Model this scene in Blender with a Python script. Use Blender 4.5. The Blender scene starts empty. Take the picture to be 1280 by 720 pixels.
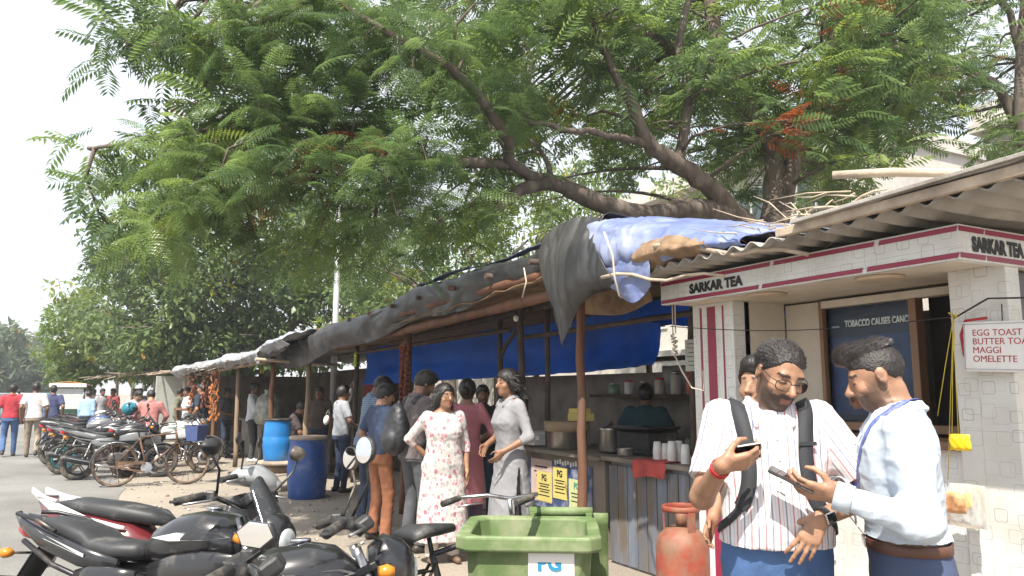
import bpy, bmesh, math, random
import numpy as np
from mathutils import Vector, Matrix, Euler

# ------------------------------------------------------------------ camera
SC = bpy.context.scene
COL = SC.collection
R = math.radians
F_PX, CXP, CYP = 950.0, 640.0, 360.0
YAW, PITCH, CAM_H = R(28.0), math.atan(130 / 950.0), 1.55
cam_d = bpy.data.cameras.new('camera')
cam_d.sensor_width = 36.0
cam_d.lens = 36.0 * F_PX / 1280.0
cam_d.clip_start, cam_d.clip_end = 0.05, 2000.0
cam = bpy.data.objects.new('camera', cam_d)
COL.objects.link(cam)
cam.location = (0, 0, CAM_H)
cam.rotation_euler = (R(90) + PITCH, 0, -YAW)
SC.camera = cam

# ------------------------------------------------------------------ light
SUN_EL, SUN_DIR_H = R(55.0), (-0.72, -0.69)          # direction towards the sun, on the ground plane
world = bpy.data.worlds.new('World')
SC.world = world
world.use_nodes = True
wn = world.node_tree
wn.nodes.clear()
sky = wn.nodes.new('ShaderNodeTexSky')
sky.sky_type = 'NISHITA'
sky.sun_disc = False
sky.sun_elevation = SUN_EL
sky.sun_rotation = math.atan2(SUN_DIR_H[0], SUN_DIR_H[1])
sky.air_density, sky.dust_density, sky.ozone_density = 1.0, 2.0, 1.0
bg = wn.nodes.new('ShaderNodeBackground')
bg.inputs['Strength'].default_value = 0.15
wo = wn.nodes.new('ShaderNodeOutputWorld')
# thin bright cloud veil over the whole sky
tcw = wn.nodes.new('ShaderNodeTexCoord')
cn = wn.nodes.new('ShaderNodeTexNoise'); cn.inputs['Scale'].default_value = 2.2; cn.inputs['Detail'].default_value = 6
cr = wn.nodes.new('ShaderNodeMapRange'); cr.inputs['From Min'].default_value = .3; cr.inputs['From Max'].default_value = .7
cr.inputs['To Min'].default_value = .62; cr.inputs['To Max'].default_value = .92
mxw = wn.nodes.new('ShaderNodeMix'); mxw.data_type = 'RGBA'
mxw.inputs['B'].default_value = (4.6, 4.7, 4.85, 1)
wn.links.new(tcw.outputs['Generated'], cn.inputs['Vector'])
wn.links.new(cn.outputs['Fac'], cr.inputs['Value'])
wn.links.new(cr.outputs[0], mxw.inputs['Factor'])
wn.links.new(sky.outputs[0], mxw.inputs['A'])
wn.links.new(mxw.outputs['Result'], bg.inputs[0])
wn.links.new(bg.outputs[0], wo.inputs[0])
sun_d = bpy.data.lights.new('sun', 'SUN')
sun_d.energy, sun_d.angle, sun_d.color = 4.9, R(0.5), (1.0, 0.94, 0.83)
sun = bpy.data.objects.new('sun', sun_d)
COL.objects.link(sun)
_s = Vector((SUN_DIR_H[0] * math.cos(SUN_EL), SUN_DIR_H[1] * math.cos(SUN_EL), math.sin(SUN_EL)))
sun.rotation_euler = _s.to_track_quat('Z', 'Y').to_euler()
sun.location = (-6, -6, 14)
SC.view_settings.view_transform = 'Standard'
SC.view_settings.look = 'None'
SC.view_settings.exposure = 0.95
SC.view_settings.gamma = 1.0
SC.view_settings.use_curve_mapping = False
SC.cycles.use_denoising = True
SC.cycles.max_bounces = 8
SC.cycles.transparent_max_bounces = 12

# ------------------------------------------------------------------ pixels to places
_fh = Vector((math.sin(YAW), math.cos(YAW), 0))
_rt = Vector((math.cos(YAW), -math.sin(YAW), 0))
_fw = _fh * math.cos(PITCH) + Vector((0, 0, math.sin(PITCH)))
_up = -_fh * math.sin(PITCH) + Vector((0, 0, math.cos(PITCH)))
_c0 = Vector((0, 0, CAM_H))


def ray(px, py):
    return _fw + _rt * ((px - CXP) / F_PX) + _up * ((CYP - py) / F_PX)


def G(px, py, z=0.0):
    d = ray(px, py)
    return _c0 + d * ((z - CAM_H) / d.z)


def XP(px, py, X):
    d = ray(px, py)
    return _c0 + d * (X / d.x)


def DP(px, py, dep):
    d = ray(px, py)
    return _c0 + d * (dep / d.dot(_fh))


# ------------------------------------------------------------------ object helpers
def tag(o, label=None, cat=None, group=None, kind=None):
    if label: o['label'] = label
    if cat: o['category'] = cat
    if group: o['group'] = group
    if kind: o['kind'] = kind
    return o


def empty(name, loc=(0, 0, 0), rz=0.0, rx=0.0, ry=0.0):
    o = bpy.data.objects.new(name, None)
    o.empty_display_size = 0.1
    COL.objects.link(o)
    o.location = loc
    o.rotation_euler = (rx, ry, rz)
    return o


def copy_tree(o, parent=None):
    c = o.copy()
    COL.objects.link(c)
    c.parent = parent
    for ch in list(o.children):
        copy_tree(ch, c)
    return c


def np_mesh(name, V, Fq=None, Ft=None, smooth=True):
    """fast mesh from numpy arrays: quads and / or triangles"""
    me = bpy.data.meshes.new(name)
    V = np.asarray(V, dtype=np.float32)
    loops, starts, n = [], [], 0
    if Fq is not None and len(Fq):
        Fq = np.asarray(Fq, dtype=np.int32)
        loops.append(Fq.ravel()); starts.append(np.arange(len(Fq)) * 4); n += len(Fq) * 4
    if Ft is not None and len(Ft):
        Ft = np.asarray(Ft, dtype=np.int32)
        loops.append(Ft.ravel()); starts.append(n + np.arange(len(Ft)) * 3)
    lv = np.concatenate(loops).astype(np.int32)
    ls = np.concatenate(starts).astype(np.int32)
    me.vertices.add(len(V)); me.vertices.foreach_set('co', V.ravel())
    me.loops.add(len(lv)); me.loops.foreach_set('vertex_index', lv)
    me.polygons.add(len(ls)); me.polygons.foreach_set('loop_start', ls)
    if smooth:
        me.polygons.foreach_set('use_smooth', np.ones(len(ls), dtype=bool))
    me.update(calc_edges=True)
    return me


def link(name, me, mat=None, parent=None):
    o = bpy.data.objects.new(name, me)
    COL.objects.link(o)
    if mat is not None and len(me.materials) == 0:
        me.materials.append(mat)
    if parent is not None: o.parent = parent
    return o


def attr_f(me, name, arr):
    a = me.attributes.new(name, 'FLOAT', 'POINT')
    a.data.foreach_set('value', np.asarray(arr, dtype=np.float32))


def _basis(d):
    d = Vector(d).normalized()
    u = Vector((0, 0, 1)).cross(d)
    if u.length < 1e-3: u = Vector((1, 0, 0)).cross(d)
    u.normalize()
    return u, d.cross(u)


class MB:
    """collects boxes, tubes, lathes, lofts and quads into one mesh"""

    def __init__(s):
        s.v, s.f, s.sm = [], [], []

    def add(s, verts, faces, smooth=False):
        b = len(s.v)
        s.v += [tuple(p) for p in verts]
        for f in faces:
            s.f.append(tuple(i + b for i in f)); s.sm.append(smooth)
        return s

    def box(s, c, size, rot=None, rz=0.0, taper=1.0):
        hx, hy, hz = size[0] / 2, size[1] / 2, size[2] / 2
        m = (Euler(rot).to_matrix() if rot is not None else Matrix.Rotation(rz, 3, 'Z'))
        P = []
        for z in (-hz, hz):
            k = taper if z > 0 else 1.0
            for x, y in ((-hx, -hy), (hx, -hy), (hx, hy), (-hx, hy)):
                P.append(Vector(c) + m @ Vector((x * k, y * k, z)))
        return s.add(P, [(3, 2, 1, 0), (4, 5, 6, 7), (0, 1, 5, 4), (1, 2, 6, 5), (2, 3, 7, 6), (3, 0, 4, 7)])

    def bar(s, a, b, w, h):
        a, b = Vector(a), Vector(b)
        u, v = _basis(b - a)
        P = [p + u * (sx * w / 2) + v * (sy * h / 2) for p in (a, b) for sx, sy in ((-1, -1), (1, -1), (1, 1), (-1, 1))]
        return s.add(P, [(3, 2, 1, 0), (4, 5, 6, 7), (0, 1, 5, 4), (1, 2, 6, 5), (2, 3, 7, 6), (3, 0, 4, 7)])

    def tube(s, pts, r, n=8, caps=True, smooth=True):
        pts = [Vector(p) for p in pts]
        rs = r if isinstance(r, (list, tuple)) else [r] * len(pts)
        P, Fc = [], []
        u = None
        for i, p in enumerate(pts):
            d = (pts[min(i + 1, len(pts) - 1)] - pts[max(i - 1, 0)])
            if d.length < 1e-9: d = Vector((0, 0, 1))
            d.normalize()
            if u is None:
                u, v = _basis(d)
            else:
                u = u - d * u.dot(d)
                if u.length < 1e-4: u, v = _basis(d)
                u.normalize(); v = d.cross(u)
            for k in range(n):
                t = 2 * math.pi * k / n
                P.append(p + (u * math.cos(t) + v * math.sin(t)) * rs[i])
        for i in range(len(pts) - 1):
            for k in range(n):
                a, b = i * n + k, i * n + (k + 1) % n
                Fc.append((a, b, b + n, a + n))
        s.add(P, Fc, smooth)
        if caps:
            b0 = len(s.v) - len(P)
            s.f.append(tuple(b0 + k for k in range(n - 1, -1, -1))); s.sm.append(False)
            s.f.append(tuple(b0 + (len(pts) - 1) * n + k for k in range(n))); s.sm.append(False)
        return s

    def cyl(s, a, b, r, r2=None, n=12, smooth=True):
        return s.tube([a, b], [r, r if r2 is None else r2], n, True, smooth)

    def lathe(s, prof, n=24, c=(0, 0, 0), axis='Z', caps=True, smooth=True, wob=None):
        P, Fc = [], []
        for j, (r, z) in enumerate(prof):
            for k in range(n):
                t = 2 * math.pi * k / n
                rr = r * (1 + (wob(t, z) if wob else 0))
                x, y = rr * math.cos(t), rr * math.sin(t)
                q = {'Z': (x, y, z), 'Y': (x, z, y), 'X': (z, x, y)}[axis]
                P.append((q[0] + c[0], q[1] + c[1], q[2] + c[2]))
        for j in range(len(prof) - 1):
            for k in range(n):
                a, b = j * n + k, j * n + (k + 1) % n
                q = (a, b, b + n, a + n)
                Fc.append(q if axis != 'Y' else q[::-1])
        s.add(P, Fc, smooth)
        if caps:
            b0 = len(s.v) - len(P)
            for j, rev in ((0, True), (len(prof) - 1, False)):
                if prof[j][0] > 1e-5:
                    ids = [b0 + j * n + k for k in range(n)]
                    if rev ^ (axis == 'Y'): ids = ids[::-1]
                    s.f.append(tuple(ids)); s.sm.append(False)
        return s

    def loft(s, st, n=16, axis='X', smooth=True):
        """st: (x, y, z, half_width, half_height, exponent) super-ellipse rings along X"""
        P, Fc = [], []
        for (x, y, z, hw, hh, e) in st:
            for k in range(n):
                t = 2 * math.pi * k / n
                c, q = math.cos(t), math.sin(t)
                a = math.copysign(abs(c) ** (2 / e), c) * hw
                b = math.copysign(abs(q) ** (2 / e), q) * hh
                P.append((x, y + a, z + b))
        m = len(st)
        for j in range(m - 1):
            for k in range(n):
                a, b = j * n + k, j * n + (k + 1) % n
                Fc.append((a, b, b + n, a + n))
        Fc.append(tuple(range(n - 1, -1, -1)))
        Fc.append(tuple((m - 1) * n + k for k in range(n)))
        return s.add(P, Fc, smooth)

    def ball(s, c, r, n=12, m=8, rot=None):
        r = r if isinstance(r, (list, tuple)) else (r, r, r)
        M3 = Euler(rot).to_matrix() if rot is not None else Matrix.Identity(3)
        P, Fc = [], []
        for j in range(m + 1):
            ph = math.pi * j / m
            for k in range(n):
                t = 2 * math.pi * k / n
                q = Vector((r[0] * math.sin(ph) * math.cos(t), r[1] * math.sin(ph) * math.sin(t), -r[2] * math.cos(ph)))
                P.append(Vector(c) + M3 @ q)
        for j in range(m):
            for k in range(n):
                a, b = j * n + k, j * n + (k + 1) % n
                if j == 0: Fc.append((a, b + n, a + n))
                elif j == m - 1: Fc.append((a, b, a + n))
                else: Fc.append((a, b, b + n, a + n))
        return s.add(P, Fc, True)

    def prism(s, poly, a0, a1, plane='XZ'):
        """polygon in a plane, pushed out between a0 and a1 along the third axis"""
        def q(p, a):
            return {'XZ': (p[0], a, p[1]), 'XY': (p[0], p[1], a), 'YZ': (a, p[0], p[1])}[plane]
        n = len(poly)
        P = [q(p, a0) for p in poly] + [q(p, a1) for p in poly]
        Fc = [tuple(range(n)), tuple(range(2 * n - 1, n - 1, -1))]
        Fc += [(i, i + n, (i + 1) % n + n, (i + 1) % n) for i in range(n)]
        return s.add(P, Fc)

    def grid(s, fn, nu, nv, smooth=True):
        P = [fn(i / nu, j / nv) for j in range(nv + 1) for i in range(nu + 1)]
        w = nu + 1
        return s.add(P, [(j * w + i, j * w + i + 1, (j + 1) * w + i + 1, (j + 1) * w + i) for j in range(nv) for i in range(nu)], smooth)

    def build(s, name, mat, parent=None, bevel=0.0, solid=0.0, fix=False, seg=2):
        me = bpy.data.meshes.new(name)
        me.from_pydata(s.v, [], s.f)
        me.polygons.foreach_set('use_smooth', s.sm)
        if fix:
            bm = bmesh.new(); bm.from_mesh(me)
            bmesh.ops.recalc_face_normals(bm, faces=bm.faces)
            bm.to_mesh(me); bm.free()
        me.update()
        o = link(name, me, mat, parent)
        if solid:
            md = o.modifiers.new('solid', 'SOLIDIFY'); md.thickness = solid; md.offset = 0
        if bevel:
            md = o.modifiers.new('bevel', 'BEVEL'); md.width = bevel; md.segments = seg; md.limit_method = 'ANGLE'; md.angle_limit = R(40)
            md.harden_normals = False
        return o


def text_obj(name, body, size, mat, parent, loc, rot, bold=0.0, align='LEFT', ext=0.0008, sx=1.0):
    cu = bpy.data.curves.new(name, 'FONT')
    cu.body = body; cu.size = size; cu.align_x = align; cu.extrude = ext; cu.offset = bold
    cu.resolution_u = 3
    tmp = bpy.data.objects.new(name + '_t', cu)
    COL.objects.link(tmp)
    dg = bpy.context.evaluated_depsgraph_get()
    me = bpy.data.meshes.new_from_object(tmp.evaluated_get(dg))
    bpy.data.objects.remove(tmp)
    me.materials.clear()
    o = link(name, me, mat, parent)
    o.location = loc; o.rotation_euler = rot; o.scale = (sx, 1, 1)
    return o


# ------------------------------------------------------------------ materials
MATS = {}


def mat(name, col, rough=0.6, metal=0.0, var=0.12, scale=6.0, bump=0.0, bscale=60.0, dirt=None, dirt_amt=0.5, dirt_scale=3.0,
        coat=0.0, trans=0.0, stretch=None, spec=0.5, detail=4.0):
    if name in MATS: return MATS[name]
    m = bpy.data.materials.new(name)
    m.use_nodes = True
    nt = m.node_tree
    N, L = nt.nodes, nt.links
    bs = N['Principled BSDF']
    tc = N.new('ShaderNodeTexCoord')
    co = tc.outputs['Object']
    if stretch:
        mp = N.new('ShaderNodeMapping'); mp.inputs['Scale'].default_value = stretch
        L.new(co, mp.inputs['Vector']); co = mp.outputs[0]
    nz = N.new('ShaderNodeTexNoise'); nz.inputs['Scale'].default_value = scale; nz.inputs['Detail'].default_value = detail
    L.new(co, nz.inputs['Vector'])
    rp = N.new('ShaderNodeValToRGB')
    c = np.array(col[:3])
    rp.color_ramp.elements[0].position, rp.color_ramp.elements[1].position = 0.3, 0.7
    rp.color_ramp.elements[0].color = (*np.clip(c * (1 - var), 0, 1), 1)
    rp.color_ramp.elements[1].color = (*np.clip(c * (1 + var), 0, 1), 1)
    L.new(nz.outputs['Fac'], rp.inputs[0])
    out = rp.outputs[0]
    if dirt is not None:
        n2 = N.new('ShaderNodeTexNoise'); n2.inputs['Scale'].default_value = dirt_scale; n2.inputs['Detail'].default_value = 8; n2.inputs['Roughness'].default_value = 0.65
        L.new(co, n2.inputs['Vector'])
        r2 = N.new('ShaderNodeValToRGB')
        r2.color_ramp.elements[0].position, r2.color_ramp.elements[1].position = 0.62 - 0.3 * dirt_amt, 0.75 - 0.2 * dirt_amt
        r2.color_ramp.elements[0].color, r2.color_ramp.elements[1].color = (0, 0, 0, 1), (dirt_amt + .3,) * 3 + (1,)
        L.new(n2.outputs['Fac'], r2.inputs[0])
        mx = N.new('ShaderNodeMix'); mx.data_type = 'RGBA'
        L.new(r2.outputs[0], mx.inputs['Factor']); L.new(out, mx.inputs['A']); mx.inputs['B'].default_value = (*dirt, 1)
        out = mx.outputs['Result']
    L.new(out, bs.inputs['Base Color'])
    bs.inputs['Roughness'].default_value = rough
    bs.inputs['Metallic'].default_value = metal
    bs.inputs['Specular IOR Level'].default_value = spec
    if coat: bs.inputs['Coat Weight'].default_value = coat
    if trans: bs.inputs['Transmission Weight'].default_value = trans
    if bump:
        n3 = N.new('ShaderNodeTexNoise'); n3.inputs['Scale'].default_value = bscale; n3.inputs['Detail'].default_value = 5
        L.new(co, n3.inputs['Vector'])
        b = N.new('ShaderNodeBump'); b.inputs['Strength'].default_value = bump; b.inputs['Distance'].default_value = 0.01
        L.new(n3.outputs['Fac'], b.inputs['Height']); L.new(b.outputs[0], bs.inputs['Normal'])
    MATS[name] = m
    return m


def nodes_of(m):
    nt = m.node_tree
    return nt.nodes, nt.links, nt.nodes['Principled BSDF']


DUST = (0.30, 0.25, 0.19)
M_black = mat('black_plastic', (0.022, 0.022, 0.024), 0.45, var=.25, dirt=DUST, dirt_amt=.22, dirt_scale=5, bump=.05)
M_rubber = mat('tyre_rubber', (0.028, 0.027, 0.026), 0.85, var=.2, dirt=DUST, dirt_amt=.45, dirt_scale=4, bump=.25, bscale=80)
M_vinyl = mat('seat_vinyl', (0.030, 0.031, 0.034), 0.52, var=.25, dirt=(.16, .15, .14), dirt_amt=.35, dirt_scale=6, bump=.15, bscale=150)
M_steel = mat('bare_steel', (0.45, 0.45, 0.46), 0.35, 1.0, var=.2, dirt=(.16, .12, .09), dirt_amt=.35, dirt_scale=9)
M_chrome = mat('chrome', (0.62, 0.63, 0.65), 0.16, 1.0, var=.1)
M_dkmetal = mat('dark_metal', (0.05, 0.05, 0.055), 0.42, .7, var=.2, dirt=DUST, dirt_amt=.25)
M_rust = mat('rusty_steel', (0.16, 0.085, 0.05), 0.75, .3, var=.4, scale=14, dirt=(.07, .06, .055), dirt_amt=.5, dirt_scale=9, bump=.2)
M_wood = mat('weathered_wood', (0.26, 0.185, 0.125), 0.8, var=.35, scale=5, stretch=(1, 1, .25), bump=.4, bscale=30, dirt=(.10, .08, .06), dirt_amt=.4)
M_woodlt = mat('sun_bleached_wood', (0.42, 0.34, 0.26), 0.8, var=.25, scale=7, bump=.4, bscale=40, dirt=(.2, .16, .12), dirt_amt=.4)
M_bamboo = mat('reddish_pole', (0.15, 0.066, 0.034), 0.7, var=.5, scale=6, stretch=(1, 1, .3), bump=.3, bscale=30, dirt=(.07, .05, .04), dirt_amt=.4)
M_dkwood = mat('sooty_wood', (0.075, 0.052, 0.04), 0.85, var=.4, bump=.3, bscale=30)
M_white = mat('white_paint', (0.74, 0.73, 0.70), 0.5, var=.05, dirt=(.5, .46, .4), dirt_amt=.25)
M_red = mat('red_plastic', (0.50, 0.025, 0.025), 0.45, var=.15)
M_glass_mirror = mat('mirror_glass', (0.80, 0.83, 0.86), 0.03, 1.0, var=.02)

# ================================================================== GROUND, ROAD, BACKGROUND
def ground_material(name, c1, c2, c3, big=0.5, fine=40.0, rough=0.95, bump=.6):
    m = mat(name, c1, rough)
    N, L, bs = nodes_of(m)
    tc = N.new('ShaderNodeTexCoord')
    a = N.new('ShaderNodeTexNoise'); a.inputs['Scale'].default_value = big; a.inputs['Detail'].default_value = 8; a.inputs['Roughness'].default_value = .62
    b = N.new('ShaderNodeTexNoise'); b.inputs['Scale'].default_value = fine; b.inputs['Detail'].default_value = 6; b.inputs['Roughness'].default_value = .75
    v = N.new('ShaderNodeTexVoronoi'); v.inputs['Scale'].default_value = 26
    for q in (a, b, v): L.new(tc.outputs['Object'], q.inputs['Vector'])
    r = N.new('ShaderNodeValToRGB')
    r.color_ramp.elements[0].position, r.color_ramp.elements[1].position = .32, .68
    r.color_ramp.elements[0].color, r.color_ramp.elements[1].color = (*c2, 1), (*c1, 1)
    L.new(a.outputs['Fac'], r.inputs[0])
    r2 = N.new('ShaderNodeValToRGB')
    r2.color_ramp.elements[0].position, r2.color_ramp.elements[1].position = .45, .75
    r2.color_ramp.elements[0].color, r2.color_ramp.elements[1].color = (0, 0, 0, 1), (.8, .8, .8, 1)
    L.new(b.outputs['Fac'], r2.inputs[0])
    mx = N.new('ShaderNodeMix'); mx.data_type = 'RGBA'
    L.new(r2.outputs[0], mx.inputs['Factor']); L.new(r.outputs[0], mx.inputs['A']); mx.inputs['B'].default_value = (*c3, 1)
    L.new(mx.outputs['Result'], bs.inputs['Base Color'])
    bp = N.new('ShaderNodeBump'); bp.inputs['Strength'].default_value = bump; bp.inputs['Distance'].default_value = .012
    ad = N.new('ShaderNodeMath'); ad.operation = 'ADD'
    L.new(b.outputs['Fac'], ad.inputs[0]); L.new(v.outputs['Distance'], ad.inputs[1])
    L.new(ad.outputs[0], bp.inputs['Height']); L.new(bp.outputs[0], bs.inputs['Normal'])
    return m


M_dirt = ground_material('sandy_dirt', (.31, .265, .215), (.215, .185, .155), (.38, .33, .27), big=.6)
M_asph = ground_material('worn_asphalt', (.215, .21, .20), (.115, .11, .105), (.27, .26, .24), big=.45, fine=70)

g = MB()
g.add([(-300, -60, 0), (300, -60, 0), (300, 500, 0), (-300, 500, 0)], [(0, 1, 2, 3)])
tag(g.build('ground', M_dirt), kind='structure')
rng = random.Random(4)
rd = MB()
pts_r = []
y = -30.0
while y < 320:
    pts_r.append((0.45 + .12 * math.sin(y * .31) + rng.uniform(-.05, .05) + .05 * math.sin(y * 1.9), y)); y += .45 if y < 40 else 8
P = []
for (x, yy) in pts_r: P += [(-9.0, yy, .006), (x, yy, .006)]
rd.add(P, [(2 * i, 2 * i + 1, 2 * i + 3, 2 * i + 2) for i in range(len(pts_r) - 1)])
tag(rd.build('road', M_asph), kind='structure')

# pebbles and litter scattered on the dirt shoulder
M_peb = mat('pebble', (.33, .29, .24), .9, var=.4, scale=3)
pb = MB()
rng = random.Random(7)
for i in range(420):
    x, yy = rng.uniform(.4, 3.8), rng.uniform(3.5, 20)
    s_ = rng.uniform(.008, .03)
    pb.ball((x, yy, s_ * .3), (s_, s_ * rng.uniform(.6, 1), s_ * .6), 6, 4, (0, 0, rng.uniform(0, 3)))
o = pb.build('pebbles', M_peb); tag(o, 'small loose stones scattered over the dirt shoulder', 'stones', kind='stuff')


lt = MB()
rng = random.Random(17)
for i in range(70):
    x, yy = rng.uniform(.3, 3.6), rng.uniform(3.2, 19)
    s_ = rng.uniform(.02, .06); a_ = rng.uniform(0, 6.28)
    c, q = math.cos(a_) * s_, math.sin(a_) * s_
    lt.add([(x - c, yy - q, .006), (x + q * .6, yy - c * .6, .012 + rng.uniform(0, .02)), (x + c, yy + q, .006), (x - q * .6, yy + c * .6, .02 + rng.uniform(0, .02))], [(0, 1, 2, 3)])
o = lt.build('litter', mat('paper_scrap', (.48, .45, .40), .8, var=.5, scale=2)); tag(o, 'scraps of paper and leaves littering the dirt shoulder', 'litter', kind='stuff')


# ================================================================== FOLIAGE
def leaf_material(name, c_lo, c_hi, transl=.35, rough=.45, hue2=None):
    m = mat(name, c_hi, rough)
    N, L, bs = nodes_of(m)
    at = N.new('ShaderNodeAttribute'); at.attribute_name = 'tint'
    r = N.new('ShaderNodeValToRGB')
    e = r.color_ramp.elements
    e[0].position, e[1].position = 0.0, .72
    e[0].color, e[1].color = (*c_lo, 1), (*c_hi, 1)
    k = e.new(.90); k.color = (*(hue2 or c_hi), 1)
    k = e.new(.955); k.color = (.30, .26, .025, 1)
    k = e.new(.985); k.color = (.20, .08, .03, 1)
    L.new(at.outputs['Fac'], r.inputs[0])
    L.new(r.outputs[0], bs.inputs['Base Color'])
    bs.inputs['Specular IOR Level'].default_value = .55
    tr = N.new('ShaderNodeBsdfTranslucent')
    hs = N.new('ShaderNodeHueSaturation'); hs.inputs['Value'].default_value = 1.9; hs.inputs['Hue'].default_value = .478; hs.inputs['Saturation'].default_value = 1.1
    L.new(r.outputs[0], hs.inputs['Color']); L.new(hs.outputs[0], tr.inputs['Color'])
    mx = N.new('ShaderNodeMixShader'); mx.inputs[0].default_value = transl
    L.new(bs.outputs[0], mx.inputs[1]); L.new(tr.outputs[0], mx.inputs[2])
    L.new(mx.outputs[0], N['Material Output'].inputs['Surface'])
    return m


M_bark = mat('bark', (.105, .082, .066), .9, var=.4, scale=9, stretch=(1, 1, .4), bump=.8, bscale=24, dirt=(.20, .17, .14), dirt_amt=.4, dirt_scale=5)
M_frond = leaf_material('feathery_leaf', (.052, .095, .036), (.130, .200, .072), .5, .36, (.155, .22, .05))
M_leaf_dk = leaf_material('dark_broad_leaf', (.058, .098, .042), (.135, .195, .075), .4, .42, (.18, .24, .06))
M_leaf_lt = leaf_material('bright_broad_leaf', (.050, .095, .020), (.10, .165, .028), .4, .5, (.15, .2, .03))
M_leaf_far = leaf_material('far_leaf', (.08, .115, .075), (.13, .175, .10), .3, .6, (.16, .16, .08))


def frond_template(rs, fine=True):
    """one feathery leaf: a drooping midrib with pairs of pinnae, each set with leaflets"""
    V, T = [], []
    Lr, npair = 1.0, (14 if fine else 10)
    droop = rs.uniform(.15, .5); side = rs.uniform(-.12, .12)

    def mid(t): return np.array([Lr * t * (1 - .12 * droop * t), side * t * t, .10 * t - droop * t * t])

    def tri(a, b, c):
        n = len(V); V.extend([a, b, c]); T.append((n, n + 1, n + 2))
    up = np.array([0, 0, 1.0])
    for k in range(10):                       # midrib
        a, b = mid(k / 10), mid((k + 1) / 10)
        w = np.array([0, .006, 0])
        tri(a - w, a + w, b); 
    for i in range(npair):
        t = .16 + .84 * i / (npair - 1)
        p = mid(t); d = mid(min(t + .02, 1.02)) - mid(t); d /= np.linalg.norm(d)
        ln = (.30 * math.sin(math.pi * (.18 + .70 * (t - .1)))) * rs.uniform(.88, 1.1)
        for sg in (-1, 1):
            sd = np.array([0, sg, 0]) * .92 + d * (.42 + .5 * max(0, t - .75) * 3); sd /= np.linalg.norm(sd)
            dz = -rs.uniform(.15, .55)
            q = lambda s: p + sd * ln * s + up * (dz * ln * s * s)
            nl = np.cross(sd, up); nl /= np.linalg.norm(nl)
            if fine:
                m = 6
                for j in range(m):
                    s0, s1 = j / m, (j + .80) / m
                    wv = (.040) * math.sin(math.pi * (.22 + .66 * j / (m - 1)))
                    c = q((s0 + s1) / 2 + .05)
                    for s2 in (-1, 1):
                        tri(q(s0), q(s1), c + nl * s2 * wv * .9 + sd * .02 + up * rs.uniform(-.006, .012))
            else:
                wv = .036
                a, b, c = q(0), q(.5), q(1.0)
                tri(a, b + nl * wv, c); tri(a, c, b - nl * wv)
    return np.array(V, np.float32), np.array(T, np.int32)


_rs = random.Random(11)
FR_FINE = [frond_template(_rs, True) for _ in range(4)]
FR_COARSE = [frond_template(_rs, False) for _ in range(4)]


def rot_from(d, roll, rs):
    d = d / np.linalg.norm(d)
    up = np.array([0, 0, 1.0])
    y = np.cross(up, d); n = np.linalg.norm(y)
    y = y / n if n > 1e-3 else np.array([0, 1.0, 0])
    z = np.cross(d, y)
    c, s = math.cos(roll), math.sin(roll)
    return np.stack([d, y * c + z * s, z * c - y * s], axis=1)


def fronds_mesh(items):
    """items: (pos, dir, length, roll, tint, fine)"""
    Vs, Ts, tint, base = [], [], [], 0
    rs = random.Random(5)
    for (p, d, ln, roll, tn, fine) in items:
        V, T = rs.choice(FR_FINE if fine else FR_COARSE)
        M3 = rot_from(d, roll, rs)
        W = (V * ln) @ M3.T + p
        Vs.append(W); Ts.append(T + base); base += len(V)
        tint.append(np.full(len(V), tn, np.float32))
    me = np_mesh('crown', np.concatenate(Vs), None, np.concatenate(Ts), smooth=False)
    attr_f(me, 'tint', np.concatenate(tint))
    return me


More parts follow.
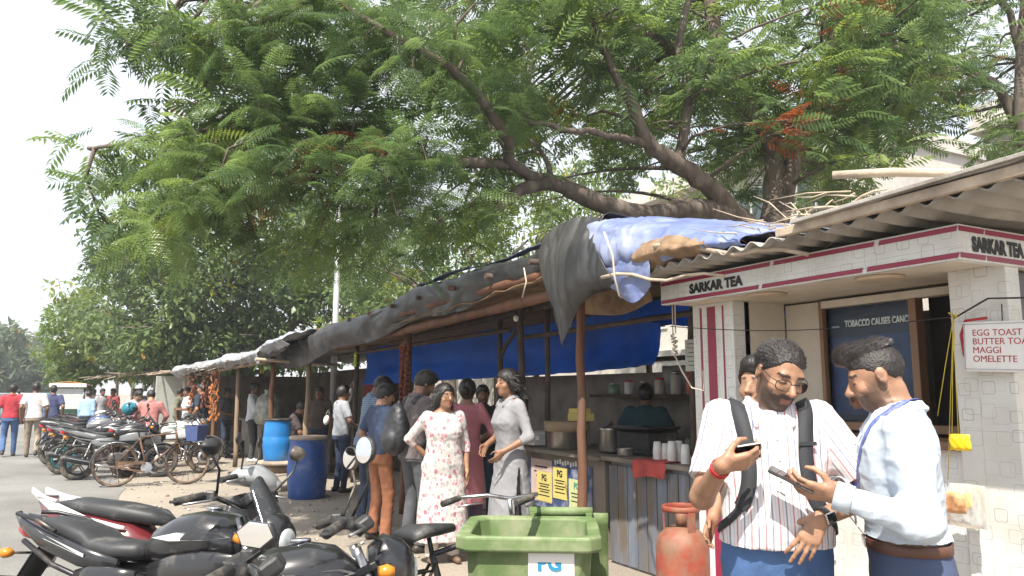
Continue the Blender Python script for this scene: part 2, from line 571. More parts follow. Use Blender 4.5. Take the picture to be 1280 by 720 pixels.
def feathery_tree(name, label, limbs, clumps, seed, fine_depth=8.4, nfr=(17, 27), yellow=.03):
    rs = random.Random(seed)
    base = limbs[0][0][0]
    root = empty(name, (base[0], base[1], 0)); tag(root, label, 'tree')
    o3 = np.array([base[0], base[1], 0.0])
    tr = MB(); skel = []
    for path, rad in limbs:
        pts = [Vector(p) - Vector(o3) for p in path]
        fine, fr = [], []
        for i in range(len(pts) - 1):
            for k in range(5):
                t = k / 5
                q0, q1, q2, q3 = pts[max(i - 1, 0)], pts[i], pts[i + 1], pts[min(i + 2, len(pts) - 1)]
                q = .5 * ((2 * q1) + (q2 - q0) * t + (2 * q0 - 5 * q1 + 4 * q2 - q3) * t * t + (3 * q1 - q0 - 3 * q2 + q3) * t ** 3)
                fine.append(q + Vector((rs.uniform(-1, 1), rs.uniform(-1, 1), rs.uniform(-1, 1))) * .02)
                fr.append(rad[i] * (1 - t) + rad[i + 1] * t)
        fine.append(pts[-1]); fr.append(rad[-1])
        tr.tube(fine, fr, 9)
        skel += [(np.array(p), r_) for p, r_ in zip(fine, fr)]
    SK = np.array([p for p, _ in skel])
    items = []
    for (c, rad) in clumps:
        c = np.array(c) - o3
        dd = np.linalg.norm(SK - c, axis=1) + np.maximum(0, SK[:, 2] - c[2]) * .4
        a = SK[int(dd.argmin())]
        ln = np.linalg.norm(c - a)
        n = max(3, int(ln / .35))
        path = []
        bend = np.array([rs.uniform(-.25, .25), rs.uniform(-.25, .25), rs.uniform(0, .35)]) * min(1, ln)
        for i in range(n + 1):
            t = i / n
            path.append(Vector(a + (c - a) * t + bend * math.sin(math.pi * t)))
        tr.tube(path, [.028 * (1 - .75 * i / n) * min(1.2, .5 + ln / 3) for i in range(n + 1)], 5)
        ax = (c - a) / max(ln, .01)
        dist = float(np.linalg.norm(c + o3 - np.array([0, 0, CAM_H])))
        ct = min(.86, max(.02, rs.gauss(.46, .30)))
        special = .97 if rs.random() < yellow * .5 else (.99 if rs.random() < yellow else None)
        for k in range(rs.randint(*nfr)):
            az = rs.uniform(0, 2 * math.pi)
            el = rs.uniform(-.5, .75)
            d = np.array([math.cos(az) * math.cos(el), math.sin(az) * math.cos(el), math.sin(el)]) + ax * rs.uniform(0, .9)
            q = c - ax * rs.uniform(0, .45) + np.array([rs.gauss(0, 1), rs.gauss(0, 1), rs.gauss(0, .7)]) * rad * .30
            tn = min(.86, max(0, ct + rs.gauss(0, .13)))
            if special and rs.random() < .35: tn = special
            items.append((q, d, rs.uniform(.27, .52) * (.8 + .4 * rad), rs.gauss(0, .45), tn, dist < fine_depth))
    tk = tr.build('trunk', M_bark, root)
    cr = link('crown', fronds_mesh(items), M_frond, root)
    return root


def in_poly(x, y, poly):
    c = False
    for i in range(len(poly)):
        (x1, y1), (x2, y2) = poly[i], poly[i - 1]
        if (y1 > y) != (y2 > y) and x < (x2 - x1) * (y - y1) / (y2 - y1) + x1: c = not c
    return c


# --- the big feathery tree whose trunk stands behind the stalls and whose boughs reach over the street
D_ = lambda px, py, d: tuple(DP(px, py, d))
tb = XP(975, 470, 8.0)
TB = (tb.x, tb.y)
limbs1 = [
    ([(TB[0], TB[1], -.1), (TB[0] - .05, TB[1], 2.0), (TB[0], TB[1] + .02, 3.6), D_(968, 190, 10.4), D_(905, 90, 10.0), D_(880, -60, 10)], [.27, .23, .21, .17, .13, .07]),
    ([(TB[0], TB[1], 3.0), D_(930, 280, 9.8), D_(862, 262, 9.2), D_(800, 268, 8.9), D_(735, 248, 8.6), D_(690, 228, 8.4), D_(655, 238, 8.2), D_(618, 266, 8.0)], [.19, .16, .14, .12, .11, .095, .07, .045]),
    ([D_(930, 280, 9.8), D_(888, 235, 9.3), D_(848, 205, 9.0), D_(812, 180, 8.7), D_(790, 130, 8.5), D_(772, 100, 8.4), D_(740, 20, 8.2)], [.14, .125, .11, .09, .07, .05, .03]),
    ([D_(848, 205, 9.0), D_(862, 120, 9.0), D_(850, 60, 9.1), D_(866, -20, 9.2)], [.07, .06, .05, .03]),
    ([D_(690, 228, 8.4), D_(640, 205, 8.0), D_(632, 170, 7.6), D_(590, 110, 7.2), D_(540, 70, 6.9), D_(482, 40, 6.7), D_(400, -10, 6.6)], [.07, .065, .055, .05, .042, .034, .02]),
    ([D_(812, 180, 8.7), D_(760, 168, 8.4), D_(700, 160, 8.0), D_(650, 148, 7.6)], [.05, .04, .03, .02]),
    ([D_(640, 205, 8.0), D_(560, 205, 7.6), D_(470, 190, 7.4), D_(380, 175, 7.5), D_(300, 170, 7.7), D_(240, 165, 7.9), D_(170, 175, 8.0), D_(110, 185, 8.2)], [.06, .055, .05, .045, .04, .034, .028, .018]),
    ([D_(400, -10, 6.6), D_(320, 30, 7.0), D_(240, 50, 7.4), D_(160, 60, 7.9)], [.03, .028, .024, .014]),
    ([(TB[0], TB[1], 3.4), D_(1000, 170, 10.2), D_(1030, 90, 10.0), D_(1052, 0, 9.8), D_(1075, -70, 9.7)], [.12, .10, .085, .06, .04]),
    ([D_(905, 90, 10.0), D_(800, 40, 9.6), D_(700, 0, 9.0), D_(665, -10, 8.8)], [.10, .08, .06, .05]),
]
poly1 = [(205, -60), (165, 40), (170, 110), (150, 150), (125, 200), (135, 240), (150, 258), (155, 310), (170, 325), (200, 330), (300, 345), (400, 320), (460, 335), (520, 345),
         (560, 310), (610, 300), (650, 280), (700, 265), (735, 215), (800, 235), (900, 215), (950, 200), (1000, 250), (1030, 215), (1150, 200), (1180, 60), (1180, -60)]
rs = random.Random(21)
clumps1 = []
while len(clumps1) < 212:
    px, py = rs.uniform(40, 1190), rs.uniform(-70, 345)
    if not in_poly(px, py, poly1): continue
    far_edge = min(1, max(0, (px - 560) / 420))
    d = rs.uniform(6.3 + 1.6 * far_edge, 9.6 + 2.0 * far_edge)
    if px < 560: d = rs.uniform(6.4, 9.2)
    if 600 < px < 960 and py > 110 and d < 9.6 and rs.random() < .9: continue
    if 740 < px < 960 and py > 20 and d < 9.0 and rs.random() < .5: continue
    p = DP(px, py, d)
    if p.z < 2.9: continue
    clumps1.append((tuple(p), rs.uniform(.45, .8)))
while len(clumps1) < 282:                      # the far side of the crown
    px, py = rs.uniform(520, 1190), rs.uniform(60, 330)
    if in_poly(px, py, poly1): clumps1.append((tuple(DP(px, py, rs.uniform(10, 13.5))), rs.uniform(.6, .9)))
for i in range(16):
    clumps1.append((tuple(DP(rs.uniform(880, 1090), rs.uniform(170, 262), rs.uniform(11.5, 15))), rs.uniform(.6, .9)))
for i in range(36):                            # the crown above the picture
    a = rs.uniform(0, 6.28); r_ = 4.2 * math.sqrt(rs.random())
    x, yy = 8.2 + r_ * math.cos(a), 9.5 + 1.1 * r_ * math.sin(a)
    clumps1.append(((x, yy, rs.uniform(6.2, 8.6)), .8))
feathery_tree('feathery_tree', 'big feathery leaved tree whose boughs reach over the tarp roofs', limbs1, clumps1, 3, yellow=.028)

# --- second feathery tree behind the kiosk
t2 = XP(1330, 400, 13.0)
limbs2 = [([(t2.x, t2.y, -.1), (t2.x + .1, t2.y, 3.0), (t2.x - .2, t2.y + .2, 6.0), (t2.x, t2.y, 8.5)], [.24, .20, .13, .06]),
          ([(t2.x, t2.y, 3.4), D_(1260, 130, 12), D_(1200, 90, 11.5), D_(1120, 110, 11.3)], [.12, .08, .05, .03]),
          ([(t2.x, t2.y, 4.2), D_(1270, 40, 12), D_(1230, -20, 11.5)], [.10, .06, .03])]
clumps2 = []
while len(clumps2) < 62:
    px, py = rs.uniform(1040, 1330), rs.uniform(-60, 205)
    if px > 1190 and 5 < py < 60 and rs.random() < .75: continue
    if px > 1130 and py > 110 and rs.random() < .45: continue
    clumps2.append((tuple(DP(px, py, rs.uniform(10.8, 14.5))), rs.uniform(.5, .8)))
feathery_tree('feathery_tree', 'feathery tree with red blossom standing behind the white tiled kiosk', limbs2, clumps2, 8, yellow=.14, nfr=(14, 22))


def leaf_template():
    V = [(0, 0, 0), (.35, .16, .03), (.42, 0, -.01), (.35, -.16, .03), (1, 0, -.06), (.72, .11, .0), (.72, -.11, .0)]
    T = [(0, 2, 1), (0, 3, 2), (1, 2, 5), (2, 4, 5), (2, 3, 6), (2, 6, 4)]
    return np.array(V, np.float32), np.array(T, np.int32)


LV, LT = leaf_template()


def leafy_mesh(blobs, n, size, seed, tmean=.4, light=None):
    """blobs: (centre, radii) ; leaves sit in the outer shells of many small clumps"""
    r = np.random.default_rng(seed)
    vol = np.array([b[1][0] * b[1][1] + b[1][1] * b[1][2] + b[1][0] * b[1][2] for b in blobs]); vol = vol / vol.sum()
    ncl = max(60, n // 60)
    bi = r.choice(len(blobs), ncl, p=vol)
    d = r.normal(size=(ncl, 3)); d /= np.linalg.norm(d, axis=1)[:, None]
    C = np.array([blobs[i][0] for i in bi]) + d * np.array([blobs[i][1] for i in bi]) * r.uniform(.72, 1.08, (ncl, 1))
    ct = np.clip(r.normal(tmean, .2, ncl), .02, .9)
    ci = r.integers(0, ncl, n)
    s_c = np.array([min(blobs[i][1]) for i in bi])[ci] * .26
    off = r.normal(size=(n, 3)); off /= np.linalg.norm(off, axis=1)[:, None]
    P = C[ci] + off * (s_c * r.uniform(.3, 1.1, n) ** .6)[:, None] * np.array([1.15, 1.15, .75])
    dr = off * .8 + r.normal(size=(n, 3)) * .6 + np.array([0, 0, -.35])
    dr /= np.linalg.norm(dr, axis=1)[:, None]
    up = np.array([0, 0, 1.0]) + r.normal(size=(n, 3)) * .35
    y = np.cross(up, dr); y /= np.linalg.norm(y, axis=1)[:, None] + 1e-6
    z = np.cross(dr, y)
    sz = size * r.uniform(.7, 1.3, n)
    W = P[:, None, :] + sz[:, None, None] * (LV[None, :, 0:1] * dr[:, None, :] + LV[None, :, 1:2] * 1.3 * y[:, None, :] + LV[None, :, 2:3] * z[:, None, :])
    T = LT[None] + (np.arange(n) * len(LV))[:, None, None]
    me = np_mesh('crown', W.reshape(-1, 3), None, T.reshape(-1, 3), smooth=False)
    tn = np.clip(ct[ci] + r.normal(0, .08, n), 0, .93)
    tn = np.where(r.random(n) < .006, .97, tn)
    attr_f(me, 'tint', np.repeat(tn, len(LV)))
    return me


def broad_tree(name, label, base, blobs, n, size, seed, m, trunk_h, tr_r, tmean=.4, group=None):
    root = empty(name, (base[0], base[1], 0)); tag(root, label, 'tree', group)
    o3 = Vector((base[0], base[1], 0))
    rs = random.Random(seed)
    t = MB()
    top = Vector((rs.uniform(-.3, .3), rs.uniform(-.3, .3), trunk_h))
    t.tube([(0, 0, -.1), (tr_r * .3, 0, trunk_h * .35), tuple(top * .7 + Vector((0, 0, 0))), tuple(top)], [tr_r * 1.25, tr_r, tr_r * .9, tr_r * .7], 10)
    for c, rr in blobs:
        c = Vector(c) - o3
        mdl = (top + c) / 2 + Vector((rs.uniform(-.4, .4), rs.uniform(-.4, .4), .2))
        t.tube([tuple(top * .95), tuple(mdl), tuple(c)], [tr_r * .5, tr_r * .35, tr_r * .12], 7)
        for k in range(5):
            e = c + Vector((rs.uniform(-1, 1) * rr[0], rs.uniform(-1, 1) * rr[1], rs.uniform(-.6, .9) * rr[2]))
            t.tube([tuple(mdl), tuple((mdl + e) / 2 + Vector((0, 0, .1))), tuple(e)], [tr_r * .22, tr_r * .15, tr_r * .05], 5)
    t.build('trunk', M_bark, root)
    bl = [((Vector(c) - o3)[:], rr) for c, rr in blobs]
    link('crown', leafy_mesh(bl, n, size, seed, tmean), m, root)
    return root


# --- dark broad leaved tree beyond the second stall
b0 = D_(340, 480, 27.5)
broad_tree('shade_tree', 'dense dark green broad leaved tree behind the far stalls', (b0[0], b0[1]),
           [(D_(240, 400, 27), (3.2, 3.2, 2.2)), (D_(165, 380, 28), (2.3, 2.3, 2.1)), (D_(300, 330, 27), (3.6, 3.2, 2.4)), (D_(390, 380, 28), (2.9, 2.9, 2.4)),
            (D_(175, 428, 29), (2.0, 2.0, 1.2)), (D_(440, 330, 28), (2.9, 2.9, 2.5)), (D_(300, 270, 28), (3.4, 3.4, 2.6)), (D_(200, 320, 27), (2.4, 2.4, 1.9)), (D_(275, 432, 27), (2.2, 2.2, 1.1)), (D_(340, 430, 27), (2.2, 2.2, 1.2))],
           42000, .25, 31, M_leaf_dk, 3.0, .34, .42)
b0 = D_(120, 488, 34)
broad_tree('roadside_tree', 'bright yellow green tree at the kerb beside the far thatched stall', (b0[0], b0[1]),
           [(D_(118, 425, 33), (1.9, 2.2, 1.8)), (D_(95, 452, 34), (1.2, 1.4, 1.1)), (D_(150, 440, 33), (2.0, 2.0, 1.2)), (D_(140, 392, 34), (1.6, 1.6, 1.4)), (D_(190, 448, 33), (1.8, 1.8, .9))],
           12000, .26, 32, M_leaf_lt, 1.8, .18, .55)
# --- second row tree behind the first stall, seen through gaps
b0 = D_(560, 480, 21)
broad_tree('shade_tree', 'mid green tree behind the black tarp, seen under the feathery boughs', (b0[0], b0[1]),
           [(D_(500, 345, 20), (1.6, 1.6, 1.4)), (D_(580, 330, 22), (2.0, 2.0, 1.5)), (D_(660, 300, 21), (2.2, 2.2, 1.7)), (D_(470, 395, 21), (1.6, 1.6, 1.2)), (D_(760, 260, 22), (2.4, 2.2, 1.6))],
           12000, .19, 33, M_leaf_dk, 3.0, .22, .55)
# --- hazy trees far down the street
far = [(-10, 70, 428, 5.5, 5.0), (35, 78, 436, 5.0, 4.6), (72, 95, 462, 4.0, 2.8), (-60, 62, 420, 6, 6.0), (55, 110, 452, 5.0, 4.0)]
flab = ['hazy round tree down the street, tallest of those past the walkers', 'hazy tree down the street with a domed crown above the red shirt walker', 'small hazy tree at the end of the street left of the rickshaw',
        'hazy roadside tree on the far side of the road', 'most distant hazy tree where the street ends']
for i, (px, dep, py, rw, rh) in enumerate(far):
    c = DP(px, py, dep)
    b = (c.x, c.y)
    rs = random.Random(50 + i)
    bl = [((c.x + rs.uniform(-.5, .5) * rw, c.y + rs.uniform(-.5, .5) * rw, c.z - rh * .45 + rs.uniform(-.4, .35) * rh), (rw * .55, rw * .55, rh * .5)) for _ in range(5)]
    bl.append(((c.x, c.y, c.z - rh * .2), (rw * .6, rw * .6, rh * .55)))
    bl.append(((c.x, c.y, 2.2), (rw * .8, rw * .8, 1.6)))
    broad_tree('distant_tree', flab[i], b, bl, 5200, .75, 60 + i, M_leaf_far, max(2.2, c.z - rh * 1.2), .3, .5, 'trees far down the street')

# ================================================================== BUILDINGS BEHIND THE TREES
M_wall_pale = mat('pale_plaster', (.50, .47, .43), .85, var=.08, dirt=(.36, .33, .29), dirt_amt=.35, dirt_scale=.7)
M_wall_grey = mat('grey_plaster', (.50, .52, .53), .85, var=.08, dirt=(.3, .3, .29), dirt_amt=.3, dirt_scale=.7)
M_winglass = mat('window_glass', (.05, .07, .08), .08, 0, var=.2, spec=.8)
M_frame_w = mat('window_frame', (.55, .55, .54), .5)


def block(name, label, x0, x1, y0, y1, h, m, floors, nwin, ledge=True):
    """a plain apartment block whose street front lies at x0"""
    root = empty(name, (x0, (y0 + y1) / 2, 0)); tag(root, label, 'building')
    oy = (y0 + y1) / 2
    w = MB(); w.box(((x1 - x0) / 2, 0, h / 2), (x1 - x0, y1 - y0, h)); w.build('wall', m, root)
    p = MB(); p.box(((x1 - x0) / 2, 0, h + .25), (x1 - x0 + .3, y1 - y0 + .3, .5)); p.build('parapet', M_wall_pale, root)
    fh = h / floors
    wm = None
    for f in range(floors):
        if ledge:
            l = MB(); l.box((-.25, 0, f * fh + fh - .12), (.5, y1 - y0 + .1, .18)); l.build('ledge', M_wall_pale, root)
        for k in range(nwin):
            yy = -(y1 - y0) / 2 + (k + .5) * (y1 - y0) / nwin
            if wm is None:
                a = MB(); a.box((-.03, 0, 0), (.06, 1.5, 1.3)); wf = a.build('window', M_frame_w, root)
                a = MB(); a.box((-.05, -.36, 0), (.04, .62, 1.14)); a.box((-.05, .36, 0), (.04, .62, 1.14)); pn = a.build('pane', M_winglass, wf)
                wm = wf; q = wf
            else:
                q = wm.copy(); COL.objects.link(q); q.parent = root
                c = pn.copy(); COL.objects.link(c); c.parent = q
            q.location = (0, yy, f * fh + fh * .52)
    return root


block('apartment_block', 'pale cream apartment block glimpsed between the branches behind the stalls', 18.5, 28, 14.0, 27.0, 9.0, M_wall_pale, 3, 5)
block('apartment_block', 'grey white house glimpsed behind the kiosk roof on the right', 17.0, 26, -3.0, 9.5, 7.4, M_wall_grey, 2, 4)
cw = MB()
cw.box((10.6, 10, 1.15), (.22, 60, 2.3))
cw.box((10.6, 10, 2.36), (.36, 60, .12))
for k in range(20): cw.box((10.46, -18 + k * 3.0, 1.2), (.10, .35, 2.38))
tag(cw.build('boundary_wall', M_wall_pale), 'pale plastered boundary wall running behind the row of stalls', 'wall')

# ================================================================== CLOTH SHEETS
from mathutils import noise as mnoise


def _cr(p0, p1, p2, p3, t):
    return .5 * ((2 * p1) + (p2 - p0) * t + (2 * p0 - 5 * p1 + 4 * p2 - p3) * t * t + (3 * p1 - p0 - 3 * p2 + p3) * t ** 3)


def drape(name, rows, m, parent=None, nu=40, nv=24, amp=.03, freq=2.2, thick=.006, seed=0, crease=(1, 1, 1), loc=None):
    """a sheet through a control grid of points, with creases and sag"""
    rows = [[Vector(p) for p in r_] for r_ in rows]
    V, Fc = [], []
    sd = Vector((seed * 7.3, seed * 3.1, seed * 1.7))
    for j in range(nv + 1):
        tv = j / nv * (len(rows) - 1); b = min(int(tv), len(rows) - 2); fv = tv - b
        cps = []
        for i in range(len(rows[0])):
            g_ = lambda q: rows[min(max(q, 0), len(rows) - 1)][i]
            cps.append(_cr(g_(b - 1), g_(b), g_(b + 1), g_(b + 2), fv))
        for i in range(nu + 1):
            tu = i / nu * (len(cps) - 1); a = min(int(tu), len(cps) - 2); fu = tu - a
            g_ = lambda q: cps[min(max(q, 0), len(cps) - 1)]
            p = _cr(g_(a - 1), g_(a), g_(a + 1), g_(a + 2), fu)
            V.append(p)
    A = np.array([tuple(p) for p in V]).reshape(nv + 1, nu + 1, 3)
    Nn = np.cross(np.gradient(A, axis=1), np.gradient(A, axis=0)); Nn /= np.linalg.norm(Nn, axis=2)[..., None] + 1e-9
    A2, N2 = A.reshape(-1, 3), Nn.reshape(-1, 3)
    ds = np.zeros(len(A2))
    for i, p in enumerate(A2):
        q = Vector((p[0] * crease[0], p[1] * crease[1], p[2] * crease[2])) * freq + sd
        q = q + mnoise.noise_vector(q * .8) * .6
        n1 = mnoise.noise(q); n2 = abs(mnoise.noise(q * 1.9 + Vector((9, 2, 4)))); n3 = abs(mnoise.noise(q * 4.1)); n4 = abs(mnoise.noise(q * 8.3))
        ds[i] = n1 + .9 * (.35 - n2) * 1.6 + .22 * (.3 - n3) * 1.4 + .05 * (.3 - n4)
    V = [Vector(p) for p in A2 + N2 * (amp * ds)[:, None]]
    w = nu + 1
    Fc = [(j * w + i, j * w + i + 1, (j + 1) * w + i + 1, (j + 1) * w + i) for j in range(nv) for i in range(nu)]
    b = MB(); b.add(V, Fc, True)
    o = b.build(name, m, parent, solid=thick)
    return o


def tarp_mat(name, c1, c2, rough=.5, sc=1.2):
    m = mat(name, c1, rough, dirt=c2, dirt_amt=.5, dirt_scale=sc, bump=.35, bscale=7, var=.25, scale=3)
    return m


M_tarp_bk = tarp_mat('black_tarp', (.030, .031, .034), (.075, .073, .070), .42)
M_tarp_gy = tarp_mat('grey_tarp', (.22, .23, .25), (.40, .40, .40), .6, 2.0)
M_tarp_bl = tarp_mat('faded_blue_tarp', (.125, .16, .32), (.32, .35, .43), .5, 1.6)
M_tarp_db = mat('deep_blue_tarp', (.015, .16, .62), .45, var=.3, scale=2.5, bump=.4, bscale=12)
_n, _l, _b = nodes_of(M_tarp_db)
_t = _n.new('ShaderNodeBsdfTranslucent'); _t.inputs['Color'].default_value = (.03, .32, .95, 1)
_x = _n.new('ShaderNodeMixShader'); _x.inputs[0].default_value = .5
_l.new(_b.outputs[0], _x.inputs[1]); _l.new(_t.outputs[0], _x.inputs[2]); _l.new(_x.outputs[0], _n['Material Output'].inputs['Surface'])
M_tarp_or = tarp_mat('orange_tarp', (.36, .16, .05), (.16, .09, .05), .6, 3)
M_jute = mat('brown_sacking', (.23, .15, .09), .9, var=.35, scale=10, bump=.5, bscale=60)
M_rope = mat('pale_rope', (.5, .44, .36), .9, var=.2)

# ================================================================== WHITE TILED TEA KIOSK
M_tile = mat('square_print_tile', (.70, .705, .69), .3, spec=.5)


def tile_nodes(m, base, line):
    N, L, bs = nodes_of(m)
    tc = N.new('ShaderNodeTexCoord'); sx = N.new('ShaderNodeSeparateXYZ'); L.new(tc.outputs['Object'], sx.inputs[0])

    def mth(op, a, b=None, c=None):
        n = N.new('ShaderNodeMath'); n.operation = op
        for i, q in enumerate((a, b, c)):
            if q is None: continue
            if isinstance(q, (int, float)): n.inputs[i].default_value = q
            else: L.new(q, n.inputs[i])
        return n.outputs[0]
    u0 = mth('ADD', sx.outputs[0], sx.outputs[1]); v0 = sx.outputs[2]
    fac = None
    for layer, (cs, off) in enumerate(((.125, 0.0), (.155, 7.3))):
        u, v = mth('MULTIPLY_ADD', u0, 1 / cs, off), mth('MULTIPLY_ADD', v0, 1 / cs, off * .7)
        fu, fv = mth('FLOOR', u), mth('FLOOR', v)
        cb = N.new('ShaderNodeCombineXYZ'); L.new(fu, cb.inputs[0]); L.new(fv, cb.inputs[1]); cb.inputs[2].default_value = layer * 3.7
        wn_ = N.new('ShaderNodeTexWhiteNoise'); wn_.noise_dimensions = '3D'; L.new(cb.outputs[0], wn_.inputs[0])
        sp = N.new('ShaderNodeSeparateColor'); L.new(wn_.outputs['Color'], sp.inputs[0])
        qx = mth('ADD', mth('SUBTRACT', mth('SUBTRACT', u, fu), .5), mth('MULTIPLY_ADD', sp.outputs[0], .32, -.16))
        qy = mth('ADD', mth('SUBTRACT', mth('SUBTRACT', v, fv), .5), mth('MULTIPLY_ADD', sp.outputs[1], .32, -.16))
        d = mth('POWER', mth('ADD', mth('POWER', mth('ABSOLUTE', qx), 6), mth('POWER', mth('ABSOLUTE', qy), 6)), 1 / 6)
        s_ = mth('MULTIPLY_ADD', sp.outputs[2], .10, .20)
        ln = mth('LESS_THAN', mth('ABSOLUTE', mth('SUBTRACT', d, s_)), .011)
        ln = mth('MULTIPLY', ln, mth('MULTIPLY_ADD', wn_.outputs['Value'], .7 if layer == 0 else .45, .0))
        fac = ln if fac is None else mth('MAXIMUM', fac, ln)
    ju = mth('LESS_THAN', mth('FRACT', mth('MULTIPLY', u0, 1 / .30)), .008)
    jv = mth('LESS_THAN', mth('FRACT', mth('MULTIPLY', v0, 1 / .45)), .005)
    fac = mth('MAXIMUM', fac, mth('MULTIPLY', mth('MAXIMUM', ju, jv), .35))
    nz = N.new('ShaderNodeTexNoise'); nz.inputs['Scale'].default_value = 3; nz.inputs['Detail'].default_value = 7; L.new(tc.outputs['Object'], nz.inputs[0])
    r = N.new('ShaderNodeValToRGB'); r.color_ramp.elements[0].position = .35; r.color_ramp.elements[1].position = .75
    r.color_ramp.elements[0].color = (*base, 1); r.color_ramp.elements[1].color = (*[c * k for c, k in zip(base, (.74, .71, .65))], 1)
    L.new(nz.outputs['Fac'], r.inputs[0])
    mx = N.new('ShaderNodeMix'); mx.data_type = 'RGBA'
    L.new(fac, mx.inputs['Factor']); L.new(r.outputs[0], mx.inputs['A']); mx.inputs['B'].default_value = (*line, 1)
    L.new(mx.outputs['Result'], bs.inputs['Base Color'])


tile_nodes(M_tile, (.70, .705, .69), (.10, .10, .10))
M_maroon = mat('maroon_tape', (.26, .012, .045), .35, var=.1)
M_cream = mat('cream_plaster', (.62, .56, .47), .7, var=.06, dirt=(.4, .34, .27), dirt_amt=.3)
M_brownwd = mat('brown_varnish', (.22, .125, .07), .5, var=.3, scale=4, stretch=(1, 1, .2), bump=.1)
M_asb = mat('asbestos_sheet', (.34, .32, .29), .9, var=.2, dirt=(.15, .13, .11), dirt_amt=.5, dirt_scale=3, bump=.3)
M_ink = mat('black_ink', (.012, .012, .014), .5)
M_int_shade = mat('interior_shade', (.03, .026, .024), .8, var=.3)
M_redink = mat('red_ink', (.40, .02, .03), .5)
M_signw = mat('sign_white', (.76, .75, .73), .4, var=.04, dirt=(.55, .52, .47), dirt_amt=.2)
M_navy = mat('poster_navy', (.010, .016, .045), .25, var=.2)
M_posterblue = mat('poster_blue', (.007, .028, .11), .2, var=.6, scale=9)
M_skinprint = mat('poster_orange', (.35, .12, .05), .3, var=.8, scale=22)
M_pgrey = mat('print_grey', (.42, .43, .45), .4)

KX, KY0, KY1, KZ0, KZ1 = 3.6, 2.17, 4.42, 2.185, 2.36
KO = 4.0                                        # plane of the opening
kio = empty('tea_kiosk', (KX, KY0, 0)); tag(kio, 'white tiled tea kiosk with maroon striped fascia and corrugated roof', 'kiosk')
kio_o = Vector((KX, KY0, 0))


def K(b, name, m, parent=kio, **k):
    b.v = [tuple(Vector(p) - kio_o) for p in b.v] if parent is kio else b.v
    return b.build(name, m, parent, **k)


fa = MB()
fa.box((KX + .03, (KY0 + KY1) / 2, (KZ0 + KZ1) / 2), (.06, KY1 - KY0, KZ1 - KZ0))
fa.box((KX + .06 + 1.3, KY0 + .03, (KZ0 + KZ1) / 2), (2.6, .06, KZ1 - KZ0))
fas = K(fa, 'fascia', M_tile, bevel=.004)


def stripe_band(z, h, gaps):
    b = MB()
    y0 = KY1
    for gy in gaps + [None]:
        y1 = gy if gy is not None else KY0 - .003
        b.add([(KX - .003, y0 - .004, z), (KX - .003, y1 + .004 + h * .35, z), (KX - .003, y1 + .004, z + h), (KX - .003, y0 - .004 - h * .35, z + h)], [(0, 1, 2, 3)])
        y0 = y1 - .012 if gy is not None else y1
    x0 = KX - .003
    for gx in (KX + .20, KX + 1.1, KX + 2.5):
        b.add([(x0, KY0 - .003, z), (gx, KY0 - .003, z), (gx + h * .3, KY0 - .003, z + h), (x0, KY0 - .003, z + h)], [(0, 1, 2, 3)])
        x0 = gx + .018
    return b


K(stripe_band(KZ1 - .036, .026, [3.35, 2.62]), 'stripe', M_maroon)
K(stripe_band(KZ0 + .008, .026, [3.45, 2.70]), 'stripe', M_maroon)
text_obj('lettering', 'SARKAR TEA', .088, M_ink, kio, Vector((KX - .0035, 4.10, KZ0 + .053)) - kio_o, (R(90), 0, R(-90)), bold=.005)
text_obj('lettering', 'SARKAR TEA', .098, M_ink, kio, Vector((KX + .10, KY0 - .0035, KZ0 + .05)) - kio_o, (R(90), 0, 0), bold=.0055, sx=.78)
so = MB(); so.box((KX + .06 + .17 + .4, (KY0 + KY1) / 2 + .03, KZ0 + .035), (1.14, KY1 - KY0 - .06, .05)); K(so, 'soffit', M_cream)
for yy in (2.78, 3.62):
    d = MB(); d.lathe([(.115, 0), (.13, .012), (.13, .02)], 24, (KX + .235, yy, KZ0 - .012)); K(d, 'ceiling_light', mat('lamp_cover', (.50, .40, .30), .4))
# piers, low wall and niche
pr = MB(); pr.box((KO + .06, 2.19 + .15, KZ0 / 2 + .005), (.12, .30, KZ0 + .01)); K(pr, 'pier', M_tile, bevel=.004)
pl = MB(); pl.box((KO - .02, 4.21, KZ0 / 2 + .005), (.16, .42, KZ0 + .01)); K(pl, 'pier', M_tile, bevel=.004)
for yy, w_ in ((4.33, .020), (4.22, .085), (4.10, .015)):
    b = MB(); b.box((KO - .1015, yy, 1.09), (.003, w_, 2.16)); K(b, 'stripe', M_maroon)
lw = MB(); lw.box((KO + .10, 3.245, .62), (.16, 1.50, 1.24)); K(lw, 'counter_wall', M_tile)
ct = MB(); ct.box((KO + .17, 3.245, 1.265), (.42, 1.50, .045)); K(ct, 'counter_top', M_brownwd, bevel=.006)
ct = MB(); ct.box((KO + .36, 3.245, 1.33), (.10, 1.49, .05)); K(ct, 'window_sill', M_brownwd, bevel=.005)
NX = KO + .42
nb = MB()
nb.box((NX + .03, 3.82, 1.75), (.05, .36, .86))           # cream niche back, left
nb.box((KO + .21, 4.02, 1.72), (.40, .04, .95))           # cream niche cheek
K(nb, 'niche_wall', M_cream)
for yy, w_ in ((3.655, .030), (2.970, .05), (2.53, .05)):
    b = MB(); b.box((NX, yy, 1.76), (.08, w_, .83)); K(b, 'mullion', M_brownwd, bevel=.004)
b = MB(); b.box((NX - .004, 3.06, 2.150), (.09, 1.16, .05)); K(b, 'window_head', M_cream, bevel=.004)
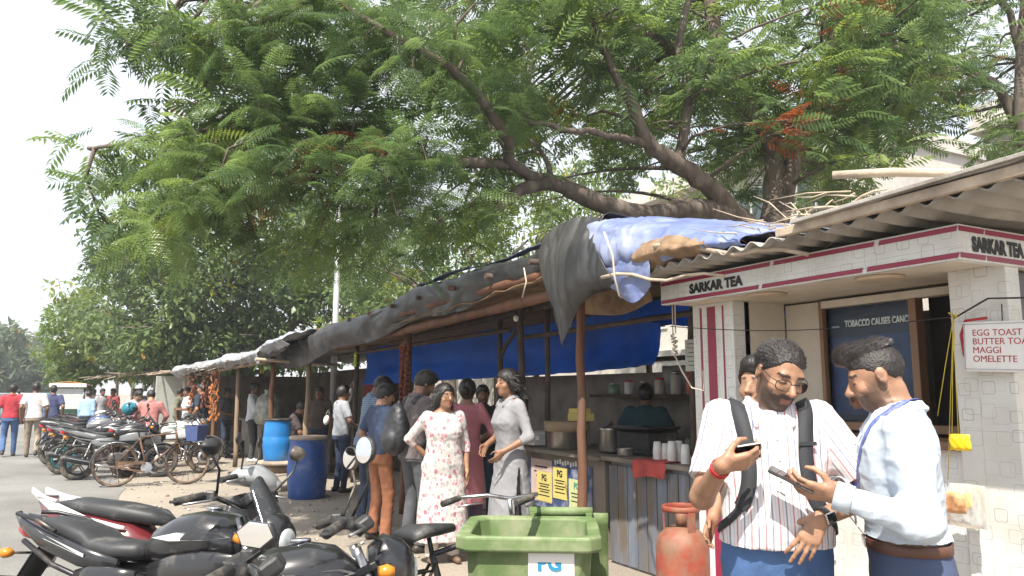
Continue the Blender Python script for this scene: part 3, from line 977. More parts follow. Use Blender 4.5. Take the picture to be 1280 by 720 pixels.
# health warning poster behind glass
ps = MB(); ps.box((NX + .02, 3.32, 1.745), (.012, .63, .80)); pst = K(ps, 'poster', M_navy)
po = lambda y, z: Vector((NX + .0125, y, z)) - kio_o
b = MB(); b.add([(NX + .0125, 3.61, 1.40), (NX + .0125, 3.02, 1.40), (NX + .0125, 3.02, 1.92), (NX + .0125, 3.61, 1.92)], [(0, 1, 2, 3)]); K(b, 'poster_print', M_posterblue)
b = MB()
rs = random.Random(2)
b.add([(NX + .0115, 3.53 + .0 * k + .07 * math.cos(k * .7) - .09, 1.53 + .10 * math.sin(k * .7)) for k in range(9)], [tuple(range(9))])
K(b, 'poster_print', M_skinprint)
b = MB(); b.add([(NX + .0112, 3.36 + .055 * math.cos(k * .52), 1.75 + .10 * math.sin(k * .52)) for k in range(12)], [tuple(range(12))]); K(b, 'poster_print', mat('poster_pale', (.20, .26, .42), .3, var=.6, scale=14))
text_obj('lettering', 'TOBACCO CAUSES CANCER', .066, mat('bright_print', (.85, .85, .85), .4), kio, po(3.50, 1.985), (R(90), 0, R(-90)), bold=.0022, sx=.60)
b = MB(); b.box((NX + .0125, 3.575, 1.993), (.002, .06, .012)); K(b, 'print_line', M_pgrey)
gl = MB(); gl.box((NX - .015, 3.32, 1.735), (.004, .62, .76))
M_pane = mat('clear_glass', (.9, .95, .95), .02, trans=1.0, var=.01, spec=.1); M_pane.node_tree.nodes['Principled BSDF'].inputs['IOR'].default_value = 1.06; K(gl, 'pane', M_pane)
dk = MB(); dk.box((NX + .25, 2.78, 1.75), (.05, .5, .9)); dk.box((NX + .1, 2.55, 1.0), (.2, .05, 2.0)); K(dk, 'opening_shade', M_int_shade)  # near-black panels stand for the shade inside the window opening
# dark panel over the open side, and back walls
sw = MB(); sw.box((KO + .14 + .75, KY0 + .12, 1.09), (1.46, .06, 2.18)); K(sw, 'open_side_panel', mat('open_side_shade', (.10, .10, .11), .5, var=.3))  # dark grey panel puts the shade of the open side into colour
bw = MB(); bw.box((KO + 1.66, 3.3, 1.09), (.08, 2.2, 2.18)); bw.box((KO + .85, 4.40, 1.09), (1.5, .06, 2.18)); K(bw, 'back_wall', M_cream)
b = MB()
for k in range(4): b.box((KO + .19, KY0 + .089, 1.42 - k * .05), (.06, .003, .03))
K(b, 'print_marks', M_signw)

# corrugated roof
ro = MB()


def corr(u, v):
    x = 3.34 + v * 2.6
    y = 1.72 + u * 2.86
    return (x + .02 * math.sin(y * 3), y, 2.405 + .045 * v + .020 * math.sin(y * 2 * math.pi / .146) + .03 * (1 - u) + .01 * math.sin(x * 4 + y))


ro.grid(corr, 200, 10)
K(ro, 'roof_sheet', M_asb, solid=.007)
b = MB()
b.bar((3.32, 1.4, 2.475), (3.34, 3.05, 2.445), .04, .05); K(b, 'fascia_board', M_woodlt, bevel=.005)
b = MB(); b.bar((3.30, 1.3, 2.535), (3.31, 2.9, 2.478), .06, .02); K(b, 'fascia_board', M_asb, bevel=.003)
b = MB(); b.bar((3.42, 1.35, 2.52), (4.8, 1.35, 2.60), .05, .09); K(b, 'rafter', M_brownwd)
up = drape('roof_felt', [[(3.30, 1.2, 2.545), (3.30, 2.0, 2.51), (3.33, 2.9, 2.475)], [(4.3, 1.2, 2.66), (4.3, 2.0, 2.62), (4.3, 3.0, 2.56)], [(5.6, 1.2, 2.74), (5.6, 2.0, 2.70), (5.6, 3.0, 2.64)]], M_asb, None, 14, 10, .02, 2, .02)
up.parent = kio; up.matrix_parent_inverse = Matrix.Translation(-kio_o)

# logs, sticks and twigs lying on the roof
lg = MB(); a, b_ = DP(1041, 219, 4.3), DP(1310, 213, 3.75)
lg.tube([a, a.lerp(b_, .3) + Vector((0, 0, .01)), a.lerp(b_, .7) - Vector((0, 0, .008)), b_], [.024, .026, .024, .027], 9)
tag(lg.build('roof_log', M_woodlt), 'pale straight log lying across the kiosk roof above the corrugated sheet', 'log')
for (p0, p1, r_, lb) in (((818, 308, 5.1), (1010, 318, 4.2), .020, 'bent grey branch poking out over the kiosk lettering'),
                         ((752, 347, 5.55), (905, 345, 4.75), .014, 'thin pale stick tied level with the black tarp flap'),
                         ((1005, 270, 4.6), (1110, 238, 4.1), .011, 'thin crooked stick leaning on the kiosk roof edge')):
    a, b_ = DP(*p0), DP(*p1)
    s_ = MB(); n = 7
    rr = random.Random(int(p0[0]))
    s_.tube([a.lerp(b_, k / n) + Vector((0, 0, .022 * math.sin(k * 1.3) + rr.uniform(-.008, .008))) for k in range(n + 1)], [r_ * (1 - .35 * k / n) for k in range(n + 1)], 7)
    tag(s_.build('roof_stick', M_woodlt), lb, 'stick')
tw = MB(); rr = random.Random(9)
for i in range(55):
    t = rr.random()
    yy = 2.5 + 2.0 * t
    x = rr.uniform(3.28, 3.75)
    z = 2.47 + rr.uniform(.0, .13) * (1 - .3 * t)
    a_ = rr.gauss(1.2, .55); l_ = rr.uniform(.15, .6)
    p = Vector((x, yy, z)); d = Vector((math.cos(a_) * .6, math.sin(a_), rr.gauss(.08, .22)))
    tw.tube([p, p + d * l_ * .5 + Vector((0, 0, rr.uniform(-.02, .04))), p + d * l_], [.005, .004, .002], 4)
tag(tw.build('dry_twigs', M_woodlt), 'heap of dry twigs and straw along the kiosk roof edge', 'twigs', kind='stuff')

# menu board on its wire, hanging from the pier
mn = empty('menu_board', (0, 0, 0))
tag(mn, 'white menu board with red lettering hanging on the tiled pier', 'sign')
mc = XP(1255, 433, KO - .07)
mn.location = mc; mn.rotation_euler = (0, R(2.5), R(-90))
b = MB(); b.box((0.06, 0, 0), (.52, .012, .255)); b.build('board', M_signw, mn, bevel=.006)
b = MB()
for x0, x1, z0, z1 in ((-.195, .315, .112, .118), (-.195, .315, -.118, -.112), (-.195, -.189, -.118, .118)):
    b.add([(x0, -.0072, z0), (x1, -.0072, z0), (x1, -.0072, z1), (x0, -.0072, z1)], [(0, 1, 2, 3)])
b.build('border', M_pgrey, mn)
for i, tx in enumerate(('EGG TOAST', 'BUTTER TOAST', 'MAGGI', 'OMELETTE')):
    text_obj('lettering', tx, .046, M_redink, mn, (-.152, -.0066, .055 - i * .044), (R(90), 0, 0), bold=0, sx=.98)
b = MB(); b.add([(.155 + .05 * math.cos(k * .63) * 1.2, -.0068, -.060 + .038 * math.sin(k * .63)) for k in range(10)], [tuple(range(10))]); b.build('food_picture', mat('food_print', (.5, .36, .08), .4, var=.8, scale=30), mn)
b = MB(); b.add([(.10, -.0066, -.10), (.30, -.0066, -.10), (.30, -.0066, .0), (.10, -.0066, .0)], [(0, 1, 2, 3)]); b.build('food_picture', mat('food_green', (.25, .42, .45), .4, var=.6, scale=20), mn)
w = MB(); a = XP(1192, 398, KO - .05); c = XP(1290, 372, KO - .05)
w.tube([a, a.lerp(c, .5) + Vector((-.02, 0, .05)), c], .005, 6)
for px, py0, py1 in ((1252, 380, 404),):
    w.tube([XP(px, py0, KO - .05), XP(px + 1, py1, KO - .07)], .003, 5)
w.v = [tuple(mn.matrix_basis.inverted() @ Vector(p)) for p in w.v]
w.build('hanger_wire', M_dkmetal, mn)
b = MB(); b.tube([(-.20, .004, -.05), (-.215, .004, .06), (-.19, .004, .135), (-.08, .004, .145)], .008, 6); b.build('red_backing', M_redink, mn)

# string with noodle packets
M_string = mat('yellow_string', (.55, .42, .05), .8)
M_pack_y = mat('yellow_packet', (.72, .50, .02), .3, var=.25, scale=12)
M_pack_o = mat('orange_packet', (.62, .32, .16), .3, var=.6, scale=16)
M_clear = mat('clear_bag', (.85, .85, .82), .25, trans=.75, var=.05)
st = empty('packet_string', XP(1192, 395, KO - .12)); tag(st, 'yellow strings with snack packets hanging beside the pier', 'packets')
q0 = Vector(st.location)
b = MB()
for px, py in ((1198, 545), (1190, 560), (1172, 520), (1185, 600)):
    p = XP(px, py, KO - .16) - q0
    b.tube([(0, 0, 0), tuple(p * .5 + Vector((.01, .008, 0))), tuple(p)], .0022, 5)
rr = random.Random(4)
for k in range(14):
    d = Vector((rr.uniform(-.03, .0), rr.uniform(-.04, .04), rr.uniform(-.03, .03))); b.tube([(0, 0, 0), tuple(d)], .002, 4)
b.build('string', M_string, st)


def pillow(name, c, w_, h_, t_, m, rz=0., rx=0.):
    b = MB(); M3 = Euler((rx, 0, rz)).to_matrix()

    def fn(u, v, sg):
        a, e = (u - .5) * 2, (v - .5) * 2
        k = (1 - abs(a) ** 3) * (1 - abs(e) ** 3)
        return tuple(Vector(c) + M3 @ Vector((a * w_ / 2, sg * t_ / 2 * k ** .5 + .004 * math.sin(a * 9 + e * 5), e * h_ / 2 * (1 - .05 * abs(a)))))
    b.grid(lambda u, v: fn(u, v, 1), 10, 8); b.grid(lambda u, v: fn(u, v, -1), 10, 8)
    return b.build(name, m, st, fix=True)


p = XP(1200, 553, KO - .16) - q0; pillow('packet', p, .10, .085, .03, M_pack_y, R(-80), .1)
p = XP(1190, 628, KO - .17) - q0; pillow('packet', p, .13, .11, .045, M_pack_o, R(-80), .1)
p = XP(1207, 626, KO - .14) - q0; pillow('packet', p, .05, .09, .03, M_pack_y, R(-70), -.1)
p = XP(1206, 632, KO - .13) - q0; pillow('bag', p, .20, .22, .06, M_clear, R(-85), .0)
# picture frames on the niche wall
for (px, py, w_, h_, c_, tl, lb) in ((945, 414, .12, .10, (.30, .10, .07), 8, 'red framed picture leaning on the niche wall of the kiosk'), (967, 414, .075, .11, (.33, .32, .26), -12, 'black framed portrait tilted on the niche wall of the kiosk')):
    c = XP(px, py, NX - .03)
    f_ = empty('picture_frame', c, R(-90)); f_.rotation_euler = (0, R(tl), R(-90)); tag(f_, lb, 'picture')
    b = MB(); b.box((0, 0, 0), (w_, .014, h_)); b.build('frame', M_ink, f_, bevel=.002)
    b = MB(); b.add([(-w_ * .38, -.0085, -h_ * .38), (w_ * .38, -.0085, -h_ * .38), (w_ * .38, -.0085, h_ * .38), (-w_ * .38, -.0085, h_ * .38)], [(0, 1, 2, 3)]); b.build('picture', mat('picture_%d' % px, c_, .25, var=.7, scale=20), f_)
# thin cable across the front and a coiled lead hanging under the counter
b = MB(); a, c = DP(838, 408, 5.3), XP(1192, 396, KO - .05)
b.tube([a.lerp(c, k / 10) - Vector((0, 0, .05 * math.sin(math.pi * k / 10))) for k in range(11)], .003, 5)
tag(b.build('sagging_cable', M_ink), 'thin black cable sagging across the kiosk front', 'cable')
b = MB(); c = XP(1034, 640, KO - .1)
pts = [c + Vector((.01 * math.sin(k), .05 * math.sin(k * .9) * (k / 26), .10 - .22 * k / 26 + .03 * math.cos(k * 1.7))) for k in range(27)]
b.tube([c + Vector((.08, 0, .35)), c + Vector((.02, 0, .2))] + pts, .007, 6)
tag(b.build('coiled_lead', M_ink), 'bunched black lead hanging below the kiosk counter', 'cable')

# ================================================================== STALLS
M_soot = mat('smoky_boards', (.21, .185, .155), .8, var=.35, scale=3, dirt=(.2, .17, .14), dirt_amt=.3)
M_bluepaint = mat('stained_blue_metal', (.16, .195, .255), .55, var=.45, scale=4, stretch=(1, 1, .18), dirt=(.15, .125, .10), dirt_amt=.72, dirt_scale=7, bump=.2)
M_alu = mat('dull_aluminium', (.55, .54, .52), .32, 1.0, var=.15, dirt=(.3, .26, .2), dirt_amt=.2)
M_paper_y = mat('yellow_paper', (.62, .52, .16), .8, var=.08, dirt=(.4, .35, .2), dirt_amt=.2)
M_paper_p = mat('pink_paper', (.55, .42, .38), .8, var=.1, dirt=(.35, .28, .25), dirt_amt=.3)
M_posterb = mat('blue_poster', (.06, .09, .22), .6, var=.4, scale=8, dirt=(.35, .36, .4), dirt_amt=.45, dirt_scale=8)
M_cup = mat('paper_cup', (.74, .73, .70), .6, var=.04)


def pole(b, p0, p1, r0, r1=None, seed=0, n=9, w=.012):
    rr = random.Random(seed)
    p0, p1 = Vector(p0), Vector(p1)
    m = max(4, int((p1 - p0).length / .3))
    b.tube([p0.lerp(p1, k / m) + Vector((rr.uniform(-w, w), rr.uniform(-w, w), 0)) for k in range(m + 1)],
           [(r0 + ((r1 or r0) - r0) * k / m) * rr.uniform(.93, 1.07) for k in range(m + 1)], n)


# --- the long tea stall under the black tarp
sA = empty('food_stall', (3.6, 9.0, 0)); tag(sA, 'long food stall with reddish poles and blue backcloth under black tarp', 'stall')
oA = Vector(sA.location)


def PA(b, name, m, parent=sA, **k):
    b.v = [tuple(Vector(p) - oA) for p in b.v]
    return b.build(name, m, parent, **k)


posts = [(3.62, 5.55, 2.75, .043, M_bamboo), (4.15, 7.6, 2.7, .045, M_dkwood), (4.35, 7.35, 2.6, .035, M_dkwood), (3.5, 9.55, 2.55, .06, M_bamboo), (4.4, 8.6, 2.6, .04, M_dkwood),
         (3.15, 13.6, 2.3, .05, M_wood), (3.9, 13.2, 2.4, .05, M_dkwood), (6.3, 5.0, 2.5, .05, M_dkwood), (6.3, 8.0, 2.5, .05, M_dkwood), (6.3, 11.0, 2.4, .05, M_dkwood), (6.2, 13.5, 2.3, .05, M_dkwood), (4.4, 5.0, 2.6, .04, M_dkwood)]
for i, (x, yy, h, r_, m_) in enumerate(posts):
    b = MB(); pole(b, (x, yy, 0), (x + .02, yy + .02, h), r_, r_ * .85, i); PA(b, 'post', m_)
beams = [((3.45, 4.6, 2.62), (3.2, 9.6, 2.50), .045, M_bamboo), ((3.5, 5.2, 2.42), (3.15, 13.8, 2.22), .055, M_bamboo), ((4.3, 4.6, 2.55), (4.2, 13.5, 2.36), .04, M_dkwood), ((5.4, 4.6, 2.66), (5.3, 13.5, 2.42), .04, M_dkwood),
         ((6.3, 4.6, 2.5), (6.2, 13.6, 2.3), .045, M_dkwood), ((4.25, 4.7, 2.20), (4.3, 7.7, 2.18), .028, M_dkwood), ((4.2, 7.9, 2.28), (3.5, 12.8, 2.16), .03, M_dkwood), ((4.4, 8.6, 2.0), (4.2, 7.5, 2.5), .025, M_dkwood)]
for i, (p0, p1, r_, m_) in enumerate(beams):
    b = MB(); pole(b, p0, p1, r_, None, 30 + i, w=.02); PA(b, 'beam', m_)
for i in range(11):
    yy = 4.9 + i * .85
    b = MB(); z0 = 2.70 - .018 * (yy - 5); pole(b, (3.25 - .03 * (yy - 5), yy, z0), (6.5, yy + random.Random(i).uniform(-.3, .3), z0 + .05), .028, None, 60 + i); PA(b, 'rafter', M_dkwood if i % 3 else M_bamboo)
# sagging brown matting under the tarp
dr = drape('ceiling_matting', [[(3.35, 4.8, 2.60), (3.25, 8, 2.45), (2.95, 13.8, 2.22)], [(4.6, 4.8, 2.72), (4.6, 8, 2.58), (4.4, 13.8, 2.38)], [(6.5, 4.8, 2.62), (6.5, 8, 2.5), (6.4, 13.8, 2.3)]], M_jute, None, 40, 14, .05, 1.7, .01, 3)
dr.parent = sA; dr.matrix_parent_inverse = Matrix.Translation(-oA)
# blue backcloths
for nm, rows, sd in (('backcloth', [[(5.6, 7.0, 2.62), (5.5, 9.0, 2.56), (4.3, 14.0, 2.36)], [(5.7, 7.0, 2.2), (5.6, 9.0, 2.15), (4.35, 14.0, 2.0)], [(5.6, 7.05, 1.86), (5.55, 9.0, 1.80), (4.3, 14.0, 1.68)]], 1),
                     ('backcloth', [[(5.3, 4.3, 2.60), (5.3, 5.4, 2.55), (5.3, 6.9, 2.55)], [(5.4, 4.3, 2.30), (5.35, 5.5, 2.33), (5.4, 6.9, 2.42)], [(5.3, 4.4, 2.02), (5.3, 5.6, 2.16), (5.3, 6.85, 2.32)]], 5)):
    dr = drape(nm, rows, M_tarp_db, None, 40, 16, .05, 2.0, .004, sd, (1, 1, .5))
    dr.parent = sA; dr.matrix_parent_inverse = Matrix.Translation(-oA)
dr = drape('back_curtain', [[(3.9, 4.95, 2.50), (3.9, 5.4, 2.46), (3.9, 6.1, 2.44)], [(3.95, 4.95, 2.3), (3.95, 5.4, 2.22), (3.95, 6.1, 2.30)]], M_jute, None, 20, 10, .015, 3, .004, 8)
dr.parent = sA; dr.matrix_parent_inverse = Matrix.Translation(-oA)
# counter: stained blue end, poster covered end
cA = MB(); cA.box((4.55, 5.36, .46), (.66, 1.22, .92)); PA(cA, 'counter_cabinet', M_bluepaint, bevel=.01)
cB = MB(); cB.box((4.55, 6.78, .45), (.66, 1.40, .90)); PA(cB, 'counter_cabinet', M_soot, bevel=.01)
cB = MB(); cB.box((4.85, 9.3, .45), (.66, 2.7, .86)); PA(cB, 'counter_cabinet', M_soot, bevel=.01)
cT = MB(); cT.box((4.53, 5.36, .94), (.78, 1.34, .04)); PA(cT, 'counter_top', M_soot, bevel=.006)
cT = MB(); cT.box((4.53, 6.79, .925), (.78, 1.48, .04)); PA(cT, 'counter_top', M_soot, bevel=.006)
cT = MB(); cT.box((4.83, 9.3, .90), (.78, 2.8, .04)); PA(cT, 'counter_top', M_soot, bevel=.006)
for k in range(9):
    b = MB(); z_ = .06 + k * .0; b.box((4.214, 4.80 + k * .14, .45), (.012, .128, .86)); 
    PA(b, 'plank', M_bluepaint, bevel=.003)
# second row of shelving at the back of the stall
b = MB(); b.box((6.0, 6.6, 1.50), (.5, 4.0, .04)); b.box((6.0, 6.6, .85), (.5, 4.0, .04)); b.box((6.0, 6.6, 1.95), (.45, 4.0, .03)); PA(b, 'back_shelf', M_dkwood)
b = MB(); b.box((6.24, 8.4, .9), (.04, 8.0, 1.8)); PA(b, 'back_panel', M_soot)
b = MB(); b.box((6.19, 6.6, 1.70), (.02, 2.0, .35)); PA(b, 'back_board', mat('grey_board', (.3, .3, .29), .7, var=.3))
# posters on the counter front
fx = 4.214


def flyer(px0, py0, px1, py1, m, name='flyer', dx=0.0, txt=None):
    a, c = XP(px0, py0, fx - .006 - dx), XP(px1, py1, fx - .006 - dx)
    w_, h_ = abs(a.y - c.y), abs(a.z - c.z)
    f_ = empty('tmp'); bpy.data.objects.remove(f_)
    b = MB(); b.box(((a.x), (a.y + c.y) / 2, (a.z + c.z) / 2), (.003, w_, h_)); o_ = PA(b, name, m)
    if txt:
        for (s_, sz, fz, mm) in txt:
            if s_ is None:
                b = MB(); b.box((a.x - .002, (a.y + c.y) / 2, max(a.z, c.z) - fz * h_), (.001, w_ * sz, h_ * .035)); PA(b, 'print_line', mm); continue
            text_obj('lettering', s_, sz * h_, mm, sA, Vector((a.x - .0022, (a.y + c.y) / 2, max(a.z, c.z) - fz * h_)) - oA, (R(90), 0, R(-90)), bold=sz * h_ * .035, align='CENTER', sx=.9)
    return o_


flyer(662, 572, 741, 650, M_posterb, 'poster_sheet')
flyer(664, 572, 690, 630, M_paper_p, 'flyer', .003, [(None, .6, .18, M_ink), (None, .7, .30, M_ink), (None, .5, .40, M_ink)])
PGT = [('PG', .30, .30, M_ink)] + [(None, w_, z_, M_ink) for w_, z_ in ((.7, .42), (.55, .50), (.75, .60), (.6, .68), (.7, .80))]
flyer(671, 588, 690, 629, M_paper_y, 'flyer', .006, PGT)
flyer(691, 583, 709, 626, M_paper_y, 'flyer', .006, PGT)
flyer(711, 598, 731, 642, mat('lime_paper', (.55, .58, .30), .8, var=.08), 'flyer', .006, [('PG', .28, .30, mat('green_ink', (.02, .25, .2), .5)), (None, .7, .45, M_ink), (None, .6, .56, M_ink), (None, .7, .70, M_ink)])
for px, py, n_ in ((694, 578, 9), (664, 643, 10), (668, 648, 8)):
    b = MB(); p_ = XP(px, py, fx - .0085)
    for k in range(n_): b.box((p_.x, p_.y - .05 * k, p_.z + .008 * (k % 3)), (.002, .032, .05 - .012 * (k % 2)))
    PA(b, 'print_marks', M_signw)
# red cloth on the counter edge
rc = drape('counter_rag', [[(4.135, 5.52, .965), (4.135, 5.30, .965), (4.135, 5.08, .965)], [(4.13, 5.52, .88), (4.125, 5.3, .86), (4.13, 5.08, .90)], [(4.135, 5.50, .80), (4.13, 5.3, .84), (4.135, 5.1, .83)]], mat('red_rag', (.42, .07, .06), .9, var=.3), None, 16, 10, .012, 9, .004, 2)
tag(rc, 'faded red rag draped over the stained blue counter edge', 'rag')
rb = MB(); rb.grid(lambda u, v: (4.135 + v * .25, 5.52 - u * .44, .968 + .006 * math.sin(u * 9) * math.sin(v * 5)), 8, 5)
rb.v = [tuple(p) for p in rb.v]; o = rb.build('rag_top', mat('red_rag', (.4, .05, .05), .9), None, solid=.004)
o.parent = rc


def on_counter(o, label, cat, group=None):
    return tag(o, label, cat, group)


# steel stock pot with ring, ladles and bowls
def pot(loc, r_, h, name, label, m=M_alu, rim=True, lid=None):
    e = empty(name, loc); tag(e, label, 'pot')
    b = MB(); b.lathe([(r_ * .96, 0), (r_, .02), (r_, h), (r_ * 1.04, h + .006), (r_ * .95, h), (r_ * .95, h * .3)], 28); b.build('bowl', m, e)
    if rim:
        b = MB(); b.lathe([(r_ * 1.05, h * .78), (r_ * 1.16, h * .80), (r_ * 1.16, h * 1.22), (r_ * 1.05, h * 1.22)], 28); b.build('wind_ring', mat('wooden_ring', (.34, .25, .16), .7, var=.2), e)
    if lid:
        b = MB(); b.lathe([(r_ * 1.06, h), (r_ * .9, h + .02), (.02, h + .05), (.015, h + .08), (0, h + .085)], 24); b.build('lid', m, e)
    return e


p_ = XP(709, 564, 4.42); pot((p_.x, p_.y, .945), .215, .24, 'stock_pot', 'big steel stock pot with wooden ring on the poster covered counter')
p_ = XP(765, 562, 4.5); pot((p_.x, p_.y, .96), .13, .22, 'cooking_pot', 'smaller steel pot with a flat lid behind the front pole', rim=False, lid=True)
p_ = XP(772, 570, 4.3); pot((p_.x, p_.y - .12, .96), .075, .07, 'small_pot', 'shiny little steel pan on the counter beside the cook', rim=False)
b = MB(); b.lathe([(.30, 0), (.33, .02), (.34, .03), (.30, .025), (.0, .012)], 28); o = b.build('griddle', M_dkmetal); o.location = (4.62, 5.95, 1.19); tag(o, 'black round griddle above the stove behind the front pole', 'griddle')
b = MB(); b.box((0, 0, .115), (.34, .5, .2)); b.box((0, 0, .02), (.36, .52, .04)); o = b.build('stove', M_dkmetal, bevel=.01); o.location = (4.62, 5.95, .963); tag(o, 'sooty gas stove under the black griddle', 'stove')
# cups: inverted stacks
ci = 0
for (px, n, dx) in ((822, 5, 4.30), (832, 4, 4.36), (840, 6, 4.28), (849, 6, 4.36), (857, 5, 4.28)):
    p_ = XP(px, 572, dx); e = empty('cup_stack', (p_.x, p_.y, .962)); tag(e, 'stack of white paper cups upside down on the stained blue counter', 'cups', 'paper cup stacks on the counter')
    for k in range(n):
        b = MB(); b.lathe([(.040, 0), (.041, .003), (.030, .095), (.0, .095)], 16, (0, 0, .0 + k * .016)); b.build('cup', M_cup, e)
# jars, tins and packets on the back shelf and counter
rr = random.Random(6)
cols = [(.45, .40, .33), (.5, .12, .06), (.12, .16, .2), (.55, .45, .12), (.6, .58, .55), (.2, .12, .08), (.16, .26, .16)]
cn_ = ['cream', 'red', 'dark', 'yellow', 'white', 'brown', 'green']
jj = 0
for sh, zz in ((1.50, 1.522), (.85, .872)):
    yy = 4.75
    while yy < 8.4:
        r_ = rr.uniform(.05, .085); h = rr.uniform(.14, .30)
        k = rr.randrange(7)
        e = empty('storage_jar', (5.9 + rr.uniform(-.05, .08), yy, zz)); tag(e, '%s storage jar on the back shelf of the long stall' % cn_[k], 'jar', '%s jars on the back shelf' % cn_[k])
        b = MB(); b.lathe([(r_ * .96, 0), (r_, .01), (r_, h * .8), (r_ * .75, h * .9)], 14); b.build('jar_body', mat('jar_' + cn_[k], cols[k], .35), e)
        b = MB(); b.lathe([(r_ * .8, h * .88), (r_ * .8, h), (0, h + .004)], 14); b.build('lid', M_alu if jj % 2 else M_red, e)
        yy += 2 * r_ + rr.uniform(.02, .22); jj += 1
# trays and crockery on the far part of the counter
for k in range(6):
    b = MB(); s_ = rr.uniform(.10, .17); b.lathe([(s_ * .6, 0), (s_, .03 + .02 * k), (s_ * .95, .03 + .02 * k), (s_ * .55, .008)], 20)
    o = b.build('serving_bowl', M_alu); o.location = (4.75 + rr.uniform(-.1, .15), 8.2 + k * .42, .922); tag(o, 'steel serving bowl on the counter behind the waiting customers', 'bowl', 'steel bowls on the far counter')
# plastic bottle rack and paper stack near the grey kurta woman
b = MB(); b.box((0, 0, .03), (.28, .34, .06)); b.box((.02, 0, .085), (.22, .30, .05), rz=.1); b.box((0, .02, .13), (.24, .28, .04), rz=-.1)
o = b.build('paper_plate_stack', M_cup, bevel=.004); p_ = XP(672, 560, 4.5); o.location = (p_.x, p_.y, .947); tag(o, 'stack of pale paper plates and boxes left of the steel stock pot', 'plates')
b = MB(); b.box((0, 0, .04), (.18, .24, .08)); b.box((0, .02, .105), (.14, .2, .05), rz=.2); o = b.build('snack_box', M_paper_y, bevel=.004); p_ = XP(700, 520, 4.5); o.location = (4.5, 6.9, 1.245); tag(o, 'yellow snack boxes piled on the wooden ring of the stock pot', 'box')
# hand written price board, hanging light rope and plastic bag on the kiosk side
e = empty('price_board', XP(866, 444, 4.05)); e.rotation_euler = (0, 0, R(-90)); tag(e, 'small grey handwritten board hung beside the striped pier', 'sign')
b = MB(); b.box((0, 0, 0), (.17, .012, .25)); b.build('board', mat('slate_board', (.33, .34, .30), .7, var=.1), e, bevel=.004)
b = MB()
for i in range(6): b.box((-.005 + .008 * (i % 3), -.0065, .09 - i * .034), (.10 + .015 * (i % 2), .001, .006), (0, .06 * (i % 2), 0))
b.build('handwriting', M_ink, e)
b = MB(); c = XP(842, 330, 3.7)
for dx in (0, .03): b.tube([c + Vector((0, dx, 0)), c + Vector((.01, dx + .01, -.3)), c + Vector((0, dx, -.52))], .005, 5)
rr = random.Random(3)
kn = [c + Vector((rr.uniform(-.02, .02), .015 + rr.uniform(-.025, .025), -.52 - .17 * k / 40 - rr.uniform(0, .02))) for k in range(40)]
b.tube(kn, .007, 5)
b.tube([c + Vector((0, .01, -.69)), c + Vector((0, -.06, -.8)), c + Vector((0, -.16, -.92)), c + Vector((.02, -.26, -.94)), c + Vector((0, -.28, -.80))], .006, 5)
tag(b.build('knotted_rope', M_rope), 'pinkish rope with a big knot hanging beside the handwritten board', 'rope')
# hanging bulbs
for (px, py, X_, lb) in ((645, 395, 3.7, 'small bulb hanging from the stall beam near the grey kurta woman'), (696, 377, 3.9, 'small bulb hanging beside the black tarp flap')):
    p_ = XP(px, py, X_); e = empty('light_bulb', p_); tag(e, lb, 'bulb')
    b = MB(); b.tube([(0, 0, .04), (0, 0, .35)], .003, 5); b.lathe([(.013, .0), (.013, .045)], 10); b.build('cord', M_ink, e)
    b = MB(); b.ball((0, 0, -.025), (.028, .028, .034), 12, 8); b.build('bulb_glass', M_cup, e)
# strings of tamarind-red tassels on the second post
M_tassel = mat('red_brown_tassel', (.20, .055, .025), .8, var=.5, scale=30, bump=.6, bscale=80)
for (x, yy, zt, ln, lb) in ((3.44, 9.45, 2.15, .85, 'rust red packet garland hanging on the post behind the floral dress woman'), (3.52, 9.62, 2.20, .75, 'second rust red garland on the same post behind the backpack man')):
    b = MB()
    for k in range(int(ln / .035)):
        z = zt - k * .035
        for q in range(3):
            a_ = q * 2.1 + k; b.box((x + .05 * math.cos(a_), yy + .05 * math.sin(a_), z), (.05, .012, .05), (rr.uniform(-.4, .4), rr.uniform(-.4, .4), a_))
    tag(b.build('packet_garland', M_tassel), lb, 'garland')
e = MB(); e.tube([(3.3, 11.2, 2.2), (3.3, 11.2, 1.98)], .006, 5)
for k in range(6): e.ball((3.3, 11.2, 2.12 - k * .035), (.03, .03, .02), 8, 5)
tag(e.build('chilli_charm', mat('green_yellow', (.35, .42, .05), .6, var=.5, scale=30)), 'green and yellow lucky charm hanging from the tarp end', 'charm')

# --- tarps over the long stall
ZF = lambda yy: 2.92 - .050 * (yy - 5)
XF = lambda yy: 3.42 - .055 * (yy - 5)
Ys = [4.9, 5.6, 6.4, 7.4, 8.6, 10.0, 11.6, 13.2, 14.6]
rowsA = [[(XF(q) + .03, q, ZF(q) - .30 + .05 * math.sin(q * 2.3) - .02 * (q - 5)) for q in Ys],
         [(XF(q) - .05, q, ZF(q) - .14 + .03 * math.sin(q * 3.1)) for q in Ys],
         [(XF(q) + .05, q, ZF(q) + .05 * math.sin(q * 1.7)) for q in Ys],
         [(XF(q) + .7, q, ZF(q) + .10 + .05 * math.sin(q * 2.0 + 1)) for q in Ys],
         [(XF(q) + 1.9, q, ZF(q) + .06 + .05 * math.sin(q * 1.4)) for q in Ys],
         [(6.6, q, ZF(q) - .25) for q in Ys]]
tag(drape('black_tarp', rowsA, M_tarp_bk, None, 200, 60, .048, 2.0, .006, 2, (1, .7, 1)), 'long creased black tarpaulin roof over the food stall', 'tarp')
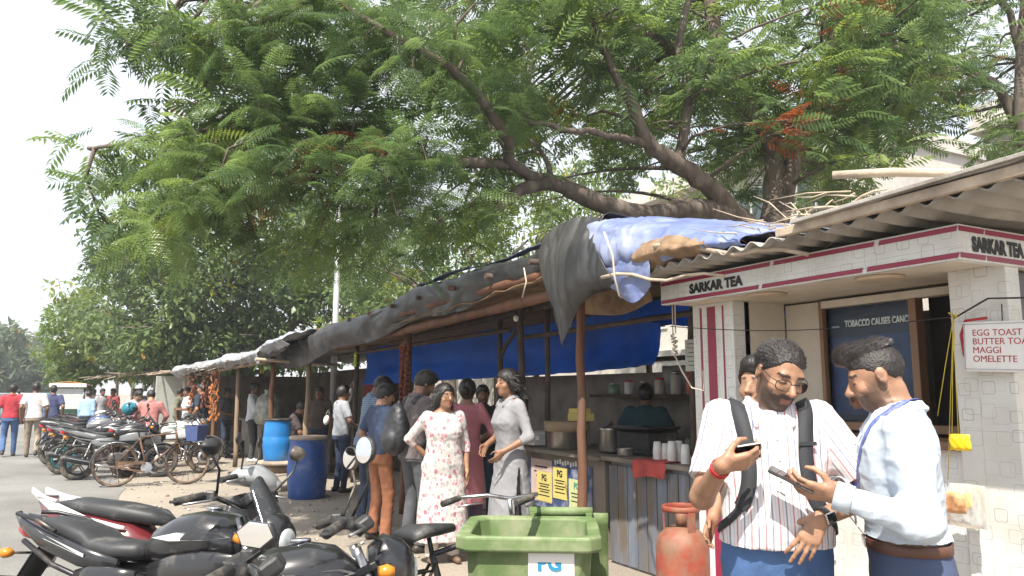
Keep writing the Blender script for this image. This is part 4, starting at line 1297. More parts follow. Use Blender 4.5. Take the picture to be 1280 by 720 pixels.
# loose flap at the near corner
flap = [[(3.38, 5.72, 2.93), (3.34, 5.40, 2.97), (3.33, 5.10, 2.96), (3.34, 4.82, 2.92)],
        [(3.28, 5.66, 2.74), (3.25, 5.40, 2.72), (3.21, 5.08, 2.71), (3.23, 4.78, 2.72)],
        [(3.28, 5.60, 2.52), (3.24, 5.34, 2.48), (3.18, 5.00, 2.48), (3.22, 4.62, 2.52)],
        [(3.32, 5.56, 2.33), (3.26, 5.36, 2.28), (3.22, 5.04, 2.32), (3.26, 4.54, 2.36)],
        [(3.38, 5.50, 2.12), (3.34, 5.40, 1.93), (3.32, 5.06, 2.24), (3.36, 4.62, 2.34)]]
tag(drape('tarp_flap', flap, M_tarp_bk, None, 70, 70, .036, 2.6, .006, 6, (1, 1.6, .5)), 'loose grey black tarpaulin flap hanging over the reddish corner pole', 'tarp')
blue = [[(3.42, 4.92, 2.42), (3.36, 4.60, 2.40), (3.34, 4.24, 2.44), (3.34, 3.75, 2.45), (3.40, 3.35, 2.44)],
        [(3.28, 4.94, 2.58), (3.26, 4.60, 2.53), (3.27, 4.24, 2.52), (3.30, 3.75, 2.50), (3.36, 3.35, 2.46)],
        [(3.27, 4.97, 2.80), (3.28, 4.60, 2.70), (3.31, 4.24, 2.62), (3.36, 3.75, 2.555), (3.44, 3.30, 2.49)],
        [(3.42, 5.02, 2.93), (3.46, 4.60, 2.84), (3.52, 4.24, 2.74), (3.6, 3.75, 2.63), (3.7, 3.25, 2.53)],
        [(4.3, 5.02, 2.98), (4.5, 4.60, 2.92), (4.5, 4.24, 2.84), (4.6, 3.75, 2.72), (4.6, 3.2, 2.60)],
        [(5.8, 5.02, 2.86), (5.8, 4.60, 2.82), (5.8, 4.24, 2.76), (5.8, 3.75, 2.68), (5.8, 3.2, 2.60)]]
tag(drape('blue_tarp', blue, M_tarp_bl, None, 110, 90, .030, 3.0, .006, 4, (1, 1.4, .7)), 'faded blue tarpaulin bunched over the roof beside the kiosk', 'tarp')
bfl = [[(3.28, 4.70, 2.52), (3.26, 4.45, 2.54), (3.28, 4.16, 2.50)], [(3.28, 4.66, 2.38), (3.25, 4.42, 2.38), (3.28, 4.14, 2.38)], [(3.32, 4.56, 2.26), (3.30, 4.34, 2.18), (3.32, 4.18, 2.28)]]
tag(drape('blue_tarp_corner', bfl, M_tarp_bl, None, 40, 40, .014, 4, .005, 9), 'hanging grey blue corner of tarpaulin at the end of the kiosk lettering', 'tarp')
sack = [[(3.30, 4.30, 2.58), (3.30, 3.95, 2.60), (3.32, 3.62, 2.52)], [(3.25, 4.30, 2.48), (3.24, 3.95, 2.49), (3.28, 3.6, 2.47)], [(3.36, 4.28, 2.40), (3.36, 3.95, 2.42), (3.36, 3.6, 2.42)]]
tag(drape('orange_sack', sack, M_jute, None, 26, 16, .025, 5, .005, 12), 'brown orange sacking stuffed under the blue tarpaulin by the lettering', 'sack')
for i, (pts_, lb) in enumerate(((((755, 290, 5.3), (766, 320, 5.25), (768, 345, 5.3), (774, 370, 5.25), (777, 372, 5.3)), 'pale rope tying the black flap to the level stick'), (((655, 335, 6.6), (658, 352, 6.5), (653, 372, 6.6)), 'short pale rope end dangling from the black tarpaulin edge'))):
    b = MB(); b.tube([DP(*q) for q in pts_], .007, 6)
    tag(b.build('tarp_rope', M_rope), lb, 'rope')
# blue strip of tarp along the black one
b2 = [[(XF(q) + .10, q, ZF(q) + .075 + .05 * math.sin(q * 1.7)) for q in (5.9, 6.8, 7.8, 8.8)], [(XF(q) + .32, q, ZF(q) + .125 + .05 * math.sin(q * 1.7)) for q in (5.9, 6.8, 7.8, 8.8)]]
tag(drape('blue_strip', b2, M_tarp_bl, None, 30, 6, .02, 3, .005, 3), 'narrow blue strip of tarpaulin lying on the black tarp ridge', 'tarp')

# --- second stall: grey tarps, dark inside
sB = empty('grey_roofed_stall', (3.4, 18.0, 0)); tag(sB, 'dark stall under crumpled grey tarps behind the blue barrels', 'stall')
oB = Vector(sB.location)


def PB(b, name, m, o0=oB, parent=sB, **k):
    b.v = [tuple(Vector(p) - o0) for p in b.v]
    return b.build(name, m, parent, **k)


for i, (x, yy, h) in enumerate([(2.75, 14.6, 2.2), (2.5, 17.0, 2.15), (2.35, 19.6, 2.1), (2.1, 22.5, 2.0), (5.5, 14.8, 2.2), (5.5, 22, 2.0)]):
    b = MB(); pole(b, (x, yy, 0), (x, yy + .05, h), .05, .042, 100 + i); PB(b, 'post', M_wood if i % 2 else M_bamboo)
b = MB(); pole(b, (2.55, 14.2, 2.10), (2.0, 23, 1.98), .04, None, 111); PB(b, 'beam', M_wood)
b = MB(); pole(b, (2.30, 13.9, 2.12), (3.9, 14.3, 2.05), .03, None, 112); PB(b, 'beam', M_woodlt)
b = MB(); b.box((5.4, 18.6, 1.05), (.08, 8.4, 2.1)); b.box((4.0, 23.0, 1.0), (2.9, .06, 2.0)); PB(b, 'back_panel', mat('dim_boards', (.13, .11, .09), .8, var=.4, scale=2))
b = MB(); b.box((4.9, 15.4, 1.5), (.06, 1.0, .8)); PB(b, 'red_panel', mat('dark_red_panel', (.25, .02, .02), .6, var=.2))
b = MB(); b.box((3.6, 15.9, .42), (.7, 1.9, .84)); b.box((3.55, 15.9, .86), (.8, 2.0, .04)); PB(b, 'counter', mat('stone_counter', (.28, .26, .22), .8, var=.4, scale=5, dirt=(.12, .1, .09), dirt_amt=.4))
b = MB(); b.box((3.6, 19.8, .42), (.7, 2.9, .84)); b.box((3.55, 19.8, .86), (.8, 3.0, .04)); PB(b, 'counter', M_soot)
Yb = [14.0, 15.5, 17, 19, 21, 23.2]
rB = [[(2.45 - .075 * (q - 14) + .05 * math.sin(q * 3), q, 2.10 - .012 * (q - 14) + .05 * math.sin(q * 2.1)) for q in Yb], [(2.35 - .075 * (q - 14), q, 2.24 + .05 * math.sin(q * 1.9) - .012 * (q - 14)) for q in Yb],
      [(3.2 - .05 * (q - 14), q, 2.42 + .06 * math.sin(q * 2.7) - .01 * (q - 14)) for q in Yb], [(5.6, q, 2.35) for q in Yb]]
tag(drape('grey_tarp', rB, M_tarp_gy, None, 150, 46, .08, 1.9, .008, 14, (1, .8, 1)), 'crumpled grey plastic tarp roof of the dark stall', 'tarp')
r2 = [[(2.62, 12.7, 2.30), (2.55, 13.6, 2.24), (2.50, 14.6, 2.18)], [(2.45, 12.7, 2.42), (2.42, 13.6, 2.38), (2.40, 14.6, 2.28)], [(3.0, 12.7, 2.60), (3.0, 13.6, 2.52), (2.9, 14.6, 2.42)], [(4.0, 12.7, 2.60), (4.0, 13.6, 2.5), (3.9, 14.6, 2.45)]]
tag(drape('pale_tarp', r2, tarp_mat('dusty_blue_tarp', (.27, .29, .34), (.42, .42, .42), .6, 2.5), None, 36, 26, .05, 3.2, .008, 15), 'dusty pale blue tarp bulging at the end of the black roof', 'tarp')
b = MB()
for k in range(13):
    yy = 14.2 + k * .7
    x = 2.4 - .075 * (yy - 14); z = 2.28 - .012 * (yy - 14)
    b.tube([(x + .05, yy, z), (x - .10, yy + .25, z - .10), (x - .02, yy + .5, z - .22)], .012, 5)
tag(b.build('tarp_ropes', M_rope), 'ropes and straw hanging along the grey tarp edge', 'rope')
# wares hanging in the dark stall
rr = random.Random(12)
for (yy, ln, w_, c_, nm) in ((21.6, .9, .22, (.35, .11, .03), 'orange brown'), (19.9, .8, .18, (.22, .07, .03), 'dark red'), (18.6, 1.0, .20, (.42, .15, .04), 'bright orange')):
    b = MB(); x = 2.5 - .06 * (yy - 14)
    for k in range(int(ln / .05)):
        for q in range(5):
            b.box((x + rr.uniform(-w_ / 2, w_ / 2), yy + rr.uniform(-w_, w_), 1.98 - k * .055), (.015, .075, .06), (rr.uniform(-.5, .5), 0, rr.uniform(-.5, .5)))
    tag(b.build('hanging_snacks', mat('snack_' + nm, c_, .35, var=.5, scale=25)), '%s strips of snack packets hanging at the grey roofed stall' % nm, 'packets')
b = MB(); b.box((0, 0, .45), (.42, .42, .9)); b.box((0, 0, .93), (.46, .46, .06)); b.box((-.215, 0, .5), (.01, .34, .7)); o = b.build('cold_box', M_red, bevel=.02); p_ = G(281, 556); o.location = (p_.x, p_.y, 0); tag(o, 'bright red upright cabinet at the grey roofed stall', 'cabinet')
e = empty('plastic_sack', (3.1, 16.9, .88)); tag(e, 'tall translucent sack of puffed snacks on the stall counter', 'sack')
b = MB(); b.lathe([(.20, 0), (.25, .06), (.27, .2), (.25, .35), (.22, .5), (.15, .6), (.06, .66), (.09, .72)], 26, wob=lambda t, z: .10 * math.sin(5 * t + z * 9) + .06 * math.sin(11 * t - z * 23)); b.build('sack_body', mat('milky_sack', (.26, .27, .23), .4, var=.5, scale=9), e)

rr = random.Random(31)
for k in range(16):
    yy = 15.1 + rr.uniform(0, 1.7) if k < 7 else 18.5 + rr.uniform(0, 2.7)
    w_, h_ = rr.uniform(.10, .2), rr.uniform(.12, .34)
    c_ = [('brown', (.25, .15, .08)), ('white', (.55, .54, .5)), ('red', (.4, .06, .05)), ('yellow', (.5, .36, .06)), ('green', (.1, .22, .1))][k % 5]
    b = MB(); b.box((0, 0, h_ / 2), (w_, w_ * 1.1, h_)); b.box((0, 0, h_ * .97), (w_ * .9, w_, h_ * .1))
    o = b.build('goods_box', mat('goods_' + c_[0], c_[1], .6, var=.3), None, bevel=.008); o.location = (3.35 + rr.uniform(0, .4), yy, .882); o.rotation_euler = (0, 0, rr.uniform(-.5, .5))
    tag(o, '%s goods box on the counter of the grey roofed stall' % c_[0], 'box', '%s goods on the grey roofed stall' % c_[0])

# --- thatched stall further along
sC = empty('thatched_stall', (1.6, 27, 0)); tag(sC, 'far wooden stall with crooked poles and a thatched roof', 'stall')
oC = Vector(sC.location)
PC = lambda b, name, m, **k: PB(b, name, m, oC, sC, **k)
cl = DP(148, 545, 27.5); cr_ = DP(236, 545, 23.0)
for i, (px, dep, h) in enumerate(((146, 28, 2.25), (165, 27, 2.2), (194, 25.5, 2.3), (203, 25, 2.2), (232, 24, 2.2))):
    p_ = DP(px, 490, dep); b = MB(); pole(b, (p_.x, p_.y, 0), (p_.x + .1 * math.sin(i * 3), p_.y, h), .06, .05, 130 + i); PC(b, 'post', M_woodlt)
a, c = DP(140, 490, 28.5), DP(240, 490, 23.5)
back = Vector((2.6, 1.2, 0))
b = MB(); pole(b, (a.x, a.y, 2.15), (c.x, c.y, 2.2), .05, None, 140); PC(b, 'beam', M_woodlt)
b = MB(); q = (Vector((a.x, a.y, 0)) + Vector((c.x, c.y, 0))) / 2 + back; b.box((q.x, q.y, 1.0), (.1, 7.0, 2.0), rz=math.atan2(-(c.x - a.x), c.y - a.y)); PC(b, 'back_panel', M_dkwood)
b = MB(); p_ = DP(215, 490, 24.3); b.box((p_.x, p_.y, 1.05), (1.0, .06, 2.0), rz=.3); PC(b, 'pale_sheet', mat('pale_sheet', (.42, .44, .40), .7, var=.1))
b = MB(); p_ = DP(185, 490, 26.5); b.box((p_.x, p_.y, .5), (2.6, .6, .95), rz=-.9); PC(b, 'counter', mat('red_counter', (.22, .05, .035), .6, var=.4, scale=4))
b = MB(); rr = random.Random(77)
for k in range(260):
    t, s_ = rr.random(), rr.random()
    p_ = Vector((a.x, a.y, 2.22)).lerp(Vector((c.x, c.y, 2.26)), t * 1.1 - .05) + Vector((-.55, -.35, -.12)) + (back * 1.25 + Vector((0, 0, .5))) * s_
    d = Vector((rr.gauss(-.6, .25), rr.gauss(-.3, .25), rr.gauss(-.12, .08))) * rr.uniform(.4, .9)
    b.tube([p_, p_ + d], [.022, .008], 4)
PC(b, 'thatch', M_woodlt)['kind'] = 'stuff'
b = MB(); z0 = Vector((0, 0, 2.2))
b.add([Vector((a.x - .4, a.y - .3, 2.12)), Vector((c.x - .4, c.y - .3, 2.16)), Vector((c.x, c.y, 2.7)) + back, Vector((a.x, a.y, 2.7)) + back], [(0, 1, 2, 3)]); PC(b, 'roof_sheet', M_dkwood, solid=.04)
for k in range(7):
    p_ = DP(158 + k * 11, 490, 26.8 - k * .35); b = MB(); s_ = rr.uniform(.12, .2); b.box((p_.x + .3, p_.y + .2, 1.55 + .12 * (k % 3)), (.1, s_, s_ * 1.4), rz=-.9)
    o = b.build('hanging_bag', mat('bag_%d' % (k % 4), [(.4, .12, .05), (.45, .4, .3), (.1, .12, .16), (.3, .2, .1)][k % 4], .6)); tag(o, 'small snack bag hanging in the far thatched stall', 'bag', 'bags hanging in the thatched stall')

# --- light steel lamp post among the trees
b = empty('street_light_pole', (0, 0, 0)); p_ = XP(417, 480, 4.9); b.location = (p_.x, p_.y, 0); tag(b, 'plain pale grey steel pole rising behind the black tarp', 'pole')
q = MB(); q.tube([(0, 0, 0), (0, 0, 3.0), (0, 0, 6.6)], [.085, .075, .06], 14); q.build('shaft', mat('galvanised', (.50, .51, .52), .5, .3, var=.08), b)
q = MB(); q.tube([(0, 0, 6.55), (-.3, 0, 6.9), (-1.0, 0, 7.0)], [.035, .03, .03], 8); q.box((-1.2, 0, 6.98), (.5, .16, .09)); q.build('lamp_head', M_steel, b)

# ================================================================== TWO-WHEELERS
M_tail_red = mat('tail_lamp_red', (.42, .015, .02), .2, var=.1, coat=.5)
M_amber = mat('indicator_amber', (.55, .20, .02), .25)
M_plate = mat('number_plate', (.62, .62, .58), .5, dirt=DUST, dirt_amt=.3)
M_lens = mat('headlamp_lens', (.55, .58, .60), .08, .3, var=.1)
M_visor = mat('smoked_visor', (.03, .032, .035), .12, var=.2, dirt=(.2, .19, .17), dirt_amt=.25, dirt_scale=12)
M_engine = mat('cast_engine', (.10, .10, .105), .5, .8, var=.25, dirt=(.12, .09, .06), dirt_amt=.45, dirt_scale=10)
M_alloy_bk = mat('black_alloy', (.035, .035, .038), .45, .5, var=.2, dirt=DUST, dirt_amt=.4, dirt_scale=6)
M_teal_al = mat('teal_alloy', (.02, .30, .34), .4, .2, var=.2, dirt=DUST, dirt_amt=.3)


def paint(n, c, rough=.28): return mat('paint_' + n, c, rough, var=.1, coat=.6, dirt=(.2, .18, .15), dirt_amt=.15, dirt_scale=7)


M_p_black = paint('black', (.014, .014, .016)); M_p_silver = paint('silver', (.48, .49, .50), .35); M_p_white = paint('white', (.68, .68, .67)); M_p_red = paint('red', (.34, .02, .025)); M_p_grey = paint('grey', (.14, .145, .155), .4)
M_p_dsil = paint('dull_silver', (.27, .28, .29), .4); M_p_blue = paint('blue', (.025, .06, .18)); M_p_green = paint('green', (.02, .12, .10))


def wheel(parent, x, rr_=.30, w=.10, rim_m=None, spokes=5, disc=True, name='wheel', thin=False):
    wz = rr_
    e = MB(); tr = w * .5
    prof = []
    for k in range(13):
        a = 2 * math.pi * k / 12
        prof.append((rr_ - tr * .95 + tr * .95 * math.cos(a), tr * math.sin(a)))
    e.lathe(prof, 36, (0, 0, 0), 'Y', caps=False)
    t = e.build(name, M_rubber, parent, fix=True); t.location = (x, 0, wz)
    ri = rr_ - tr * 1.9
    m = MB(); m.lathe([(ri + .006, -tr * .7), (ri + .012, -tr * .75), (ri + .012, tr * .75), (ri + .006, tr * .7), (ri - .014, tr * .3), (ri - .014, -tr * .3), (ri + .006, -tr * .7)], 36, (0, 0, 0), 'Y', caps=False)
    hub = .018 if thin else .055
    m.lathe([(hub, -tr * .8), (hub, tr * .8)], 18, (0, 0, 0), 'Y')
    for k in range(spokes):
        a = 2 * math.pi * k / spokes + .3
        if thin:
            for sg in (-1, 1):
                m.tube([(hub * math.cos(a + .9 * sg), .02 * sg, hub * math.sin(a + .9 * sg)), ((ri - .01) * math.cos(a), 0, (ri - .01) * math.sin(a))], .0016, 4)
        else:
            for da in (-.10, .10): m.bar((.045 * math.cos(a + da * 3), 0, .045 * math.sin(a + da * 3)), ((ri - .004) * math.cos(a + da), 0, (ri - .004) * math.sin(a + da)), .022, .020)
    m.build('rim', rim_m or M_alloy_bk, t, fix=True)
    if disc:
        d = MB(); d.lathe([(.07, -.004), (.12, -.004), (.12, .004), (.07, .004), (.07, -.004)], 28, (0, -tr - .012, 0), 'Y', caps=False); d.build('brake_disc', M_steel, t)
    return t


def mirror(parent, base, tip, face=-1, shape='hex', size=.044, rot=0.0):
    """stem and head; the glass looks backwards (-X)"""
    e = MB(); base, tip = Vector(base), Vector(tip)
    e.tube([base, base.lerp(tip, .55) + Vector((.03, 0, .01)), tip], [.006, .006, .005], 6)
    o = e.build('mirror', M_black, parent)
    h = MB()
    n = 6 if shape == 'hex' else (20 if shape == 'round' else 16)
    ring = []
    for k in range(n):
        a = 2 * math.pi * k / n + (.0 if shape != 'hex' else .2)
        sx, sz = (1.45, .85) if shape in ('hex', 'drop') else (1.15, 1.15)
        y, z = size * sx * math.cos(a), size * sz * math.sin(a)
        if shape == 'drop': z *= 1 - .35 * (y / (size * 1.45)) * (1 if tip.y > 0 else -1)
        ring.append((y, z))
    V = []
    for dx, k in ((-.014, .93), (-.012, 1.0), (.008, .9), (.024, .45), (.028, .0)):
        V += [(tip.x + dx, tip.y + y * k, tip.z + size * .7 + z * k) for y, z in ring]
    RT = Matrix.Translation(tip) @ Matrix.Rotation(rot, 4, 'Z') @ Matrix.Translation(-tip)
    V = [tuple(RT @ Vector(p)) for p in V]
    F_ = [(j * n + k, j * n + (k + 1) % n, (j + 1) * n + (k + 1) % n, (j + 1) * n + k) for j in range(4) for k in range(n)]
    h.add(V, F_, True); h.f.append(tuple(range(n - 1, -1, -1))); h.sm.append(False)
    h.build('mirror_housing', M_black, o, fix=True)
    g_ = MB(); g_.add([tuple(RT @ Vector((tip.x - .0152, tip.y + y * .9, tip.z + size * .7 + z * .9))) for y, z in ring], [tuple(range(n))]); g_.build('mirror_glass', M_glass_mirror, o)
    return o


def motorcycle(label, loc, heading, tank_m=None, tail_m=None, accent=None, rim_m=None, lean=R(7), mir='hex', visor=True, seat_two=True, group=None, spokes=5, plate=None, guard=True, mirrors=True, mir_up=1.0, rearm=None, mir_rot=0.0):
    """a commuter motorcycle: front towards +X, standing on its side stand"""
    tank_m, tail_m, accent = tank_m or M_p_black, tail_m or M_p_black, accent or M_p_silver
    root = empty('motorcycle', (loc[0], loc[1], 0)); root.rotation_euler = Euler((-lean, 0, heading), 'XYZ'); tag(root, label, 'motorcycle', group)
    B = lambda b, n, m, par=root, **k: b.build(n, m, par, **k)
    xr, xf, wr = -.66, .68, .30
    wheel(root, xr, wr, .115, rearm or rim_m, spokes, False); wf = wheel(root, xf, wr, .09, rim_m, spokes, True)
    # frame, swing arm, shocks
    b = MB(); b.tube([(.42, 0, .84), (.20, 0, .74), (-.28, 0, .70), (-.80, 0, .78)], .022, 8); b.tube([(.42, 0, .80), (.30, 0, .50), (.26, 0, .28), (-.15, 0, .25), (-.28, 0, .45), (-.28, 0, .70)], .020, 8)
    for sg in (-1, 1): b.tube([(-.24, .10 * sg, .60), (-.62, .11 * sg, .70), (-.86, .09 * sg, .80)], .013, 7)
    B(b, 'frame', M_dkmetal)
    b = MB()
    for sg in (-1, 1): b.bar((-.20, .085 * sg, .36), (xr - .03, .095 * sg, wr), .022, .040)
    B(b, 'swing_arm', M_dkmetal, bevel=.004)
    for sg in (-1, 1):
        b = MB(); b.tube([(-.56, .125 * sg, .36), (-.46, .125 * sg, .66)], .015, 8)
        for k in range(9): b.lathe([(.020, -.006), (.027, 0), (.020, .006)], 10, (-.545 + .0085 * k, .125 * sg, .41 + .026 * k))
        B(b, 'shock_absorber', M_steel if sg < 0 else M_black)
    # engine
    b = MB(); b.loft([(-.20, 0, .34, .09, .08, 4), (-.14, 0, .36, .125, .11, 4), (.06, 0, .36, .125, .115, 4), (.14, 0, .36, .09, .09, 4)], 16)
    b.lathe([(.085, .13), (.09, .145), (.09, .155), (.07, .165)], 20, (-.02, 0, .36), 'Y'); b.lathe([(.085, -.165), (.09, -.15), (.09, -.14), (.07, -.13)], 20, (-.04, 0, .36), 'Y')
    for k in range(7): b.box((.10 + .022 * k, 0, .47 + .022 * k), (.20 - .006 * k, .19, .010), (0, -.45, 0))
    b.box((.19, 0, .56), (.15, .16, .08), (0, -.45, 0)); B(b, 'engine', M_engine, bevel=.004)
    b = MB(); b.tube([(.22, -.05, .50), (.33, -.07, .44), (.30, -.10, .26), (.05, -.14, .20), (-.25, -.16, .22), (-.42, -.17, .27)], .020, 8)
    B(b, 'exhaust_pipe', M_steel)
    b = MB(); b.tube([(-.38, -.17, .265), (-.45, -.17, .285), (-.85, -.18, .38), (-.92, -.18, .395)], [.028, .05, .056, .04], 14); mf = B(b, 'muffler', M_black)
    b = MB(); b.bar((-.46, -.222, .30), (-.78, -.236, .375), .075, .006); B(b, 'heat_shield', M_chrome, mf)
    # chain case, pegs, pedal, stand
    b = MB(); b.bar((-.10, .115, .36), (-.68, .115, .33), .02, .07); B(b, 'chain_cover', M_black, bevel=.008)
    for sg in (-1, 1):
        b = MB(); b.tube([(-.10, .14 * sg, .33), (-.10, .27 * sg, .33)], .014, 8); B(b, 'foot_peg', M_rubber)
        b = MB(); b.tube([(-.34, .14 * sg, .42), (-.40, .20 * sg, .42)], .012, 8); B(b, 'foot_peg', M_rubber)
    b = MB(); b.tube([(-.08, .13, .26), (-.12, .30, .02 + .04)], .011, 7); B(b, 'side_stand', M_steel)
    b = MB(); b.tube([(.10, .19, .26), (.20, .20, .28), (.24, .20, .31)], .008, 6); B(b, 'gear_lever', M_chrome)
    # tank
    b = MB(); b.loft([(-.10, 0, .80, .085, .05, 2.6), (-.05, 0, .83, .115, .085, 2.6), (.08, 0, .86, .150, .115, 2.6), (.22, 0, .875, .165, .125, 2.5), (.33, 0, .865, .150, .115, 2.5), (.41, 0, .84, .10, .08, 2.4), (.44, 0, .82, .05, .045, 2.2)], 22)
    tk = B(b, 'fuel_tank', tank_m)
    b = MB(); b.lathe([(.038, .0), (.04, .006), (.034, .012), (0, .013)], 18, (.20, 0, .998)); B(b, 'fuel_cap', M_chrome, tk)
    for sg in (-1, 1):
        b = MB(); b.add([(-.04, .120 * sg, .86), (.14, .166 * sg, .895), (.34, .154 * sg, .905), (.40, .115 * sg, .885), (.30, .165 * sg, .870), (.10, .166 * sg, .855)], [(0, 1, 2, 3, 4, 5)]); B(b, 'tank_decal', accent, tk)
        b = MB(); b.loft([(-.02, .13 * sg, .70, .012, .05, 2.4), (.12, .16 * sg, .72, .018, .075, 2.6), (.30, .175 * sg, .74, .018, .085, 2.6), (.44, .16 * sg, .77, .012, .05, 2.4), (.50, .14 * sg, .79, .004, .015, 2)], 12); B(b, 'tank_shroud', tail_m)
    # seat(s)
    b = MB()
    if seat_two:
        b.loft([(-.13, 0, .785, .075, .035, 2.8), (-.16, 0, .79, .105, .045, 2.8), (-.28, 0, .785, .130, .045, 3), (-.42, 0, .80, .130, .045, 3), (-.47, 0, .83, .125, .050, 3), (-.60, 0, .865, .120, .045, 3), (-.74, 0, .885, .105, .038, 2.8), (-.80, 0, .89, .07, .022, 2.4)], 18)
    else:
        b.loft([(-.10, 0, .80, .08, .04, 2.8), (-.25, 0, .80, .13, .05, 3), (-.50, 0, .82, .13, .05, 3), (-.80, 0, .83, .10, .04, 2.6)], 18)
    B(b, 'seat', M_vinyl)
    # side panels and tail
    for sg in (-1, 1):
        b = MB(); b.loft([(-.46, .125 * sg, .66, .012, .03, 2.4), (-.36, .135 * sg, .645, .022, .075, 2.6), (-.20, .135 * sg, .635, .022, .085, 2.6), (-.10, .125 * sg, .66, .014, .05, 2.4)], 12); B(b, 'side_panel', tail_m)
        b = MB(); b.loft([(-.22, .118 * sg, .725, .014, .03, 2.4), (-.45, .125 * sg, .755, .022, .050, 2.4), (-.70, .110 * sg, .815, .022, .050, 2.4), (-.92, .065 * sg, .885, .016, .028, 2.2), (-1.0, .035 * sg, .915, .008, .010, 2)], 12); pn = B(b, 'tail_cowl', tail_m)
        b = MB(); b.add([(-.40, .151 * sg, .768), (-.68, .135 * sg, .838), (-.88, .086 * sg, .893), (-.88, .086 * sg, .882), (-.68, .135 * sg, .818), (-.40, .151 * sg, .752)], [(0, 1, 2, 3, 4, 5)]); B(b, 'tail_decal', accent, pn)
        b = MB(); b.tube([(-.60, .15 * sg, .86), (-.72, .15 * sg, .905), (-.90, .12 * sg, .93), (-.95, .06 * sg, .93)], .011, 8); B(b, 'grab_rail', M_dkmetal if accent is not M_p_white else M_p_silver)
    b = MB(); b.loft([(-.84, 0, .83, .055, .035, 2.6), (-.93, 0, .845, .050, .040, 2.6), (-.98, 0, .85, .03, .025, 2.4)], 14); B(b, 'tail_light', M_tail_red)
    # rear mudguard, hugger, plate
    b = MB(); b.grid(lambda u, v: (-.80 - .20 * u, (v - .5) * .16 * (1 - .2 * u), .78 - .30 * u - .02 * u * u - .03 * (2 * v - 1) ** 2), 8, 6); fd = B(b, 'rear_mudguard', M_black, solid=.006)
    b = MB(); b.box((-1.0, 0, .52), (.008, .17, .10), (0, .35, 0)); pl_ = B(b, 'number_plate', plate or M_plate, fd)
    b = MB(); b.grid(lambda u, v: (xr + .325 * math.cos(R(20 + 130 * u)), (v - .5) * .12, wr + .325 * math.sin(R(20 + 130 * u)) - .02 * (2 * v - 1) ** 2), 14, 4); B(b, 'tyre_hugger', M_black, solid=.005)
    for sg in (-1, 1):
        b = MB(); b.tube([(-.84, .05 * sg, .74), (-.86, .14 * sg, .745)], .007, 6); i_ = B(b, 'indicator', M_black)
        b = MB(); b.loft([(-.905, .165 * sg, .745, .022, .018, 2.4), (-.87, .165 * sg, .745, .032, .026, 2.6), (-.84, .165 * sg, .745, .02, .015, 2.2)], 10); B(b, 'indicator_lens', M_amber, i_)
    # front end
    ax, az = xf, wr
    hx, hz = .41, .93
    for sg in (-1, 1):
        b = MB(); b.tube([(ax, .075 * sg, az), (ax - .12, .075 * sg, az + .29)], .026, 10); b.tube([(ax - .11, .075 * sg, az + .27), (hx - .01, .075 * sg, hz + .04)], .018, 10); B(b, 'fork_leg', M_steel if sg > 0 else M_steel)
    b = MB(); b.box((hx + .02, 0, hz - .04), (.10, .20, .03), (0, -.4, 0)); b.box((hx + .07, 0, hz - .20), (.10, .19, .03), (0, -.4, 0)); B(b, 'fork_clamp', M_dkmetal, bevel=.006)
    b = MB(); b.grid(lambda u, v: (ax + .33 * math.cos(R(20 + 125 * u)), (v - .5) * .12, az + .33 * math.sin(R(20 + 125 * u)) - .025 * (2 * v - 1) ** 2), 14, 4); B(b, 'front_mudguard', tank_m, solid=.005)
    b = MB(); b.tube([(hx - .13, -.36, hz + .11), (hx - .06, -.24, hz + .14), (hx, -.10, hz + .09), (hx, .10, hz + .09), (hx - .06, .24, hz + .14), (hx - .13, .36, hz + .11)], .011, 8); hb = B(b, 'handlebar', M_dkmetal)
    for sg in (-1, 1):
        b = MB(); b.tube([(hx - .075, .255 * sg, hz + .136), (hx - .135, .365 * sg, hz + .108)], [.019, .018], 10); b.lathe([(.022, -.006), (.022, .006)], 10, (hx - .135, .365 * sg, hz + .108)); B(b, 'grip', M_rubber, hb)
        b = MB(); b.tube([(hx - .03, .22 * sg, hz + .135), (hx + .0, .30 * sg, hz + .12), (hx - .06, .40 * sg, hz + .10)], .0055, 6); B(b, 'lever', M_steel, hb)
        b = MB(); b.box((hx - .06, .225 * sg, hz + .137), (.045, .06, .045), (0, 0, -.4 * sg)); B(b, 'switch_box', M_black, hb, bevel=.008)
        if mirrors is True or (mirrors and sg in mirrors): mirror(root, (hx - .04, .215 * sg, hz + .15), (hx - .02 + .02, .34 * sg, hz + .15 + .17 * mir_up), -1, mir, rot=mir_rot)
    b = MB(); b.box((hx + .02, 0, hz + .12), (.07, .17, .05), (0, -.6, 0)); B(b, 'instrument_panel', M_black, bevel=.012)
    b = MB()
    for k in range(3): b.tube([(hx - .04, .2 - .2 * k, hz + .13), (hx + .08, .12 - .12 * k, hz + .06), (hx + .05, .0, hz - .08), (.32, .03, .70)], .0045, 5)
    B(b, 'cables', M_black)
    b = MB(); b.loft([(hx + .04, 0, hz - .03, .07, .07, 2.4), (hx + .10, 0, hz - .02, .10, .105, 2.6), (hx + .17, 0, hz - .04, .095, .10, 2.6), (hx + .21, 0, hz - .055, .075, .075, 2.4)], 18); cw_ = B(b, 'headlight_cowl', tank_m)
    b = MB(); b.loft([(hx + .195, 0, hz - .055, .074, .072, 2.4), (hx + .225, 0, hz - .062, .05, .05, 2.2)], 16); B(b, 'headlight', M_lens, cw_)
    if visor:
        b = MB(); b.grid(lambda u, v: (hx + .17 - .15 * v, (u - .5) * .24 * (1 - .45 * v), hz + .03 + .20 * v - .055 * (2 * u - 1) ** 2), 10, 8); B(b, 'visor', M_visor, cw_, solid=.005)
